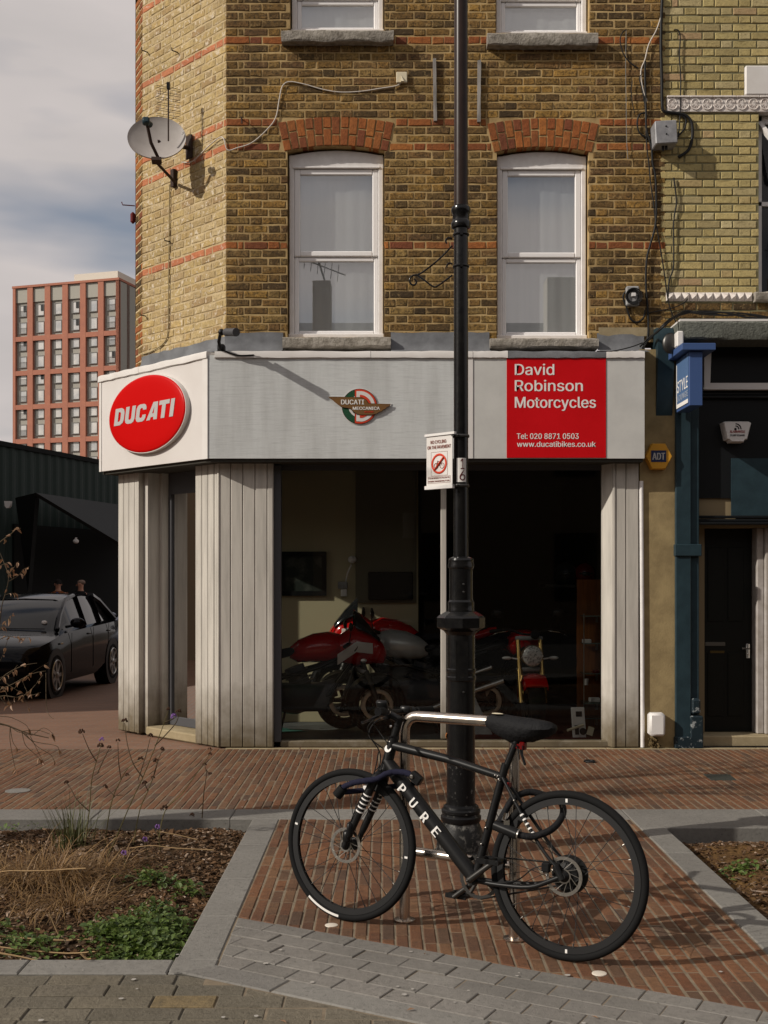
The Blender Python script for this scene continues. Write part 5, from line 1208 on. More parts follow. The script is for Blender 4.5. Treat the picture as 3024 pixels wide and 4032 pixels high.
mb = MB(); mb.box(-.10, -.035, -.30, -.235, -.065, .0, MD, ch=.012); mb.tube([(-.06, -.24, -.025), (-.035, -.2, -.02)], .028, 12, M=MD); mb.build('receiver', m_teal, sd_, smooth=40)
mb = MB(); mb.tube([(.0, .02, -.22), (.0, .06, -.23), MD.inverted() @ (at_px(690, .03)+Vector((0, 0, dz-.30)))], .014, 6, M=MD); w0 = at_px(690, 0); w1 = at_px(752, 0); mb.box(-.025, .025, -.04, .0, dz-.33, dz-.16, wallM((w0.x, w0.y), TH)); mb.box(-.045, .045, -.03, -.012, dz-.12, dz+.1, wallM((w1.x, w1.y), TH))
mb.tube([(0, .06, 0), MD.inverted() @ (w1+Vector((-.02, -.02, dz-.02)))], .02, 8, M=MD); mb.build('mount', m_rust, sd_)
ya = at_px(663, .3); zt_ = fz(338, ya.y); zb_ = fz(450, ya.y)
yg = thing('aerial', 'thin television aerial with paired rods standing behind the dish', 'aerial', (ya.x, ya.y, zb_))
mb = MB(); mb.tube([(ya.x, ya.y, zb_-.25), (ya.x, ya.y, zt_)], .008, 6); mb.build('boom', m_rust, yg)
mb = MB(); mb.box(ya.x-.015, ya.x+.015, ya.y-.015, ya.y+.015, zt_-.03, zt_+.03); mb.build('end_cap', m_black, yg)
for k in range(6):
    z = zt_-.015-.052*k
    for s_ in (-1, 1):
        mb = MB()
        for e in (0, .02): mb.tube([(ya.x, ya.y, z-e), (ya.x+s_*.11, ya.y+s_*.02, z-e-.012*s_)], .0022, 4)
        mb.build('rod', m_dksteel, yg)
# CCTV camera on the corner
cc = P(905, 1310, YF+.02)
cv = thing('cctv_camera', 'dark bullet security camera on a bracket at the corner above the fascia', 'camera', (cc.x, cc.y, cc.z))
mb = MB(); a = P(890, 1308, 10.12); b = P(922, 1308, 10.0); mb.tube([a, b], .034, 14); mb.tube([b, b+(b-a)*.25], .037, 14); mb.build('body', m_dgrey, cv, smooth=40)
mb = MB(); q = P(868, 1375, YF-.0); mb.box(q.x-.03, q.x+.035, YF+.0, YF+.1, q.z-.03, q.z+.05, ch=.01); mb.tube([q+Vector((0, -.02, 0)), P(862, 1345, 10.2), P(868, 1312, 10.14), a], .016, 8); mb.ball(P(872, 1308, 10.13), .03, 10, 8); mb.build('bracket', m_black, cv, smooth=50)
mb = MB(); mb.tube(smooth_pts([P(880, 1380, YF-.02), P(920, 1395, YF-.03), P(945, 1400, YF-.03), P(1000, 1398, YF-.02)]), .007, 6); mb.build('lead', m_cable, cv, smooth=60)
# downpipe beside the pier
mb = MB(); px_ = fx(2530, YB-.03); px_ = fx(2531, YP); mb.tube([(px_+.0, YP+.01, .01), (px_-.004, YP+.01, 1.2), (px_-.012, YP+.01, 2.45)], .019, 10); tag(mb.build('waste_pipe', m_whitew, smooth=60), 'pale grey pipe running up beside the right hand pillar', 'pipe')
# little things set in the paving
for (x, y, lab) in ((1305, 3645, 'left'), (2360, 3835, 'right')):
    gx_, gy_ = G(x, y); mb = MB(); mb.lathe([(.030, .001), (.029, .004), (.02, .006), (.001, .0065)], 20, (gx_, gy_, 0)); tag(mb.build('paving_stud', m_stud, smooth=40), 'round white stud set flush in the red pavers, %s one of the two' % lab, 'stud', 'white studs in the pavers')
gx_, gy_ = G(2835, 3063)
mb = MB(); pl_ = [G(2768, 3051), G(2875, 3051), G(2900, 3073), G(2800, 3074)]; mb.piece(list(reversed(pl_)), .006, .02, .004); tag(mb.build('access_cover', m_cover), 'dark metal access cover set in the footway at the right', 'cover')
gx_, gy_ = G(2322, 3001); mb = MB(); mb.torus(.04, .012, 20, 6, (0, 0, 0), Matrix.Translation((gx_, gy_, .006)) @ Matrix.Rotation(R(90), 4, 'X')); tag(mb.build('rubber_ring', m_black), 'small dark ring lying on the brick footway', 'ring')
for (x, y, lab) in ((70, 3115, 'pale round inspection lid in the footway at far left'),):
    gx_, gy_ = G(x, y); mb = MB(); mb.lathe([(.09, .0), (.09, .005), (.02, .006)], 24, (gx_, gy_, 0)); tag(mb.build('inspection_lid', m_kerb), lab, 'lid')

# chewing gum and grit on the stone
mb = MB()
for i in range(70):
    x, y = rnd.uniform(-1.5, 1.9), rnd.uniform(3.9, 5.0) if rnd.random() < .6 else rnd.uniform(7.4, 10.3); r_ = rnd.uniform(.004, .013)
    if y < 5.0 and y > TB+TA*x and rnd.random() < .7: continue
    if x < -.86 and y > 4.69 and y < 7.4: continue
    n_ = 8; mb.add([(x+r_*math.cos(k*.785)*rnd.uniform(.7, 1.2), y+r_*math.sin(k*.785)*rnd.uniform(.7, 1.2), .0085) for k in range(n_)], [tuple(range(n_))])
tag(mb.build('gum_spots', mat('old chewing gum', (.36, .34, .31), .8)), 'pale chewing gum spots dotted over the paving', kind='stuff')

# a few dead leaves blown onto the paving
mb = MB()
for i in range(26):
    x, y = rnd.choice(((rnd.uniform(-.6, 1.5), rnd.uniform(5.3, 7.3)), (rnd.uniform(-2.4, 2.6), rnd.uniform(7.45, 8.6)), (rnd.uniform(-.75, 1.8), rnd.uniform(4.0, 4.9)))); s_ = rnd.uniform(.008, .02)
    M = Matrix.Translation((x, y, .009)) @ Matrix.Rotation(rnd.uniform(0, 6.3), 4, 'Z'); mb.add([(-s_, 0, 0), (0, -s_*.4, .004), (s_, 0, .002), (0, s_*.4, .006)], [(0, 1, 2), (0, 2, 3)], M)
tag(mb.build('fallen_leaves', m_dead), 'small dead leaves blown across the paving', kind='stuff')
# ------------------------------------------------------------ bicycle stand
Lp, Rp = Vector((.094, 5.227, 0)), Vector((.565, 4.956, 0)); dS = (Rp-Lp).normalized()
sb = thing('bike_stand', 'brushed steel hoop stand with a lower crossbar behind the bicycle', 'bike stand', Lp)
H_ = .94
arc = lambda c, a, b, rr: [c+dS*(math.cos(t)*rr)+Vector((0, 0, math.sin(t)*rr)) for t in [a+(b-a)*i/6 for i in range(7)]]
rr = .07
Z = Vector((0, 0, 1))
pts = [Lp-Z*.02, Lp+Z*.5, Lp+Z*(H_-rr)]+arc(Lp+dS*rr+Z*(H_-rr), math.pi, math.pi/2, rr)[1:]+arc(Rp-dS*rr+Z*(H_-rr), math.pi/2, 0, rr)+[Rp+Z*.5, Rp-Z*.02]
mb = MB(); mb.tube(pts, .0245, 16); mb.build('hoop', m_steelb, sb, smooth=60)
mb = MB(); mb.tube([Lp+Z*.325, Rp+Z*.318], .0215, 14); mb.build('crossbar', m_steelb, sb, smooth=60)
for q in (Lp, Rp):
    mb = MB(); mb.lathe([(.05, 0), (.05, .006), (.03, .010)], 20, (q.x, q.y, .003)); mb.build('collar', m_steelb, sb)
# ------------------------------------------------------------ bicycle (x forward, y to its left, z up)
BROT = (R(5.5), 0, math.atan2(.51102, -.85957))
bk = thing('bicycle', 'matt black bicycle with PURE on the down tube leaning on the steel stand', 'bicycle', (.77, 4.663, .0), rot=BROT)
BM = Matrix.Translation((.77, 4.663, 0)) @ Matrix.Rotation(BROT[2], 4, 'Z') @ Matrix.Rotation(BROT[0], 4, 'X')
RW, FW = Vector((.036, 0, .346)), Vector((1.096, 0, .346))
BB, SC_, HT, HB = Vector((.455, 0, .277)), Vector((.346, 0, .723)), Vector((.893, 0, .842)), Vector((.925, 0, .715))
B = lambda name, mb, mt, par=bk, sm=50: mb.build(name, mt, par, smooth=sm, local=True)
def wheel(c, nm, rear):
    rotS = R(8) if not rear else 0
    Wm = Matrix.Translation(c)
    mb = MB(); mb.torus(.3285, .0165, 72, 12, (0, 0, 0), Wm); wh = B(nm, mb, m_rubber)
    mb = MB(); mb.torus(.300, .0115, 72, 8, (0, 0, 0), Wm, sq=.95); n = 72
    for (r0, r1) in ((.287, .314),):
        for s_ in (-1, 1):
            vs = [(r*math.cos(2*math.pi*i/n), s_*.011, r*math.sin(2*math.pi*i/n)) for i in range(n) for r in (r0, r1)]
            mb.add(vs, [(2*i, 2*i+1, (2*i+3) % (2*n), (2*i+2) % (2*n)) for i in range(n)], Wm)
    B('rim', mb, m_rim, wh)
    mb = MB()
    for i in range(28):
        a = 2*math.pi*i/28+.1; s_ = 1 if i % 2 else -1; hubr = .028 if not rear else .05
        da = (.9 if (i//2) % 2 else -.9)
        mb.tube([(hubr*math.cos(a+da), s_*.028, hubr*math.sin(a+da)), (.292*math.cos(a), s_*.003, .292*math.sin(a))], .0017, 4, M=Wm)
    B('spoke', mb, m_rim, wh).__setitem__('kind', 'stuff')
    mb = MB()
    for i in range(28):
        a = 2*math.pi*i/28+.1; mb.tube([(.289*math.cos(a), 0, .289*math.sin(a)), (.274*math.cos(a), 0, .274*math.sin(a))], .0022, 5, M=Wm)
    B('nipple', mb, m_steel, wh).__setitem__('kind', 'stuff')
    mb = MB(); hl = .05
    if rear: prof = [(.012, -.065), (.02, -.045), (.052, -.042), (.052, .026), (.03, .03), (.014, .062)]
    else: prof = [(.009, -.052), (.018, -.045), (.03, -.034), (.017, -.028), (.017, .024), (.03, .03), (.018, .042), (.009, .052)]
    mb.lathe(prof, 20, (0, 0, 0), Wm @ Matrix.Rotation(R(-90), 4, 'X')); B('hub', mb, m_matt, wh, 40)
    if rear:
        mb = MB(); mb.lathe([(.02, -.05), (.045, -.05), (.075, -.046), (.08, -.03), (.078, -.022), (.03, -.02)], 28, (0, 0, 0), Wm @ Matrix.Rotation(R(-90), 4, 'X')); B('cassette', mb, m_black, wh, 30)
    # disc rotor with windows, on the left side
    mb = MB(); ro = .08; n = 36; y = .040
    for r0, r1, m_ in ((ro-.014, ro, 36), (.022, .03, 24)):
        vs = [(r*math.cos(2*math.pi*i/m_), yy, r*math.sin(2*math.pi*i/m_)) for i in range(m_) for r, yy in ((r0, y-.0009), (r1, y-.0009), (r1, y+.0009), (r0, y+.0009))]
        mb.add(vs, [(4*i+k, 4*i+(k+1) % 4, (4*((i+1) % m_))+(k+1) % 4, (4*((i+1) % m_))+k) for i in range(m_) for k in range(4)], Wm)
    for i in range(12):
        a = 2*math.pi*i/12; mb.tube([(.029*math.cos(a), y, .029*math.sin(a)), (.048*math.cos(a+.38), y, .048*math.sin(a+.38)), (.067*math.cos(a+.5), y, .067*math.sin(a+.5))], .0015, 4, M=Wm)
        mb.tube([(.067*math.cos(a), y+.001, .067*math.sin(a)), (.077*math.cos(a+.16), y+.001, .077*math.sin(a+.16))], .0018, 4, M=Wm)
    B('disc_rotor', mb, m_steel, wh)
    return wh
fw = wheel(FW, 'front_wheel', False); rw = wheel(RW, 'rear_wheel', True)
def refl(c, ang, par, big=False):
    mb = MB(); a = R(ang); q = Matrix.Translation(c) @ Matrix.Rotation(-a, 4, 'Y'); mb.box(.296, .311, .0115, .0128, -.0045, .0045, q); B('reflective_mark', mb, m_letw, par)
for a in (12, 184): refl(FW, a, fw)
for a in (88, -92): refl(RW, a, rw)
mb = MB()
for i in range(10):
    a0, a1 = R(-52-i*3.2), R(-52-(i+1)*3.2)
    mb.add([FW+Vector((r*math.cos(a), .0178 if r < .33 else .0168, r*math.sin(a))) for a in (a0, a1) for r in (.322, .333)], [(0, 1, 3, 2)])
B('tyre_label', mb, m_letw, fw)
# frame
def tb(mb, a, b, r, n=14): mb.tube([a, b], r, n)
mb = MB()
mb.tube([HT+Vector((.004, 0, .012)), HT, HB, HB-Vector((-.004, 0, .012))], [.024, .0235, .026, .028], 16)
mb.tube([HT+Vector((0, 0, -.03)), HT+(SC_-HT)*.5+Vector((0, 0, -.008)), SC_+Vector((0, 0, -.004))], [.021, .019, .0165], 14)
mb.tube([HB+Vector((0, 0, .028)), HB+(BB-HB)*.12+Vector((0, 0, .02)), HB+(BB-HB)*.5+Vector((0, 0, .01)), BB], [.027, .033, .035, .033], 16)
mb.tube([BB, SC_, SC_+(SC_-BB).normalized()*.055], [.019, .0175, .0175], 14)
mb.lathe([(.024, -.036), (.026, -.03), (.026, .03), (.024, .036)], 16, (0, 0, 0), Matrix.Translation(BB) @ Matrix.Rotation(R(90), 4, 'X'))
for s_ in (-1, 1):
    mb.tube(smooth_pts([BB+Vector((-.02, s_*.022, -.005)), Vector((.33, s_*.035, .272)), Vector((.18, s_*.052, .285)), Vector((.085, s_*.06, .325)), RW+Vector((.0, s_*.062, .004))], 4), .0105, 10)
    mb.tube(smooth_pts([SC_+Vector((-.005, s_*.010, -.005)), Vector((.235, s_*.035, .575)), Vector((.13, s_*.052, .445)), RW+Vector((.02, s_*.06, .03))], 4), .0075, 8)
    mb.tube([RW+Vector((.03, s_*.06, .04)), RW+Vector((.0, s_*.061, -.012))], .014, 8)
fm = B('frame', mb, m_matt)
fm.data.materials[0] = m_matt
mb = MB()
for t, a, b in ((.1, HT, HB), (.03, SC_, BB), (.5, SC_, BB), (.66, SC_, BB), (.8, SC_, BB)):
    p = a+(b-a)*t; mb.ball(p+Vector((.004, .021, 0)), .006, 8, 5)
for p in ((.36, .02, .722), (.35, .02, .705), (.372, .018, .725), (.27, .042, .63), (.12, .062, .355), (.075, .066, .37), (.10, .066, .345)): mb.ball(p, .005, 8, 5)
B('frame_bolt', mb, m_steel).__setitem__('kind', 'stuff')
mb = MB(); mb.lathe([(.017, 0), (.017, .003)], 18, (0, 0, 0), Matrix.Translation(HT+Vector((.015, .02, -.045))) @ Matrix.Rotation(R(-75), 4, 'X')); B('head_badge', mb, m_letw)
# PURE along the down tube
t_ = (BB-HB).normalized(); w_ = Vector((t_.z, 0, -t_.x));
if w_.z < 0: w_ = -w_
nrm = t_.cross(w_)
for i, ch in enumerate('PURE'):
    p = HB+(BB-HB)*(.23+.128*i)+Vector((0, 0, .012))-t_*.016-w_*.021+Vector((0, .0345, 0))
    Mx = Matrix(((t_.x, w_.x, 0, p.x), (t_.y, w_.y, 1, p.y), (t_.z, w_.z, 0, p.z), (0, 0, 0, 1)))
    text(ch, m_letw, bk, None, .032, .042, M=Mx, off=.03, thick=.0015)
# fork with white hoops
mb = MB(); mb.tube([HB, HB+Vector((.022, 0, -.035))], .026, 14)
for s_ in (-1, 1): mb.tube(smooth_pts([HB+Vector((.018, 0, -.03)), Vector((.956, s_*.045, .655)), Vector((1.0, s_*.054, .55)), Vector((1.06, s_*.055, .42)), FW+Vector((0, s_*.055, -.008))], 4), [.022]*4+[.020]*5+[.017]*4+[.013]*4, 12)
fk = B('fork', mb, m_matt)
for s_ in (-1, 1):
    for k in range(5):
        z = .585-.019*k; x = .983+.46*(.585-z)/1.0; mb = MB(); d = Vector((.06, 0, -.13)).normalized(); p = Vector((x, s_*.0545, z)); mb.tube([p-d*.0028, p+d*.0028], .0206, 14); B('white_hoop', mb, m_letw, fk)
mb = MB(); mb.box(1.06, 1.10, .045, .075, .36, .42, ch=.012); mb.box(1.045, 1.075, .05, .085, .385, .46, ch=.012); mb.tube(smooth_pts([(1.06, .07, .45), (1.02, .06, .56), (.96, .05, .68), (.94, .05, .78)]), .0028, 5); B('front_caliper', mb, m_black, fk)
for k in range(5):
    t = .44+.035*k; mb = MB()
    a = SC_+Vector((-.005, .010, -.005)); b_ = Vector((.13, .052, .445)); p = Vector((.235, .035, .575))+(b_-Vector((.235, .035, .575)))*(k*.13+.02); d = (b_-a).normalized(); mb.tube([p-d*.0035, p+d*.0035], .0095, 10); B('white_hoop', mb, m_letw, fm)
# seat post, covered saddle
mb = MB(); mb.tube([SC_, Vector((.284, 0, .885))], .0145, 12); B('seat_post', mb, m_matt)
mb = MB(); rings = []; n = 14
for i, (x, hw_, zt, zb) in enumerate(((.435, .004, .955, .945), (.428, .022, .972, .925), (.40, .030, .984, .905), (.36, .038, .988, .885), (.315, .05, .986, .868), (.27, .056, .980, .870), (.22, .064, .976, .878), (.17, .066, .974, .892), (.138, .058, .968, .905), (.118, .046, .958, .915), (.11, .01, .945, .935))):
    rg = []
    for j in range(n):
        a = 2*math.pi*j/n; zc2 = (zt+zb)/2; y_ = hw_*math.cos(a); z_ = zc2+(zt-zb)/2*math.sin(a)
        if z_ < zc2: y_ *= 1-.45*(zc2-z_)/((zt-zb)/2)
        q = .006*mnoise.noise((x*30, j*1.7, 3)); rg.append((x+q, y_+q, z_+q))
    rings.append(rg)
mb.loft(rings); sdl = B('saddle', mb, m_cloth, sm=60)
mb = MB(); mb.ball((.375, .014, .987), (.028, .018, .004), 12, 6); B('badge', mb, m_cream, sdl)
mb = MB(); mb.tube(smooth_pts([(.30, .03, .87), (.28, .025, .86), (.27, .02, .845), (.262, .02, .80)]), .003, 5); mb.tube([(.25, .02, .86), (.246, .022, .82)], .0025, 5); B('cover_cord', mb, m_cloth, sdl)
mb = MB(); mb.box(.244, .268, -.016, .016, .84, .875, ch=.004); mb.box(.268, .285, -.01, .01, .845, .865); B('rear_light', mb, m_redpl, sm=20)
mb = MB(); mb.tube([(.262, .012, .84), (.235, .02, .78)], .006, 6); B('light_strap', mb, m_rubber)
mb = MB(); mb.box(.308, .322, -.016, .016, .675, .70, ch=.004); B('rear_reflector', mb, m_redpl, sm=20)
# stem, bar, grips, levers, hoses
mb = MB(); mb.tube([HT, HT+Vector((-.03, 0, .10))], .0175, 12); mb.tube([HT+Vector((-.03, 0, .085)), HT+Vector((.03, 0, .112))], .018, 12); mb.box(.91, .945, -.027, .027, .925, .975, ch=.008); B('stem', mb, m_black)
ST_R = R(-14)                              # bar turned a little with the front wheel
SM = Matrix.Translation((.885, 0, .96)) @ Matrix.Rotation(R(8), 4, 'Z')
mb = MB(); mb.tube(smooth_pts([(-.045, .31, .012), (-.015, .2, .010), (.035, .07, .0), (.035, -.07, .0), (-.015, -.2, .010), (-.045, -.31, .012)]), .0125, 12, M=SM); hb = B('handlebar', mb, m_black)
for s_ in (-1, 1):
    mb = MB(); mb.tube([SM @ Vector((-.047, s_*.325, .012)), SM @ Vector((-.022, s_*.20, .010))], .0172, 14); mb.torus(.0165, .0025, 16, 6, SM @ Vector((-.047, s_*.326, .012))); B('grip', mb, m_rubber, hb)
    mb = MB(); mb.tube([SM @ Vector((-.015, s_*.18, .008)), SM @ Vector((.012, s_*.15, .0))], .021, 10); mb.tube(smooth_pts([SM @ Vector((.02, s_*.15, -.012)), SM @ Vector((.045, s_*.2, -.03)), SM @ Vector((.035, s_*.29, -.04)), SM @ Vector((.028, s_*.32, -.038))]), .006, 7); mb.box(-.02, .03, -.02, .02, -.005, .03, SM @ Matrix.Translation((.0, s_*.13, .0)), ch=.006); B('brake_lever', mb, m_black, hb)
mb = MB(); mb.tube(smooth_pts([SM @ Vector((.01, .15, 0)), SM @ Vector((.09, .10, -.06)), SM @ Vector((.11, .04, -.11)), HT+Vector((.06, .02, -.06)), HT+Vector((.055, .02, -.12)), HB+Vector((.045, .02, -.02))]), .003, 6)
mb.tube(smooth_pts([SM @ Vector((.01, -.15, 0)), SM @ Vector((.12, -.08, -.04)), SM @ Vector((.13, .0, -.11)), HT+Vector((.05, .0, -.05)), HT+Vector((.0, .03, -.07))]), .003, 6); mb.tube(smooth_pts([SM @ Vector((.0, .12, 0)), SM @ Vector((.10, .05, -.03)), SM @ Vector((.09, .0, -.08)), HT+Vector((.02, .02, -.02))]), .0025, 6); B('brake_hose', mb, m_cable)
mb = MB()
for q in ((.018, .115, .024), (.02, .085, .022), (.01, .13, .028), (.03, .10, -.02), (.0, .06, -.06)): mb.ball(SM @ Vector(q), .0065, 8, 5)
B('lever_clamp', mb, m_chrome, hb)
mb = MB(); mb.box(-.03, .02, -.012, .012, 0, .055, SM @ Matrix.Translation((.0, .165, .01)) @ Matrix.Rotation(R(-35), 4, 'X'), ch=.005); B('bell', mb, m_black, hb)
# cranks, chainring, chain, pedals
mb = MB(); n = 60; y = -.042
vs = [(BB.x+r*math.cos(2*math.pi*i/n), yy, BB.z+r*math.sin(2*math.pi*i/n)) for i in range(n) for r, yy in ((.078, y-.0012), (.092+(.004 if i % 2 else 0), y-.0012), (.092+(.004 if i % 2 else 0), y+.0012), (.078, y+.0012))]
mb.add(vs, [(4*i+k, 4*i+(k+1) % 4, 4*((i+1) % n)+(k+1) % 4, 4*((i+1) % n)+k) for i in range(n) for k in range(4)])
for k in range(4):
    a = k*math.pi/2+.5; mb.tube([BB+Vector((0, y, 0)), BB+Vector((.08*math.cos(a), y, .08*math.sin(a)))], .009, 6)
B('chainring', mb, m_dksteel)
cd = Vector((-.135, 0, .108)).normalized()
for s_, nm in ((1, 'near'), (-1, 'far')):
    e = BB+Vector((0, s_*.066, 0))+cd*s_*.170
    mb = MB(); mb.tube([BB+Vector((0, s_*.062, 0)), BB+Vector((0, s_*.068, 0))+cd*s_*.08, e], [.015, .0125, .0115], 8); mb.tube([BB, BB+Vector((0, s_*.068, 0))], .013, 10); mb.ball(BB+Vector((0, s_*.074, 0)), .007, 8, 5); cr_ = B('crank', mb, m_dksteel)
    mb = MB()
    pc_ = e+Vector((0, s_*.06, 0))
    for q in ((-.045, -.035), (.035, .045)): mb.box(pc_.x+q[0], pc_.x+q[1], pc_.y-.045, pc_.y+.045, pc_.z-.011, pc_.z+.011, ch=.004)
    for q in ((-.045, -.035), (.035, .045)): mb.box(pc_.x-.05, pc_.x+.05, pc_.y+q[0], pc_.y+q[1], pc_.z-.010, pc_.z+.010)
    mb.tube([e, pc_+Vector((0, s_*.045, 0))], .009, 8); B('pedal', mb, m_black, cr_)
mb = MB()
for q in ((.092, .048),): 
    mb.tube([BB+Vector((-.01, -.042, .092)), RW+Vector((.0, -.042, .04))], .0042, 5); mb.tube([BB+Vector((-.01, -.042, -.092)), RW+Vector((0.01, -.042, -.042))], .0042, 5)
B('chain', mb, m_dksteel)
mb = MB(); mb.box(.09, .125, .045, .07, .355, .395, ch=.005); mb.tube(smooth_pts([(.12, .06, .38), (.17, .055, .36), (.25, .045, .30), (.4, .03, .27)]), .003, 5); B('rear_caliper', mb, m_black, sm=25)
mb = MB(); mb.box(1.03, 1.085, -.03, .03, .585, .602, ch=.006); mb.box(1.0, 1.03, -.02, .02, .59, .62); B('front_reflector', mb, m_letw)
# locks hang on the bicycle: things of their own
ul = thing('d_lock', 'black D lock with a fabric sleeve hooked round the rear wheel and seat stay', 'lock', BM @ Vector((.27, .08, .51)))
W = lambda p: BM @ Vector(p)
mb = MB(); mb.tube([W((.337, .075, .523)), W((.232, .078, .497))], .023, 16); mb.build('lock_barrel', m_black, ul, smooth=40)
mb = MB(); mb.tube([W((.228, .078, .496)), W((.222, .078, .495))], .0245, 16); mb.build('band', m_steel, ul, smooth=40)
mb = MB(); mb.tube(smooth_pts([W((.225, .078, .495)), W((.165, .06, .495)), W((.10, .02, .53)), W((.085, -.05, .585)), W((.12, -.10, .63)), W((.19, -.10, .65))]), .0145, 10); mb.tube(smooth_pts([W((.325, .075, .525)), W((.318, .03, .57)), W((.30, -.02, .63)), W((.25, -.07, .66)), W((.19, -.10, .65))]), .0145, 10); mb.build('shackle_sleeve', m_cloth, ul, smooth=60)
mb = MB(); mb.tube([W((.298, .075, .545)), W((.292, .07, .578))], .010, 8); mb.box(-.012, .012, -.01, .01, -.01, .01, Matrix.Translation(W((.285, .076, .54)))); mb.build('keeper', m_chrome, ul)
cl = thing('chain_lock', 'navy sleeved chain lock looped round the fork and down tube', 'lock', W((.95, .08, .66)))
mb = MB(); mb.tube(smooth_pts([W((1.10, .10, .585)), W((1.085, .10, .612)), W((1.03, .10, .638)), W((.97, .095, .652)), W((.92, .085, .664)), W((.88, .07, .690)), W((.84, .055, .70)), W((.79, .05, .70)), W((.755, .05, .688))], 5), [.0135 if i % 3 else .015 for i in range(41)], 8)
mb.build('chain_sleeve', m_navy, cl, smooth=60)
mb = MB(); mb.tube(smooth_pts([W((1.09, .10, .59)), W((1.02, .0, .60)), W((.93, -.05, .62)), W((.84, -.06, .635)), W((.78, -.02, .66)), W((.755, .04, .685))]), .0125, 8); mb.build('rear_loop', m_navy, cl, smooth=60)
mb = MB(); mb.tube([W((1.115, .105, .572)), W((1.085, .10, .61))], .024, 10); mb.build('sleeve_end', m_rubber, cl, smooth=40)
MLk = Matrix.Translation(W((.735, .055, .683))) @ Matrix.Rotation(BROT[2], 4, 'Z')
mb = MB(); mb.box(-.03, .03, -.012, .02, -.022, .022, MLk @ Matrix.Rotation(R(-35), 4, 'Y'), ch=.006); mb.build('lock_body', m_black, cl)
mb = MB(); mb.lathe([(.009, 0), (.009, .004), (.006, .006)], 12, (0, 0, 0), MLk @ Matrix.Translation((.012, .022, .008)) @ Matrix.Rotation(R(-90), 4, 'X')); mb.build('keyhole', m_steel, cl)
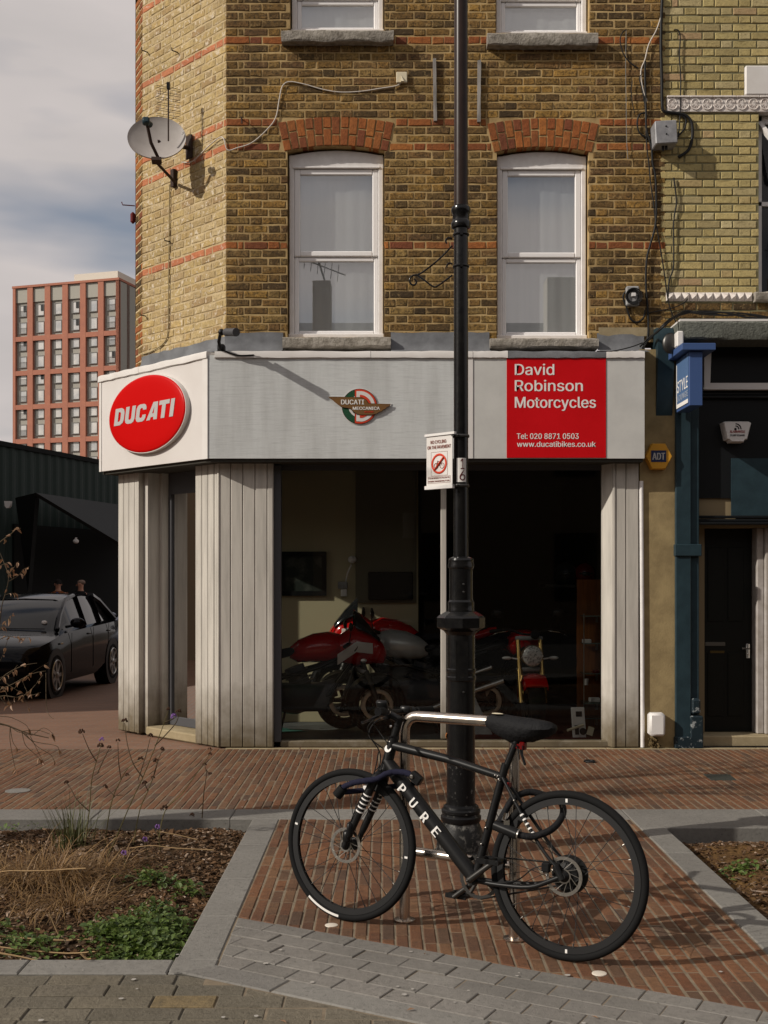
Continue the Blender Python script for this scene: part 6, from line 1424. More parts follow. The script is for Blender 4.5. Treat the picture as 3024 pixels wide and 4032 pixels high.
# ------------------------------------------------------------ motorcycles inside the shop
def motorbike(label, loc, rz, paint, style='naked', lean=0.):
    m = thing('motorcycle', label, 'motorcycle', (loc[0], loc[1], .05), 'motorcycles in the showroom', rot=(R(lean), 0, R(rz)))
    Bm = lambda name, mb, mt, par=m, sm=45: mb.build(name, mt, par, smooth=sm, local=True)
    for x, nm, wd in ((0, 'rear_wheel', .09), (1.42, 'front_wheel', .082)):
        q = Matrix.Translation((x, 0, .285))
        mb = MB(); mb.torus(.23, .055, 40, 10, (0, 0, 0), q, sq=wd/.055); w2 = Bm(nm, mb, m_rubber)
        mb = MB(); mb.torus(.188, .02, 36, 6, (0, 0, 0), q, sq=2)
        for k in range(5): a = k*2*math.pi/5; mb.tube([(0, 0, 0), (.2*math.cos(a), 0, .2*math.sin(a))], .018, 6, M=q)
        mb.tube([(0, -.06, 0), (0, .06, 0)], .03, 10, M=q); Bm('rim', mb, m_black, w2)
        mb = MB()
        for s_ in (-1, 1): mb.torus(.135, .018, 30, 4, (0, s_*.06, 0), q, sq=.12)
        Bm('brake_disc', mb, m_steel, w2)
    for s_ in (-1, 1):
        mb = MB(); mb.tube([(1.42, s_*.11, .305), (1.30, s_*.11, .62)], .03, 10); mb.tube([(1.30, s_*.11, .62), (1.20, s_*.11, .92)], .024, 10); Bm('fork_leg', mb, m_gold if style == 'naked' else m_dksteel)
    mb = MB()
    for z, x in ((.62, 1.28), (.92, 1.20)): mb.box(x-.035, x+.03, -.135, .135, z-.02, z+.02, ch=.01)
    Bm('fork_clamp', mb, m_grey)
    mb = MB(); rings = []
    for i in range(13):
        a = R(42+130*i/12); c_ = Vector((1.42, 0, .285)); r_ = .292
        rings.append([c_+Vector((math.cos(a)*(r_+dz), y, math.sin(a)*(r_+dz))) for y, dz in ((-.118, -.06), (-.108, .0), (-.04, .018), (.04, .018), (.108, .0), (.118, -.06), (.106, -.05), (.095, -.005), (-.095, -.005), (-.106, -.05))])
    mb.loft(rings); Bm('mudguard', mb, paint if style == 'naked' else m_black)
    # frame, engine, swing arm, exhaust
    mb = MB()
    for s_ in (-1, 1):
        mb.tube([(1.2, s_*.05, .82), (.85, s_*.14, .66), (.45, s_*.15, .55), (.40, s_*.13, .35)], .02, 8); mb.tube([(1.2, s_*.05, .72), (.95, s_*.13, .40), (.5, s_*.13, .28)], .018, 8); mb.tube([(.42, s_*.1, .40), (0, s_*.1, .305)], .026, 8); mb.tube([(.5, s_*.12, .62), (.0, s_*.11, .78)], .015, 8)
    Bm('frame', mb, m_black)
    mb = MB(); mb.box(.45, .95, -.16, .16, .24, .5, ch=.05); mb.tube([(.7, 0, .45), (.62, 0, .66)], .1, 12); mb.tube([(.8, 0, .40), (1.02, 0, .46)], .09, 12)
    for k in range(4): mb.tube([(.7-.02*k, 0, .5+.035*k), (.697-.02*k, 0, .508+.035*k)], .125, 14)
    Bm('engine', mb, m_dgrey)
    mb = MB(); mb.tube(smooth_pts([(1.0, .05, .42), (.95, .16, .28), (.6, .2, .22), (.3, .21, .34), (-.15, .22, .5)]), [.022]*9+[.04]*12, 10); Bm('exhaust', mb, m_steel)
    # tank, seat, tail
    mb = MB(); rings = []; n = 14
    for x, w2_, zt, zb in ((1.12, .03, .90, .80), (1.08, .13, .97, .72), (.95, .19, 1.0, .70), (.8, .185, .98, .70), (.66, .14, .92, .70), (.58, .06, .85, .74)):
        rings.append([(x, w2_*math.cos(2*math.pi*i/n), (zt+zb)/2+(zt-zb)/2*math.sin(2*math.pi*i/n)) for i in range(n)])
    mb.loft(rings); Bm('tank', mb, m_silver if style == 'cafe' else paint)
    mb = MB(); rings = []
    for x, w2_, zt, zb in ((.66, .09, .86, .78), (.5, .13, .83, .74), (.25, .15, .83, .75), (.02, .12, .90, .80), (-.12, .05, .93, .86)):
        rings.append([(x, w2_*math.cos(2*math.pi*i/n), (zt+zb)/2+(zt-zb)/2*math.sin(2*math.pi*i/n)) for i in range(n)])
    mb.loft(rings); Bm('seat', mb, m_cloth)
    mb = MB(); mb.loft([[(x, w_*math.cos(2*math.pi*i/n), z+h_*math.sin(2*math.pi*i/n)) for i in range(n)] for x, w_, z, h_ in ((.15, .10, .77, .05), (-.05, .11, .82, .06), (-.22, .05, .87, .035))]); Bm('tail', mb, paint if style != 'cafe' else m_black)
    # bars
    mb = MB(); hz_ = .99 if style != 'sport' else .88
    mb.tube(smooth_pts([(1.08, .36, hz_-.01), (1.14, .2, hz_+.01), (1.18, .06, hz_-.03), (1.18, -.06, hz_-.03), (1.14, -.2, hz_+.01), (1.08, -.36, hz_-.01)]), .012, 8); hb_ = Bm('handlebar', mb, m_black)
    for s_ in (-1, 1):
        mb = MB(); mb.tube([(1.075, s_*.37, hz_-.01), (1.12, s_*.25, hz_+.005)], .018, 10); Bm('grip', mb, m_rubber, hb_)
        mb = MB(); mb.tube(smooth_pts([(1.17, s_*.2, hz_-.0), (1.20, s_*.24, hz_-.005), (1.20, s_*.32, hz_-.02), (1.17, s_*.38, hz_-.05)]), .006, 6); Bm('lever', mb, m_chrome, hb_)
        mb = MB(); mb.tube([(1.13, s_*.22, hz_), (1.15, s_*.26, hz_+.15)], .005, 6); mb.ball((1.14, s_*.30, hz_+.17), (.02, .065, .045), 12, 8); Bm('mirror', mb, m_black)
        mb = MB(); mb.tube([(1.28, s_*.12, .72), (1.26, s_*.2, .73)], .008, 6); mb.ball((1.27, s_*.23, .73), (.03, .05, .018), 10, 6); Bm('indicator', mb, m_wplast)
    if style == 'sport':
        mb = MB(); rings = []
        for x, w2_, zt, zb in ((1.52, .02, .80, .74), (1.48, .11, .88, .68), (1.38, .16, 1.0, .68), (1.2, .20, 1.06, .66), (1.05, .17, .96, .70)):
            rings.append([(x, w2_*math.cos(2*math.pi*i/n), (zt+zb)/2+(zt-zb)/2*math.sin(2*math.pi*i/n)) for i in range(n)])
        mb.loft(rings); Bm('fairing', mb, paint)
        mb = MB(); mb.loft([[(x, w_*math.cos(math.pi*i/10), z+h_*math.sin(math.pi*i/10)) for i in range(11)] for x, w_, z, h_ in ((1.44, .13, .90, .04), (1.33, .17, .98, .10), (1.2, .16, 1.04, .17))], cap=False); Bm('windscreen', mb, m_glassd)
        for s_ in (-1, 1):
            mb = MB(); mb.loft([[(x, s_*w_+dy, z_+dz) for dy, dz in ((0, -.05), (s_*.012, 0), (0, .05))] for x, w_, z_ in ((1.36, .188, .84), (1.2, .238, .86), (1.02, .236, .74))], cap=False); Bm('white_flash', mb, m_bikewht)
    else:
        q = Matrix.Translation((1.36, 0, .76)) @ Matrix.Rotation(R(92), 4, 'Y')
        mb = MB(); mb.lathe([(.02, -.13), (.075, -.10), (.100, -.03), (.106, .02), (.102, .035)], 24, (0, 0, 0), q); hl_ = Bm('headlight', mb, m_chrome)
        mb = MB(); mb.lathe([(.099, .03), (.09, .046), (.05, .058), (.001, .062)], 24, (0, 0, 0), q); mb.box(-.01, .01, -.098, .098, .035, .062, q); Bm('lens', mb, m_headl, hl_)
        mb = MB(); mb.tube([(1.25, .05, .95), (1.28, .05, .97)], .045, 14); Bm('clock', mb, m_black)
    mb = MB(); mb.tube([(.55, .12, .26), (.5, .28, .0)], .012, 6); Bm('side_stand', mb, m_black)
    return m
motorbike('red naked motorcycle facing out of the right shop window, round chrome headlamp and gold forks', (fx(2066, 11.05), 12.42), -87, m_bikered)
motorbike('black motorcycle with a bare silver tank, side on behind the left pane', (1.02, 11.45), 181, m_black, 'cafe')
motorbike('red sports motorcycle with white flash on its fairing, by the cream wall', (.93, 11.72), 181, m_bikered, 'sport').location.z = .16
motorbike('red motorcycle nearest the left edge of the shop window', (-1.48, 10.89), 7, m_bikered, 'sport')
def dangling(): pass
# interior fittings
Yw = 11.995
p = P(1193, 2258, Yw)
pf = thing('picture', 'dark framed poster hung on the cream shop wall', 'picture', p)
x0, x1, z0, z1 = fx(1095, Yw), fx(1286, Yw), fz(2346, Yw), fz(2172, Yw)
mb = MB()
for q in ((x0, x1, z0, z0+.05), (x0, x1, z1-.05, z1), (x0, x0+.05, z0+.05, z1-.05), (x1-.05, x1, z0+.05, z1-.05)): mb.box(q[0], q[1], Yw-.03, Yw-.002, q[2], q[3])
mb.build('frame', m_black, pf)
mb = MB(); mb.quad((x0+.05, Yw-.012, z0+.05), (x1-.05, Yw-.012, z0+.05), (x1-.05, Yw-.012, z1-.05), (x0+.05, Yw-.012, z1-.05)); mb.build('print', mat('murky poster print', (.03, .035, .03), .25, col2=(.10, .10, .085), ns=5, lo=.5, hi=.75), pf)
mb = MB(); x0, x1, z0, z1 = fx(1450, 11.96), fx(1625, 11.96), fz(2362, 11.96), fz(2252, 11.96); mb.box(x0, x1, 11.91, 11.962, z0, z1, ch=.01); tag(mb.build('wall_screen', m_black), 'flat black screen on the dim panel behind the silver motorcycle', 'screen')
p = P(1350, 2320, Yw)
th_ = thing('wall_switch', 'pale switch box with a conduit on the sunlit cream wall', 'switch', p)
mb = MB(); mb.box(p.x-.05, p.x+.05, Yw-.06, Yw-.002, p.z+.005, p.z+.08, ch=.006); mb.build('box', m_grey, th_)
mb = MB(); mb.box(p.x-.02, p.x+.045, Yw-.05, Yw-.002, p.z-.075, p.z+.0, ch=.006); mb.build('plate', m_wplast, th_)
mb = MB(); mb.tube([(p.x+.03, Yw-.02, p.z+.08), (p.x+.05, Yw-.02, p.z+.17), (p.x+.09, Yw-.02, p.z+.26)], .008, 6); mb.ball((p.x+.10, Yw-.05, p.z+.31), (.045, .04, .04), 12, 8); mb.build('sensor', m_wplast, th_)
Yc = 11.15
mb = MB(); mb.box(fx(2272, 11.3), 2.295, 11.3, 11.34, .06, fz(2282, 11.3)); tag(mb.build('wood_panel', m_woodor), 'orange varnished wooden panel behind the glass display shelves', 'panel')
gs = thing('display_shelf', 'glass display shelf tower inside the right edge of the shop window', 'shelf', (fx(2330, Yc), Yc, .05))
xa, xb = fx(2292, Yc), 2.26
for z in (fz(2825, Yc), fz(2765, Yc), fz(2650, Yc), fz(2532, Yc), fz(2425, Yc)):
    mb = MB(); mb.box(xa, xb, Yc-.1, Yc+.12, z-.005, z+.005); mb.build('glass_shelf', mat('shelf glass', (.13, .17, .15), .1), gs)
    mb = MB(); mb.box((xa+xb)/2-.05, (xa+xb)/2-.03, Yc-.11, Yc-.09, z-.06, z+.0); mb.build('clip', m_steel, gs)
mb = MB()
for x in (xa, xb): mb.tube([(x, Yc-.1, .05), (x, Yc-.1, fz(2415, Yc))], .006, 6)
mb.build('upright', m_steel, gs)
for x, z, s_, mt, lab, nm in ((2310, 2525, .04, m_wplast, 'white box on the upper glass shelf', 'box'), (2345, 2645, .03, m_redpl, 'small red item on the middle glass shelf', 'box'), (2308, 2685, .03, m_wplast, 'white cup standing on the display shelf', 'cup'), (2340, 2755, .05, m_wplast, 'pale packet on the lower glass shelf', 'packet')):
    p = P(x, z, Yc-.02); mb = MB()
    if nm == 'cup': mb.lathe([(.018, -.03), (.026, .03), (.022, .03), (.016, -.02)], 14, p)
    else: mb.box(p.x-s_, p.x+s_, p.y-.04, p.y+.04, p.z-.02, p.z+.02, ch=.005)
    tag(mb.build(nm, mt), lab, nm)
p = P(2287, 2846, 10.78)
lb = thing('cut_out_board', 'white board with dark cut outs leaning by the display shelves', 'board', p)
MBd = Matrix.Translation((p.x, 10.8, .05)) @ Matrix.Rotation(R(10), 4, 'Z') @ Matrix.Rotation(R(-12), 4, 'X')
mb = MB(); mb.box(-.07, .06, 0, .02, 0, .29, MBd, ch=.004); mb.build('panel', m_wplast, lb)
mb = MB(); mb.box(-.03, .03, -.003, .0, .2, .25, MBd); mb.box(-.05, -.01, -.003, 0, .03, .12, MBd); mb.ball((.03, -.0, .06), (.035, .004, .035), 12, 6, MBd); mb.build('cut_out', m_black, lb)
mb = MB(); mb.tube([(-.14, -.05, .07), (.03, -.03, .12)], .012, 8, M=MBd); mb.box(.04, .1, -.02, -.015, .05, .13, MBd @ Matrix.Rotation(R(20), 4, 'Y')); mb.build('tag_card', m_cream, lb)
mb = MB(); c = P(1895, 2790, 11.0); mb.add([(c.x-.09, 11.0, .05), (c.x+.11, 11.0, .05), (c.x-.06, 11.12, .42), (c.x-.09, 11.3, .05), (c.x+.11, 11.3, .05)], [(0, 1, 2), (1, 4, 2), (4, 3, 2), (3, 0, 2), (0, 3, 4, 1)]); tag(mb.build('wedge_stand', m_grey), 'grey wedge shaped floor stand between the motorcycles', 'stand')
for k_, (x, lab) in enumerate(((2225, 'black helmet on the ledge at the dark right of the showroom'), (2300, 'dark red helmet on the ledge above the orange panel'))):
    p = P(x, 2262, 11.5); h_ = thing('helmet', lab, 'helmet', p); mb = MB(); mb.ball(p, (.12, .14, .125), 16, 10); mb.build('shell', m_black if k_ == 0 else m_redpl, h_, smooth=60)
    mb = MB(); mb.ball(p+Vector((0, -.045, .005)), (.095, .10, .05), 14, 8); mb.build('visor', m_glassd, h_, smooth=60)
p = P(2262, 2300, 11.5); mb = MB(); mb.box(p.x-.32, 2.29, 11.3+.045, 11.7, p.z-.03, p.z-.005); tag(mb.build('ledge', m_black), 'dark ledge carrying two helmets at the right of the showroom', 'shelf')
# black security gate folded behind the glass door
gt = thing('security_gate', 'black folding security gate inside the corner door', 'gate', (MPc @ Vector((1.3, .5, .05))))
for k in range(6):
    mb = MB(); a = MPc @ Vector((1.18+.055*k, .55+.02*(k % 2), .1)); mb.tube([a, a+Vector((0, 0, 1.85))], .008, 6); mb.build('bar', m_grey, gt)
mb = MB()
for z in (.25, .8, 1.3, 1.9): a, b = MPc @ Vector((1.15, .55, z)), MPc @ Vector((1.5, .57, z)); mb.tube([a, b], .009, 6)
mb.build('rail', m_grey, gt)

# ------------------------------------------------------------ cars in the side street
def car(label, loc, rz, paint, gz):
    c = thing('parked_car', label, 'car', (loc[0], loc[1], gz), rot=(0, 0, R(rz)))
    Bm = lambda name, mb, mt, par=c, sm=40: mb.build(name, mt, par, smooth=sm, local=True)
    secs = [(0.0, .52, .66, .30, .60), (.06, .70, .76, .22, .68), (.25, .80, .84, .18, .75), (.60, .84, .87, .18, .81), (1.0, .84, .875, .18, .87), (1.35, .85, .875, .18, .91), (2.0, .855, .875, .18, .93), (2.8, .855, .875, .18, .95), (3.6, .84, .87, .18, .97), (4.0, .80, .84, .2, .97), (4.18, .72, .78, .26, .90), (4.24, .6, .7, .35, .8)]
    mb = MB(); rings = []
    for y, wt, wm, z0, z1 in secs:
        zm = z0+(z1-z0)*.72; zs_ = z1-.035
        rings.append([(-wm*.93, y, z0), (-wm, y, z0+.14), (-wm, y, zm), (-wt, y, zs_), (-wt*.80, y, z1), (0, y, z1+.025), (wt*.80, y, z1), (wt, y, zs_), (wm, y, zm), (wm, y, z0+.14), (wm*.93, y, z0)])
    mb.loft(rings); body = Bm('body', mb, paint, sm=50)
    g_ = [(1.22, .74, .91, .70, .90), (1.50, .745, .92, .66, 1.10), (1.95, .75, .93, .60, 1.32), (2.3, .75, .94, .58, 1.385), (2.8, .75, .95, .57, 1.395), (3.4, .73, .96, .55, 1.36), (3.85, .70, .97, .52, 1.22), (4.12, .66, .96, .56, 1.0)]
    mb = MB(); rings = []
    for y, wb_, zb, wt, zt in g_: rings.append([(-wb_, y, zb-.02), (-wt, y, zt-.03), (-wt*.7, y, zt), (0, y, zt+.012), (wt*.7, y, zt), (wt, y, zt-.03), (wb_, y, zb-.02)])
    mb.loft(rings); Bm('glazing', mb, m_glassd, sm=50)
    mb = MB(); rings = []
    for y, wb_, zb, wt, zt in g_[2:7]: rings.append([(-wt-.008, y, zt-.05), (-wt*.75, y, zt+.006), (0, y, zt+.022), (wt*.75, y, zt+.006), (wt+.008, y, zt-.05), (wt*.7, y, zt-.03), (0, y, zt-.03), (-wt*.7, y, zt-.03)])
    mb.loft(rings); Bm('roof', mb, paint, sm=50)
    for s_ in (-1, 1):
        for pts_, r_ in (([(s_*.74, 1.2, .91), (s_*.665, 1.52, 1.10), (s_*.60, 1.95, 1.32), (s_*.575, 2.4, 1.375)], .032), ([(s_*.755, 2.42, .93), (s_*.585, 2.46, 1.37)], .032), ([(s_*.745, 3.2, .95), (s_*.565, 3.25, 1.36)], .03), ([(s_*.70, 4.08, .97), (s_*.54, 3.75, 1.27), (s_*.565, 3.3, 1.36)], .05)):
            mb = MB(); mb.tube(pts_, r_, 6); Bm('roof_pillar', mb, paint)
        mb = MB(); mb.ball((s_*.93, 1.52, 1.0), (.11, .07, .075), 12, 8); mb.tube([(s_*.76, 1.5, .94), (s_*.9, 1.5, .97)], .02, 6); Bm('wing_mirror', mb, paint)
        mb = MB(); mb.loft([[(s_*x, y, z+dz) for dz in (-h_, 0, h_)] for x, y, z, h_ in ((.36, .005, .565, .03), (.5, .03, .575, .055), (.66, .12, .60, .06), (.78, .30, .635, .04), (.84, .48, .66, .012))], cap=False); Bm('headlight', mb, m_headl)
        mb = MB(); mb.box(s_*.885-.006, s_*.885+.006, .95, 1.03, .72, .745, ch=.004); Bm('side_repeater', mb, m_cream)
        for yd in (1.45, 2.45):
            mb = MB(); mb.box(s_*.868-.012, s_*.868+.012, yd+.72, yd+.88, .80, .825, ch=.006); Bm('door_handle', mb, paint)
        mb = MB(); mb.tube([(s_*.878, 1.42, .30), (s_*.88, 1.42, .86)], .004, 4); mb.tube([(s_*.878, 2.43, .30), (s_*.88, 2.43, .90)], .004, 4); mb.tube([(s_*.878, 3.2, .45), (s_*.87, 3.25, .93)], .004, 4); Bm('door_gap', mb, m_black)
        for y in (.78, 3.44):
            q = Matrix.Translation((s_*.79, y, .31)) @ Matrix.Rotation(R(90), 4, 'Z')
            mb = MB(); mb.lathe([(.37, -.12), (.37, .092)], 28, (0, 0, 0), q @ Matrix.Rotation(R(s_*90), 4, 'X')); Bm('wheel_arch', mb, m_black)
            mb = MB(); mb.torus(.255, .06, 36, 10, (0, 0, 0), q, sq=1.7); w2 = Bm('wheel', mb, m_rubber)
            mb = MB(); sgn = -s_; mb.torus(.205, .012, 36, 6, (0, sgn*.10, 0), q)
            for k in range(7): a = k*2*math.pi/7; mb.loft([[(r_*math.cos(a)-t_*math.sin(a), sgn*(.10-d_), r_*math.sin(a)+t_*math.cos(a)) for t_ in (-w_, w_)]+[(r_*math.cos(a)-t_*math.sin(a), sgn*(.07-d_), r_*math.sin(a)+t_*math.cos(a)) for t_ in (w_, -w_)] for r_, w_, d_ in ((.03, .03, .0), (.12, .022, .004), (.2, .034, .0))], q)
            mb.ball((0, sgn*.1, 0), (.045, .012, .045), 12, 6, q); Bm('rim', mb, m_alloy, w2)
    mb = MB()
    for s_ in (-1, 1):
        mb.prism([(s_*.06, .46), (s_*.30, .47), (s_*.30, .60), (s_*.10, .62)], -.012, .05)
        for k in range(6): mb.box(s_*.10+s_*.033*k-.005, s_*.10+s_*.033*k+.005, -.02, .0, .47, .60)
    Bm('grille', mb, m_black)
    mb = MB(); mb.box(-.6, .6, -.01, .04, .24, .36, ch=.02); Bm('bumper_intake', mb, m_black)
    mb = MB(); mb.box(-.26, .26, -.022, -.008, .36, .46); Bm('blank_plate', mb, m_wplast)
    for s_ in (-1, 1):
        mb = MB(); mb.tube([(s_*.55, 1.23, .925), (s_*.12-.2, 1.20, .93)], .008, 5); Bm('wiper', mb, m_black)
    mb = MB(); mb.ball((.50, 1.36, 1.01), (.045, .02, .03), 12, 6); Bm('tax_disc', mb, m_wplast)
    return c
car('black hatchback parked nose out at the left with pale alloy wheels', (-5.41, 14.95), -3, m_carp, -.09)
car('blue grey car half hidden behind the white corner pillar', (fx(560, 21.0), 20.6), -3, m_carp2, -.19)
# ------------------------------------------------------------ two people by the shed
def skinned(verts, edges, rad, lv=1):
    me = bpy.data.meshes.new('body'); me.from_pydata(verts, edges, []); o = bpy.data.objects.new('tmp', me); COL.objects.link(o)
    sk_ = o.modifiers.new('s', 'SKIN'); 
    for v, r_ in zip(me.skin_vertices[0].data, rad): v.radius = r_ if isinstance(r_, tuple) else (r_, r_)
    me.skin_vertices[0].data[0].use_root = True
    ss = o.modifiers.new('ss', 'SUBSURF'); ss.levels = lv; ss.render_levels = lv
    dg = bpy.context.evaluated_depsgraph_get(); dg.update(); r_ = bpy.data.meshes.new_from_object(o.evaluated_get(dg)); bpy.data.objects.remove(o)
    r_.polygons.foreach_set('use_smooth', [True]*len(r_.polygons)); return r_
def person(label, loc, rz, topm, shirt, turn, hairm, bald=False):
    p_ = thing('person', label, 'person', loc, rot=(0, 0, R(rz)))
    V = [(0, 0, .95), (0, 0, 1.15), (0, -.01, 1.38), (0, 0, 1.48), (0, 0, 1.56), (0, -.01, 1.66), (0, 0, 1.73)]; E_2 = [(0, 1), (1, 2), (2, 3), (3, 4), (4, 5), (5, 6)]; Rd = [(.16, .12), (.16, .12), (.19, .12), (.065, .065), (.06, .06), (.078, .095), (.06, .075)]
    for s_ in (-1, 1):
        b = len(V); V += [(s_*.10, 0, .88), (s_*.11, .01, .5), (s_*.11, .02, .09), (s_*.12, -.12, .05)]; E_2 += [(0, b), (b, b+1), (b+1, b+2), (b+2, b+3)]; Rd += [.095, .065, .045, .04]
        b = len(V); V += [(s_*.19, 0, 1.40), (s_*.25, .03, 1.13), (s_*.24, -.06, .90), (s_*.23, -.10, .82)]; E_2 += [(2, b), (b, b+1), (b+1, b+2), (b+2, b+3)]; Rd += [.065, .048, .036, .03]
    me = skinned(V, E_2, Rd, 1); me.materials.clear(); me.materials.append(m_skin); me.name = 'body'; link('body', me, p_, True)
    n = 16
    mb = MB(); mb.loft([[(w_*math.cos(2*math.pi*i/n), d_*math.sin(2*math.pi*i/n), z) for i in range(n)] for z, w_, d_ in ((.85, .19, .145), (1.1, .2, .15), (1.3, .225, .155), (1.42, .2, .13), (1.49, .10, .085))])
    for s_ in (-1, 1): mb.tube([(s_*.17, 0, 1.42), (s_*.20, 0, 1.38), (s_*.25, .03, 1.13), (s_*.24, -.06, .90)], [.07, .078, .062, .05], 10)
    mb.build('jacket', topm, p_, smooth=60, local=True)
    mb = MB()
    for s_ in (-1, 1): mb.tube([(s_*.09, 0, .95), (s_*.11, .01, .5), (s_*.11, .02, .07)], [.12, .085, .07], 10)
    mb.build('trousers', m_dkcl, p_, smooth=60, local=True)
    if shirt:
        mb = MB(); mb.add([(-.05, -.158, .9), (.05, -.158, .9), (.055, -.165, 1.3), (.03, -.12, 1.47), (-.03, -.12, 1.47), (-.055, -.165, 1.3)], [(0, 1, 2, 3, 4, 5)]); mb.build('shirt', shirt, p_, local=True)
    q = Matrix.Rotation(R(turn), 4, 'Z')
    mb = MB(); mb.ball((0, .015, 1.70), (.083, .10, .065 if bald else .08), 14, 8, q); mb.build('hair', hairm, p_, smooth=60, local=True)
    mb = MB(); mb.box(-.07, .07, -.105, -.085, 1.655, 1.69, q, ch=.008); mb.build('sunglasses', m_black, p_, local=True)
    mb = MB(); mb.ball((0, -.1, 1.635), (.015, .02, .025), 8, 6, q)
    for s_ in (-1, 1): mb.ball((s_*.082, .01, 1.65), (.012, .022, .033), 8, 6, q)
    mb.build('nose_and_ears', m_skin, p_, smooth=60, local=True)
    return p_
person('man in a rust brown jacket, blue shirt and sunglasses standing behind the black car', (fx(229, 28), 28, -.27), 6, m_jkt, m_shirt, 20, m_hair)
person('man in a black hoodie with cropped pale hair turned sideways behind the black car', (fx(318, 28), 28, -.27), -30, m_dkcl, None, -55, mat('cropped grey hair', (.2, .14, .11), .8), True)
# ------------------------------------------------------------ green shed with its canopy
sh = thing('shed', 'long dark green corrugated metal shed across the side street', 'shed', (-9, 28, -.4))
A0, dv = Vector((-13.2, 15.2, 0)), Vector((.277, .961, 0)); LS = 40
MSd = Matrix(((dv.x, -dv.y, 0, A0.x), (dv.y, dv.x, 0, A0.y), (0, 0, 1, 0), (0, 0, 0, 1)))   # u along, v to the back
mb = MB(); n = 400; vs = []
for i in range(n+1):
    u = LS*i/n; v = .03*(1 if (i//2) % 2 else 0); vs += [MSd @ Vector((u, v, -.5)), MSd @ Vector((u, v, 4.85))]
mb.add(vs, [(2*i, 2*i+2, 2*i+3, 2*i+1) for i in range(n)]); mb.build('cladding', m_shed, sh)
mb = MB(); mb.box(0, LS, .04, 12, -.5, 4.83, MSd); mb.build('core', m_shedd, sh)
mb = MB(); mb.box(-.1, LS, -.04, .25, 4.80, 4.92, MSd); mb.build('eaves_trim', m_shedd, sh)
mb = MB(); mb.box(14, LS, -.06, -.005, -.5, 2.9, MSd); mb.build('dark_opening_panel', m_shedd, sh)  # flush black panel; the darkness inside an opening put into its colour
mb = MB()
a, b, c_, d = P(142, 1940, 27.0), P(492, 1990, 33), P(640, 2250, 30), P(205, 2230, 26.0)
a, b, c_ = P(142, 1940, 27.2), P(700, 2020, 37), P(700, 2275, 31)
N = (b-a).cross(c_-a).normalized()*.08
mb.add([a, b, c_, a+N, b+N, c_+N], [(0, 1, 2), (5, 4, 3), (0, 3, 4, 1), (1, 4, 5, 2), (2, 5, 3, 0)]); mb.build('canopy_roof', m_shedr, sh)
mb = MB(); a = P(60, 1960, 27.6); b = P(142, 1940, 27.3); c_ = P(110, 2330, 27.5); mb.add([a, b, c_, a+Vector((0, .3, 0)), b+Vector((0, .3, 0)), c_+Vector((0, .3, 0))], [(0, 1, 2), (5, 4, 3), (0, 3, 4, 1), (1, 4, 5, 2), (2, 5, 3, 0)]); mb.build('canopy_cheek', m_shedd, sh)
for x, y, Y, lab, nm in ((33, 1985, 27.9, 'small white alarm box high on the dark green shed', 'alarm_box'), (299, 2131, 28.6, 'small white dome lamp under the shed canopy', 'dome_lamp')):
    p = P(x, y, Y); mb = MB()
    if nm == 'alarm_box': mb.loft([[(p.x+q*.085*s_, Y+d_, p.z+z_) for q, z_ in ((-1, .07), (1, .07), (.85, -.05), (.35, -.10), (-.35, -.10), (-.85, -.05))] for s_, d_ in ((.9, -.08), (1, -.05), (1, .03))])
    else: mb.ball(p, (.075, .07, .06), 14, 8); mb.tube([p+Vector((0, 0, .03)), p+Vector((0, .0, .09))], .03, 8)
    tag(mb.build(nm, m_wplast, smooth=40), lab, 'alarm' if nm == 'alarm_box' else 'lamp')
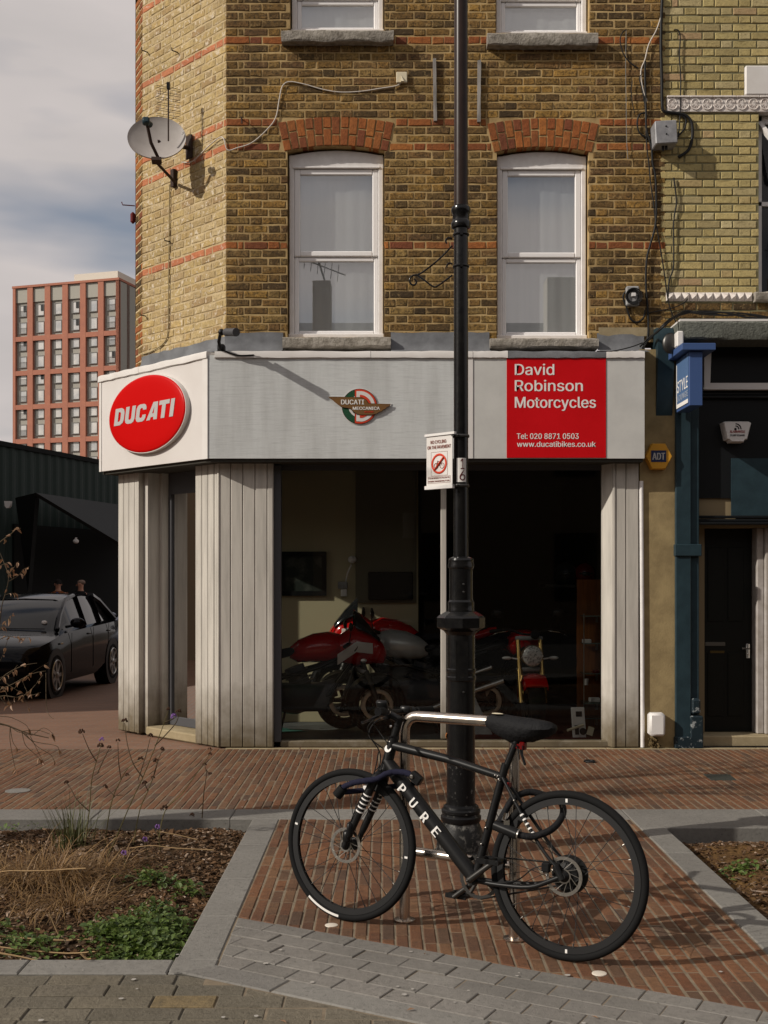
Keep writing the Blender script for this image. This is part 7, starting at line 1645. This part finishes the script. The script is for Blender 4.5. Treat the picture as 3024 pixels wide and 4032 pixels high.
# ------------------------------------------------------------ distant tower
tw_ = thing('tower_block', 'tall red brick tower block with grey window bays in the distance', 'tower block', (-56, 203, -.5))
TC, TL = Vector((-46.4, 200, 0)), Vector((-67.0, 206.2, 0)); LT = (TC-TL).length; tdv = (TC-TL)/LT
MT = Matrix(((tdv.x, -tdv.y, 0, TL.x), (tdv.y, tdv.x, 0, TL.y), (0, 0, 1, 0), (0, 0, 0, 1)))
MT2 = Matrix(((-tdv.y, -tdv.x, 0, TC.x), (tdv.x, -tdv.y, 0, TC.y), (0, 0, 1, 0), (0, 0, 0, 1)))   # side face
ZTw = 53.9
mb = MB(); mb.box(0, LT, .6, 20, -.5, ZTw-.5, MT); mb.build('core', m_towd, tw_)
bay = LT/6; pw = bay*.31
def face(M, nb_, bw, side):
    pw = bw*.31
    mb = MB()
    for k in range(nb_+1):
        x = k*bw-pw/2; mb.box(max(x, 0), min(x+pw, nb_*bw), 0, .6, -.5, ZTw-.3, M)
    for j in range(8):
        z = 48.1-.1-6.14*(j)-3.07-.05; mb.box(0, nb_*bw, .02, .55, z-1.0, z-.15, M)
    mb.box(-.1, nb_*bw+.1, -.08, .6, ZTw-.4, ZTw, M); mb.build('brick_frame', m_towb, tw_)
    wm = MB(); ww, wh_ = bw*.69*.64, 2.08
    wm.box(0, .1, 0, .12, 0, wh_); wm.box(ww-.1, ww, 0, .12, 0, wh_); wm.box(.1, ww-.1, 0, .12, 0, .12); wm.box(.1, ww-.1, 0, .12, wh_-.12, wh_); wm.box(.1, .34, .02, .10, .12, wh_-.12); wmesh = wm.mesh('window', m_towf)
    pm = MB(); pm.quad((.1, .06, .12), (ww-.1, .06, .12), (ww-.1, .06, wh_-.12), (.1, .06, wh_-.12)); pmesh = pm.mesh('pane', m_towgl)
    om = MB(); om.box(ww*.58, ww-.1, -.02, .05, wh_*.42, wh_-.1); omesh = om.mesh('open_light', m_towo)
    rm = MB()
    for q in range(9): rm.tube([(.1+q*(ww-.2)/8, -.06, .1), (.1+q*(ww-.2)/8, -.06, 1.05)], .015, 4)
    rm.tube([(.05, -.06, 1.05), (ww-.05, -.06, 1.05)], .03, 4); rmesh = rm.mesh('railing', m_towf)
    th_ = math.atan2(M[1][0], M[0][0])
    for k in range(nb_):
        for j in range(12):
            z = 48.35-3.07*j; x = k*bw+pw/2+bw*.69*.22
            o = place('window', wmesh, M @ Vector((x, .35, z)), tw_, th_)
            for me, pr_ in ((pmesh, 1), (omesh, .2), (rmesh, .25 if k in (0, 5) else .0)):
                if rnd.random() < pr_ or (me is rmesh and k in (0, 5)):
                    c2 = bpy.data.objects.new(me.name, me); COL.objects.link(c2); c2.parent = o
    mb = MB()
    for k in range(nb_): mb.box(k*bw+pw/2, (k+1)*bw-pw/2, .3, .58, 50.9, ZTw-.45, M)
    mb.build('top_panel', m_towg, tw_)
face(MT, 6, bay, 0); face(MT2, 4, 3.3, 1)
mb = MB(); pa, pb = P(257, 1095, 206), P(428, 1095, 204); mb.box(LT*.5, LT*.91, 3, 14, ZTw-.5, 56.0, MT); mb.build('penthouse', m_towp, tw_)
# ------------------------------------------------------------ planting
def Z5(x, y, Y): return P(x/1.508, 2700+y/1.508, Y)
def Z6(x, y, Y): return P(x/2.602, 2050+y/2.602, Y)
headm = None
def head_mesh(mt, r=.012):
    mb = MB()
    for i in range(16):
        a, b = rnd.uniform(0, 6.28), rnd.uniform(-.4, 1.3); d = Vector((math.cos(a)*math.cos(b), math.sin(a)*math.cos(b), math.sin(b)))*r
        mb.ball(d, r*rnd.uniform(.25, .42), 5, 4)
    return mb.mesh('flower_head', mt)
hseed = [head_mesh(m_seed) for _ in range(3)]; hpurp = [head_mesh(m_purple, .014) for _ in range(2)]
def verbena(label, Y, stems, heads, green=False):
    base = Z5(*stems[0][0], Y); base.z = hL(base.x, Y)
    v = thing('verbena', label, 'plant', base, 'dried verbenas in the left bed')
    for i, st in enumerate(stems):
        pts = [Z5(x, y, Y+.04*math.sin(i*2+k)) for k, (x, y) in enumerate(st)]
        if i == 0: pts = [Vector((pts[0].x, pts[0].y, hL(pts[0].x, pts[0].y)-.01))]+pts[1:]
        pts = smooth_pts(pts, 5); n = len(pts); mb = MB(); mb.tube(pts, [.0038-.0022*k/n for k in range(n)], 6); mb.build('stem', m_stemg if i == 0 else m_stem, v, smooth=60)
    for x, y, kind in heads:
        me = rnd.choice(hpurp if kind == 'p' else hseed); o = place('flower_head', me, Z5(x, y, Y), v, rnd.uniform(0, 6)); s_ = rnd.uniform(.8, 1.35); o.scale = (s_, s_, s_)
verbena('tall dried verbena leaning right across the corner door', 6.4, [[(610, 1100), (690, 900), (780, 690), (850, 540), (930, 340), (975, 220), (1000, 150)], [(920, 355), (985, 290), (1045, 220), (1062, 165)], [(848, 545), (790, 460), (755, 340), (740, 220)], [(975, 222), (1030, 195), (1050, 175)]], [(1000, 140, 's'), (1062, 155, 's'), (1030, 182, 'p'), (740, 212, 's')], True)
verbena('dried verbena with one purple flower head still open', 6.7, [[(500, 930), (530, 740), (545, 560), (575, 440), (600, 350)], [(572, 448), (530, 380), (490, 285)], [(530, 745), (460, 680), (420, 610), (395, 578)], [(578, 520), (620, 430), (648, 375)]], [(604, 320, 'p'), (596, 358, 's'), (484, 274, 's'), (394, 575, 's'), (648, 367, 's')])
verbena('dried verbena with two dark seed heads leaning furthest right', 7.0, [[(940, 800), (980, 745), (1080, 640), (1190, 490), (1245, 410)], [(1200, 785), (1210, 640), (1225, 530), (1215, 470)], [(1225, 500), (1240, 520)]], [(1248, 408, 's'), (1214, 470, 's'), (1246, 525, 's'), (1244, 377, 's'), (960, 735, 's'), (980, 725, 's'), (1140, 770, 's')])
verbena('pale dried verbena bent over beside the tall one', 6.8, [[(620, 830), (660, 700), (720, 555), (770, 480), (840, 440)], [(690, 650), (730, 650)], [(720, 560), (705, 460), (700, 335)], [(680, 655), (630, 605)]], [(700, 328, 's'), (756, 530, 's'), (625, 600, 's'), (835, 438, 's')])
verbena('short dried verbena with small seed heads to the right of the tall one', 6.9, [[(790, 860), (830, 740), (880, 620), (925, 500), (930, 450)], [(880, 625), (860, 585)], [(905, 560), (940, 440), (962, 390)], [(820, 560), (870, 400), (892, 310)]], [(907, 548, 's'), (858, 578, 's'), (963, 377, 's'), (893, 298, 's'), (925, 446, 's')])
for x, y, Y in ((935, 840, 6.6), (735, 995, 6.2), (860, 915, 6.5)):
    b = Z5(x, y, Y); t = thing('verbena', 'tiny low verbena with a purple flower, '+{935: 'furthest right of the three', 735: 'nearest the straw', 860: 'between the other two'}[x], 'plant', (b.x, b.y, hL(b.x, Y)), 'low purple verbenas')
    mb = MB(); mb.tube([(b.x+.02, Y, hL(b.x, Y)-.01), b], .002, 5); mb.build('stem', m_stemg, t)
    place('flower_head', hpurp[0], b, t)
# grass tussocks: each blade a thin tapering strip
def tussock(label, c, n, L0, L1, spread, droop, mt, w=.004, up=.9):
    t = thing('grass_tussock', label, 'grass', (c[0], c[1], hL(*c))); mb = MB()
    for _ in range(n):
        a = rnd.uniform(0, 6.283); r_ = abs(rnd.gauss(0, spread)); b = Vector((c[0]+r_*math.cos(a), c[1]+r_*math.sin(a), 0)); b.z = hL(b.x, b.y)-.01
        ll = rnd.uniform(L0, L1); a2 = a+rnd.gauss(0, .7); d = Vector((math.cos(a2), math.sin(a2), 0)); el_ = rnd.gauss(up, .25); k = 6; p = b.copy(); side = Vector((-d.y, d.x, 0)); dr = droop*rnd.uniform(.5, 1.5); pts = []
        for i in range(k+1):
            pts.append(p.copy()); e_ = el_-dr*(i/k)**1.3*2; p = p+(d*math.cos(e_)+Vector((0, 0, math.sin(e_))))*ll/k
            if p.z < hL(p.x, p.y)+.004: p.z = hL(p.x, p.y)+.004
        ww = w*rnd.uniform(.6, 1.4); vs = []
        for i, q in enumerate(pts): s_ = side*ww*(1-i/k*.9)*.5; vs += [q-s_, q+s_]
        mb.add(vs, [(2*i, 2*i+1, 2*i+3, 2*i+2) for i in range(k)])
    mb.build('blade', mt, t).__setitem__('kind', 'stuff')
cx = lambda x, Y: fx(x/1.508, Y)
tussock('upright olive grass tussock at the back of the left bed', (cx(430, 6.75), 6.75), 90, .2, .42, .07, .25, m_grass, .007, 1.35)
tussock('dry straw tussock sprawling across the middle of the left bed', (cx(330, 6.05), 6.05), 760, .14, .44, .21, 1.35, m_straw, .006, .9)
tussock('low heap of broken straw grass nearest the front of the left bed', (cx(420, 5.55), 5.55), 460, .12, .36, .18, 1.4, m_straw, .005, .7)
tussock('dry straw tussock half cut off by the left edge', (cx(120, 5.9), 5.9), 260, .15, .36, .17, 1.2, m_straw, .006, .85)
tussock('small dry tussock right of the purple flower', (cx(640, 6.3), 6.3), 120, .12, .3, .09, 1.0, m_straw, .005, .8)
# broken stalks lying about
for i, (pts, Y, lab) in enumerate((([(-60, 1120), (60, 1100), (250, 1100), (430, 1088), (510, 1085)], 5.75, 'long pale stalk lying across the straw tussock'), ([(-60, 1480), (150, 1500), (400, 1515), (620, 1512)], 5.02, 'long pale stalk across the green ground cover'), ([(-60, 1545), (150, 1570), (400, 1590), (580, 1578)], 4.86, 'long pale stalk nearest the front kerb'), ([(-40, 1580), (120, 1610), (250, 1640)], 4.72, 'pale stalk poking over the front kerb at far left'), ([(480, 1590), (515, 1640), (540, 1690)], 4.66, 'short stalk hanging over the front kerb'), ([(950, 868), (1050, 885), (1170, 915)], 6.75, 'pale stalk lying at the back right of the left bed'), ([(770, 965), (900, 950), (1050, 965), (1270, 975)], 6.4, 'thin stalk lying towards the right kerb'), ([(290, 1345), (330, 1440), (355, 1510), (362, 1560)], 5.1, 'bent stalk dropping to the green leaves'), ([(500, 1560), (560, 1470), (650, 1390)], 5.1, 'curved stalk rising through the green leaves'))):
    q = [Z5(x, y, Y) for x, y in pts]; q = [Vector((v.x, v.y, max(v.z, (hL(v.x, v.y) if v.y > 4.69 and v.x < -.86 else .004)+.012))) for v in q]
    mb = MB(); mb.tube(smooth_pts(q, 4), .0042 if i < 5 else .003, 6); tag(mb.build('stalk', mat('pale stalk', (.34, .23, .12), .8) if i == 0 else bpy.data.materials['pale stalk'], smooth=60), lab, 'stalk', 'broken stalks on the left bed')
# shrub with dead leaves coming in from the left
SHB = Vector((-2.25, 5.7, hL(-2.25, 5.7)))
sb_ = thing('shrub', 'twiggy shrub with dead curled leaves reaching in from the left edge', 'shrub', SHB)
leafms = []
for k in range(4):
    mb = MB(); L_ = .034; vs = []; n = 5; cu = rnd.uniform(.2, .9)
    for i in range(n+1):
        t = i/n; w_ = .0075*math.sin(math.pi*min(.97, t*.9+.08)); z = -.5*L_*cu*t*t; vs += [(-w_, t*L_, z+w_*.7), (0, t*L_, z), (w_, t*L_, z+w_*.7)]
    mb.add(vs, [q for i in range(n) for q in ((3*i, 3*i+1, 3*i+4, 3*i+3), (3*i+1, 3*i+2, 3*i+5, 3*i+4))]); leafms.append(mb.mesh('leaf', m_dead))
Ysh = 5.6
tw = [  # twig polylines in crop coordinates, leaf count
    ([(-220, 1900), (-120, 1500), (-20, 1150), (20, 870), (70, 700), (95, 560)], 3), ([(95, 560), (60, 480), (0, 330)], 3), ([(95, 620), (190, 560), (240, 500), (300, 470)], 6), ([(95, 560), (100, 540), (130, 500), (190, 415)], 6), ([(-80, 300), (20, 205), (110, 140), (170, 85), (215, 80)], 5), ([(60, 760), (110, 745), (170, 745)], 3), ([(-20, 1150), (40, 1060), (130, 960)], 8), ([(-60, 1250), (60, 1190), (200, 1200), (310, 1200)], 9), ([(-40, 480), (30, 450), (100, 420)], 3), ([(-120, 1500), (0, 1440), (90, 1180)], 3),
    ([(-200, 1950), (0, 1640), (120, 1540), (260, 1480), (380, 1460)], 3), ([(-200, 1950), (-40, 1760), (120, 1680), (330, 1570), (470, 1540)], 6), ([(-200, 1950), (0, 1800), (200, 1810), (330, 1720), (440, 1580)], 6), ([(0, 1800), (90, 1900), (220, 1790), (300, 1950)], 6), ([(40, 1650), (160, 1730), (270, 1790)], 3), ([(0, 1610), (100, 1570), (180, 1480)], 2), ([(150, 1720), (260, 1600), (500, 1450)], 4), ([(220, 1620), (300, 1780), (420, 1760)], 4), ([(-60, 1700), (40, 1720), (100, 1880)], 4), ([(470, 1560), (475, 1900), (510, 2000), (550, 2030)], 0),
    ([(-200, 2000), (0, 2085), (90, 2100), (180, 2160), (330, 2200)], 0)]
for pts, nl_ in tw:
    dy = rnd.uniform(-.25, .25); q = smooth_pts([Z6(x, y, Ysh+dy*min(1, k/3)) for k, (x, y) in enumerate(pts)], 4); n = len(q); thick = .0035 if len(pts) > 4 else .0022
    mb = MB(); mb.tube(q, [thick*(1-.6*k/n) for k in range(n)], 5); mb.build('twig', m_stem, sb_, smooth=60)
    for j in range(nl_):
        p = q[int(n*(.35+.62*j/max(1, nl_)))]; o = bpy.data.objects.new('leaf', rnd.choice(leafms)); COL.objects.link(o); o.parent = sb_; o.location = p-SHB; o.rotation_euler = (rnd.gauss(-1.0, .6), rnd.gauss(0, .6), rnd.uniform(0, 6.28)); s_ = rnd.uniform(.6, 1.15); o.scale = (s_, s_, s_)
# dark drooping branch lower left
db_ = [([(-60, 210), (40, 235), (130, 270), (200, 290), (290, 310)], .0042), ([(130, 270), (230, 265), (325, 300)], .002), ([(130, 275), (200, 330), (330, 355), (350, 385)], .002), ([(150, 285), (220, 360), (300, 410), (325, 455)], .0018), ([(60, 245), (75, 330), (100, 370)], .0018), ([(60, 245), (60, 330), (85, 470), (95, 500)], .0018), ([(130, 272), (150, 350), (200, 400), (235, 435)], .0018), ([(180, 300), (230, 400), (250, 440)], .0016), ([(0, 180), (70, 190), (150, 230), (170, 260)], .0018), ([(200, 290), (260, 250), (315, 285)], .0016)]
for pts, r_ in db_:
    q = smooth_pts([Z5(x, y, 5.3) for x, y in pts], 4); n = len(q); mb = MB(); mb.tube(q, [r_*(1-.5*k/n) for k in range(n)], 5); mb.build('twig', m_stem, sb_, smooth=60)
    for j in range(2 if r_ < .003 else 0):
        o = bpy.data.objects.new('leaf', rnd.choice(leafms)); COL.objects.link(o); o.parent = sb_; o.location = q[-1-j]-SHB; o.rotation_euler = (rnd.gauss(-1.4, .3), rnd.gauss(0, .4), rnd.uniform(0, 6.28)); o.scale = (.8, .8, .8)

# bare street tree beyond the left edge of the frame; its trunk shadow crosses the footway
tr = thing('street_tree', 'bare street tree left of the planting beds throwing a band of shade on the footway', 'tree', (-4.9, 5.95, 0))
mb = MB(); mb.tube([(-4.9, 5.95, -.05), (-4.9, 5.95, 1.2), (-4.87, 5.97, 2.6), (-4.95, 5.9, 3.6)], [.17, .14, .125, .11], 12); mb.build('trunk', m_stem, tr, smooth=60)
mb = MB()
for i in range(16):
    a = rnd.uniform(0, 6.28); z = rnd.uniform(2.4, 3.7); d = Vector((math.cos(a)*.8, math.sin(a)*.8, 1)).normalized(); p = Vector((-4.9, 5.95, z)); q = [p]
    for k in range(6): d = (d+Vector((rnd.gauss(0, .25), rnd.gauss(0, .25), .08))).normalized(); q.append(q[-1]+d*.4)
    mb.tube(q, [.045, .036, .028, .022, .016, .01, .005], 6)
    for j in range(2, 7):
        e = d+Vector((rnd.gauss(0, .8), rnd.gauss(0, .8), rnd.gauss(.1, .4))); mb.tube([q[j], q[j]+e.normalized()*.4, q[j]+e.normalized()*.7+Vector((rnd.gauss(0, .1), 0, .1))], [.012, .008, .003], 4)
mb.build('branches', m_stem, tr)
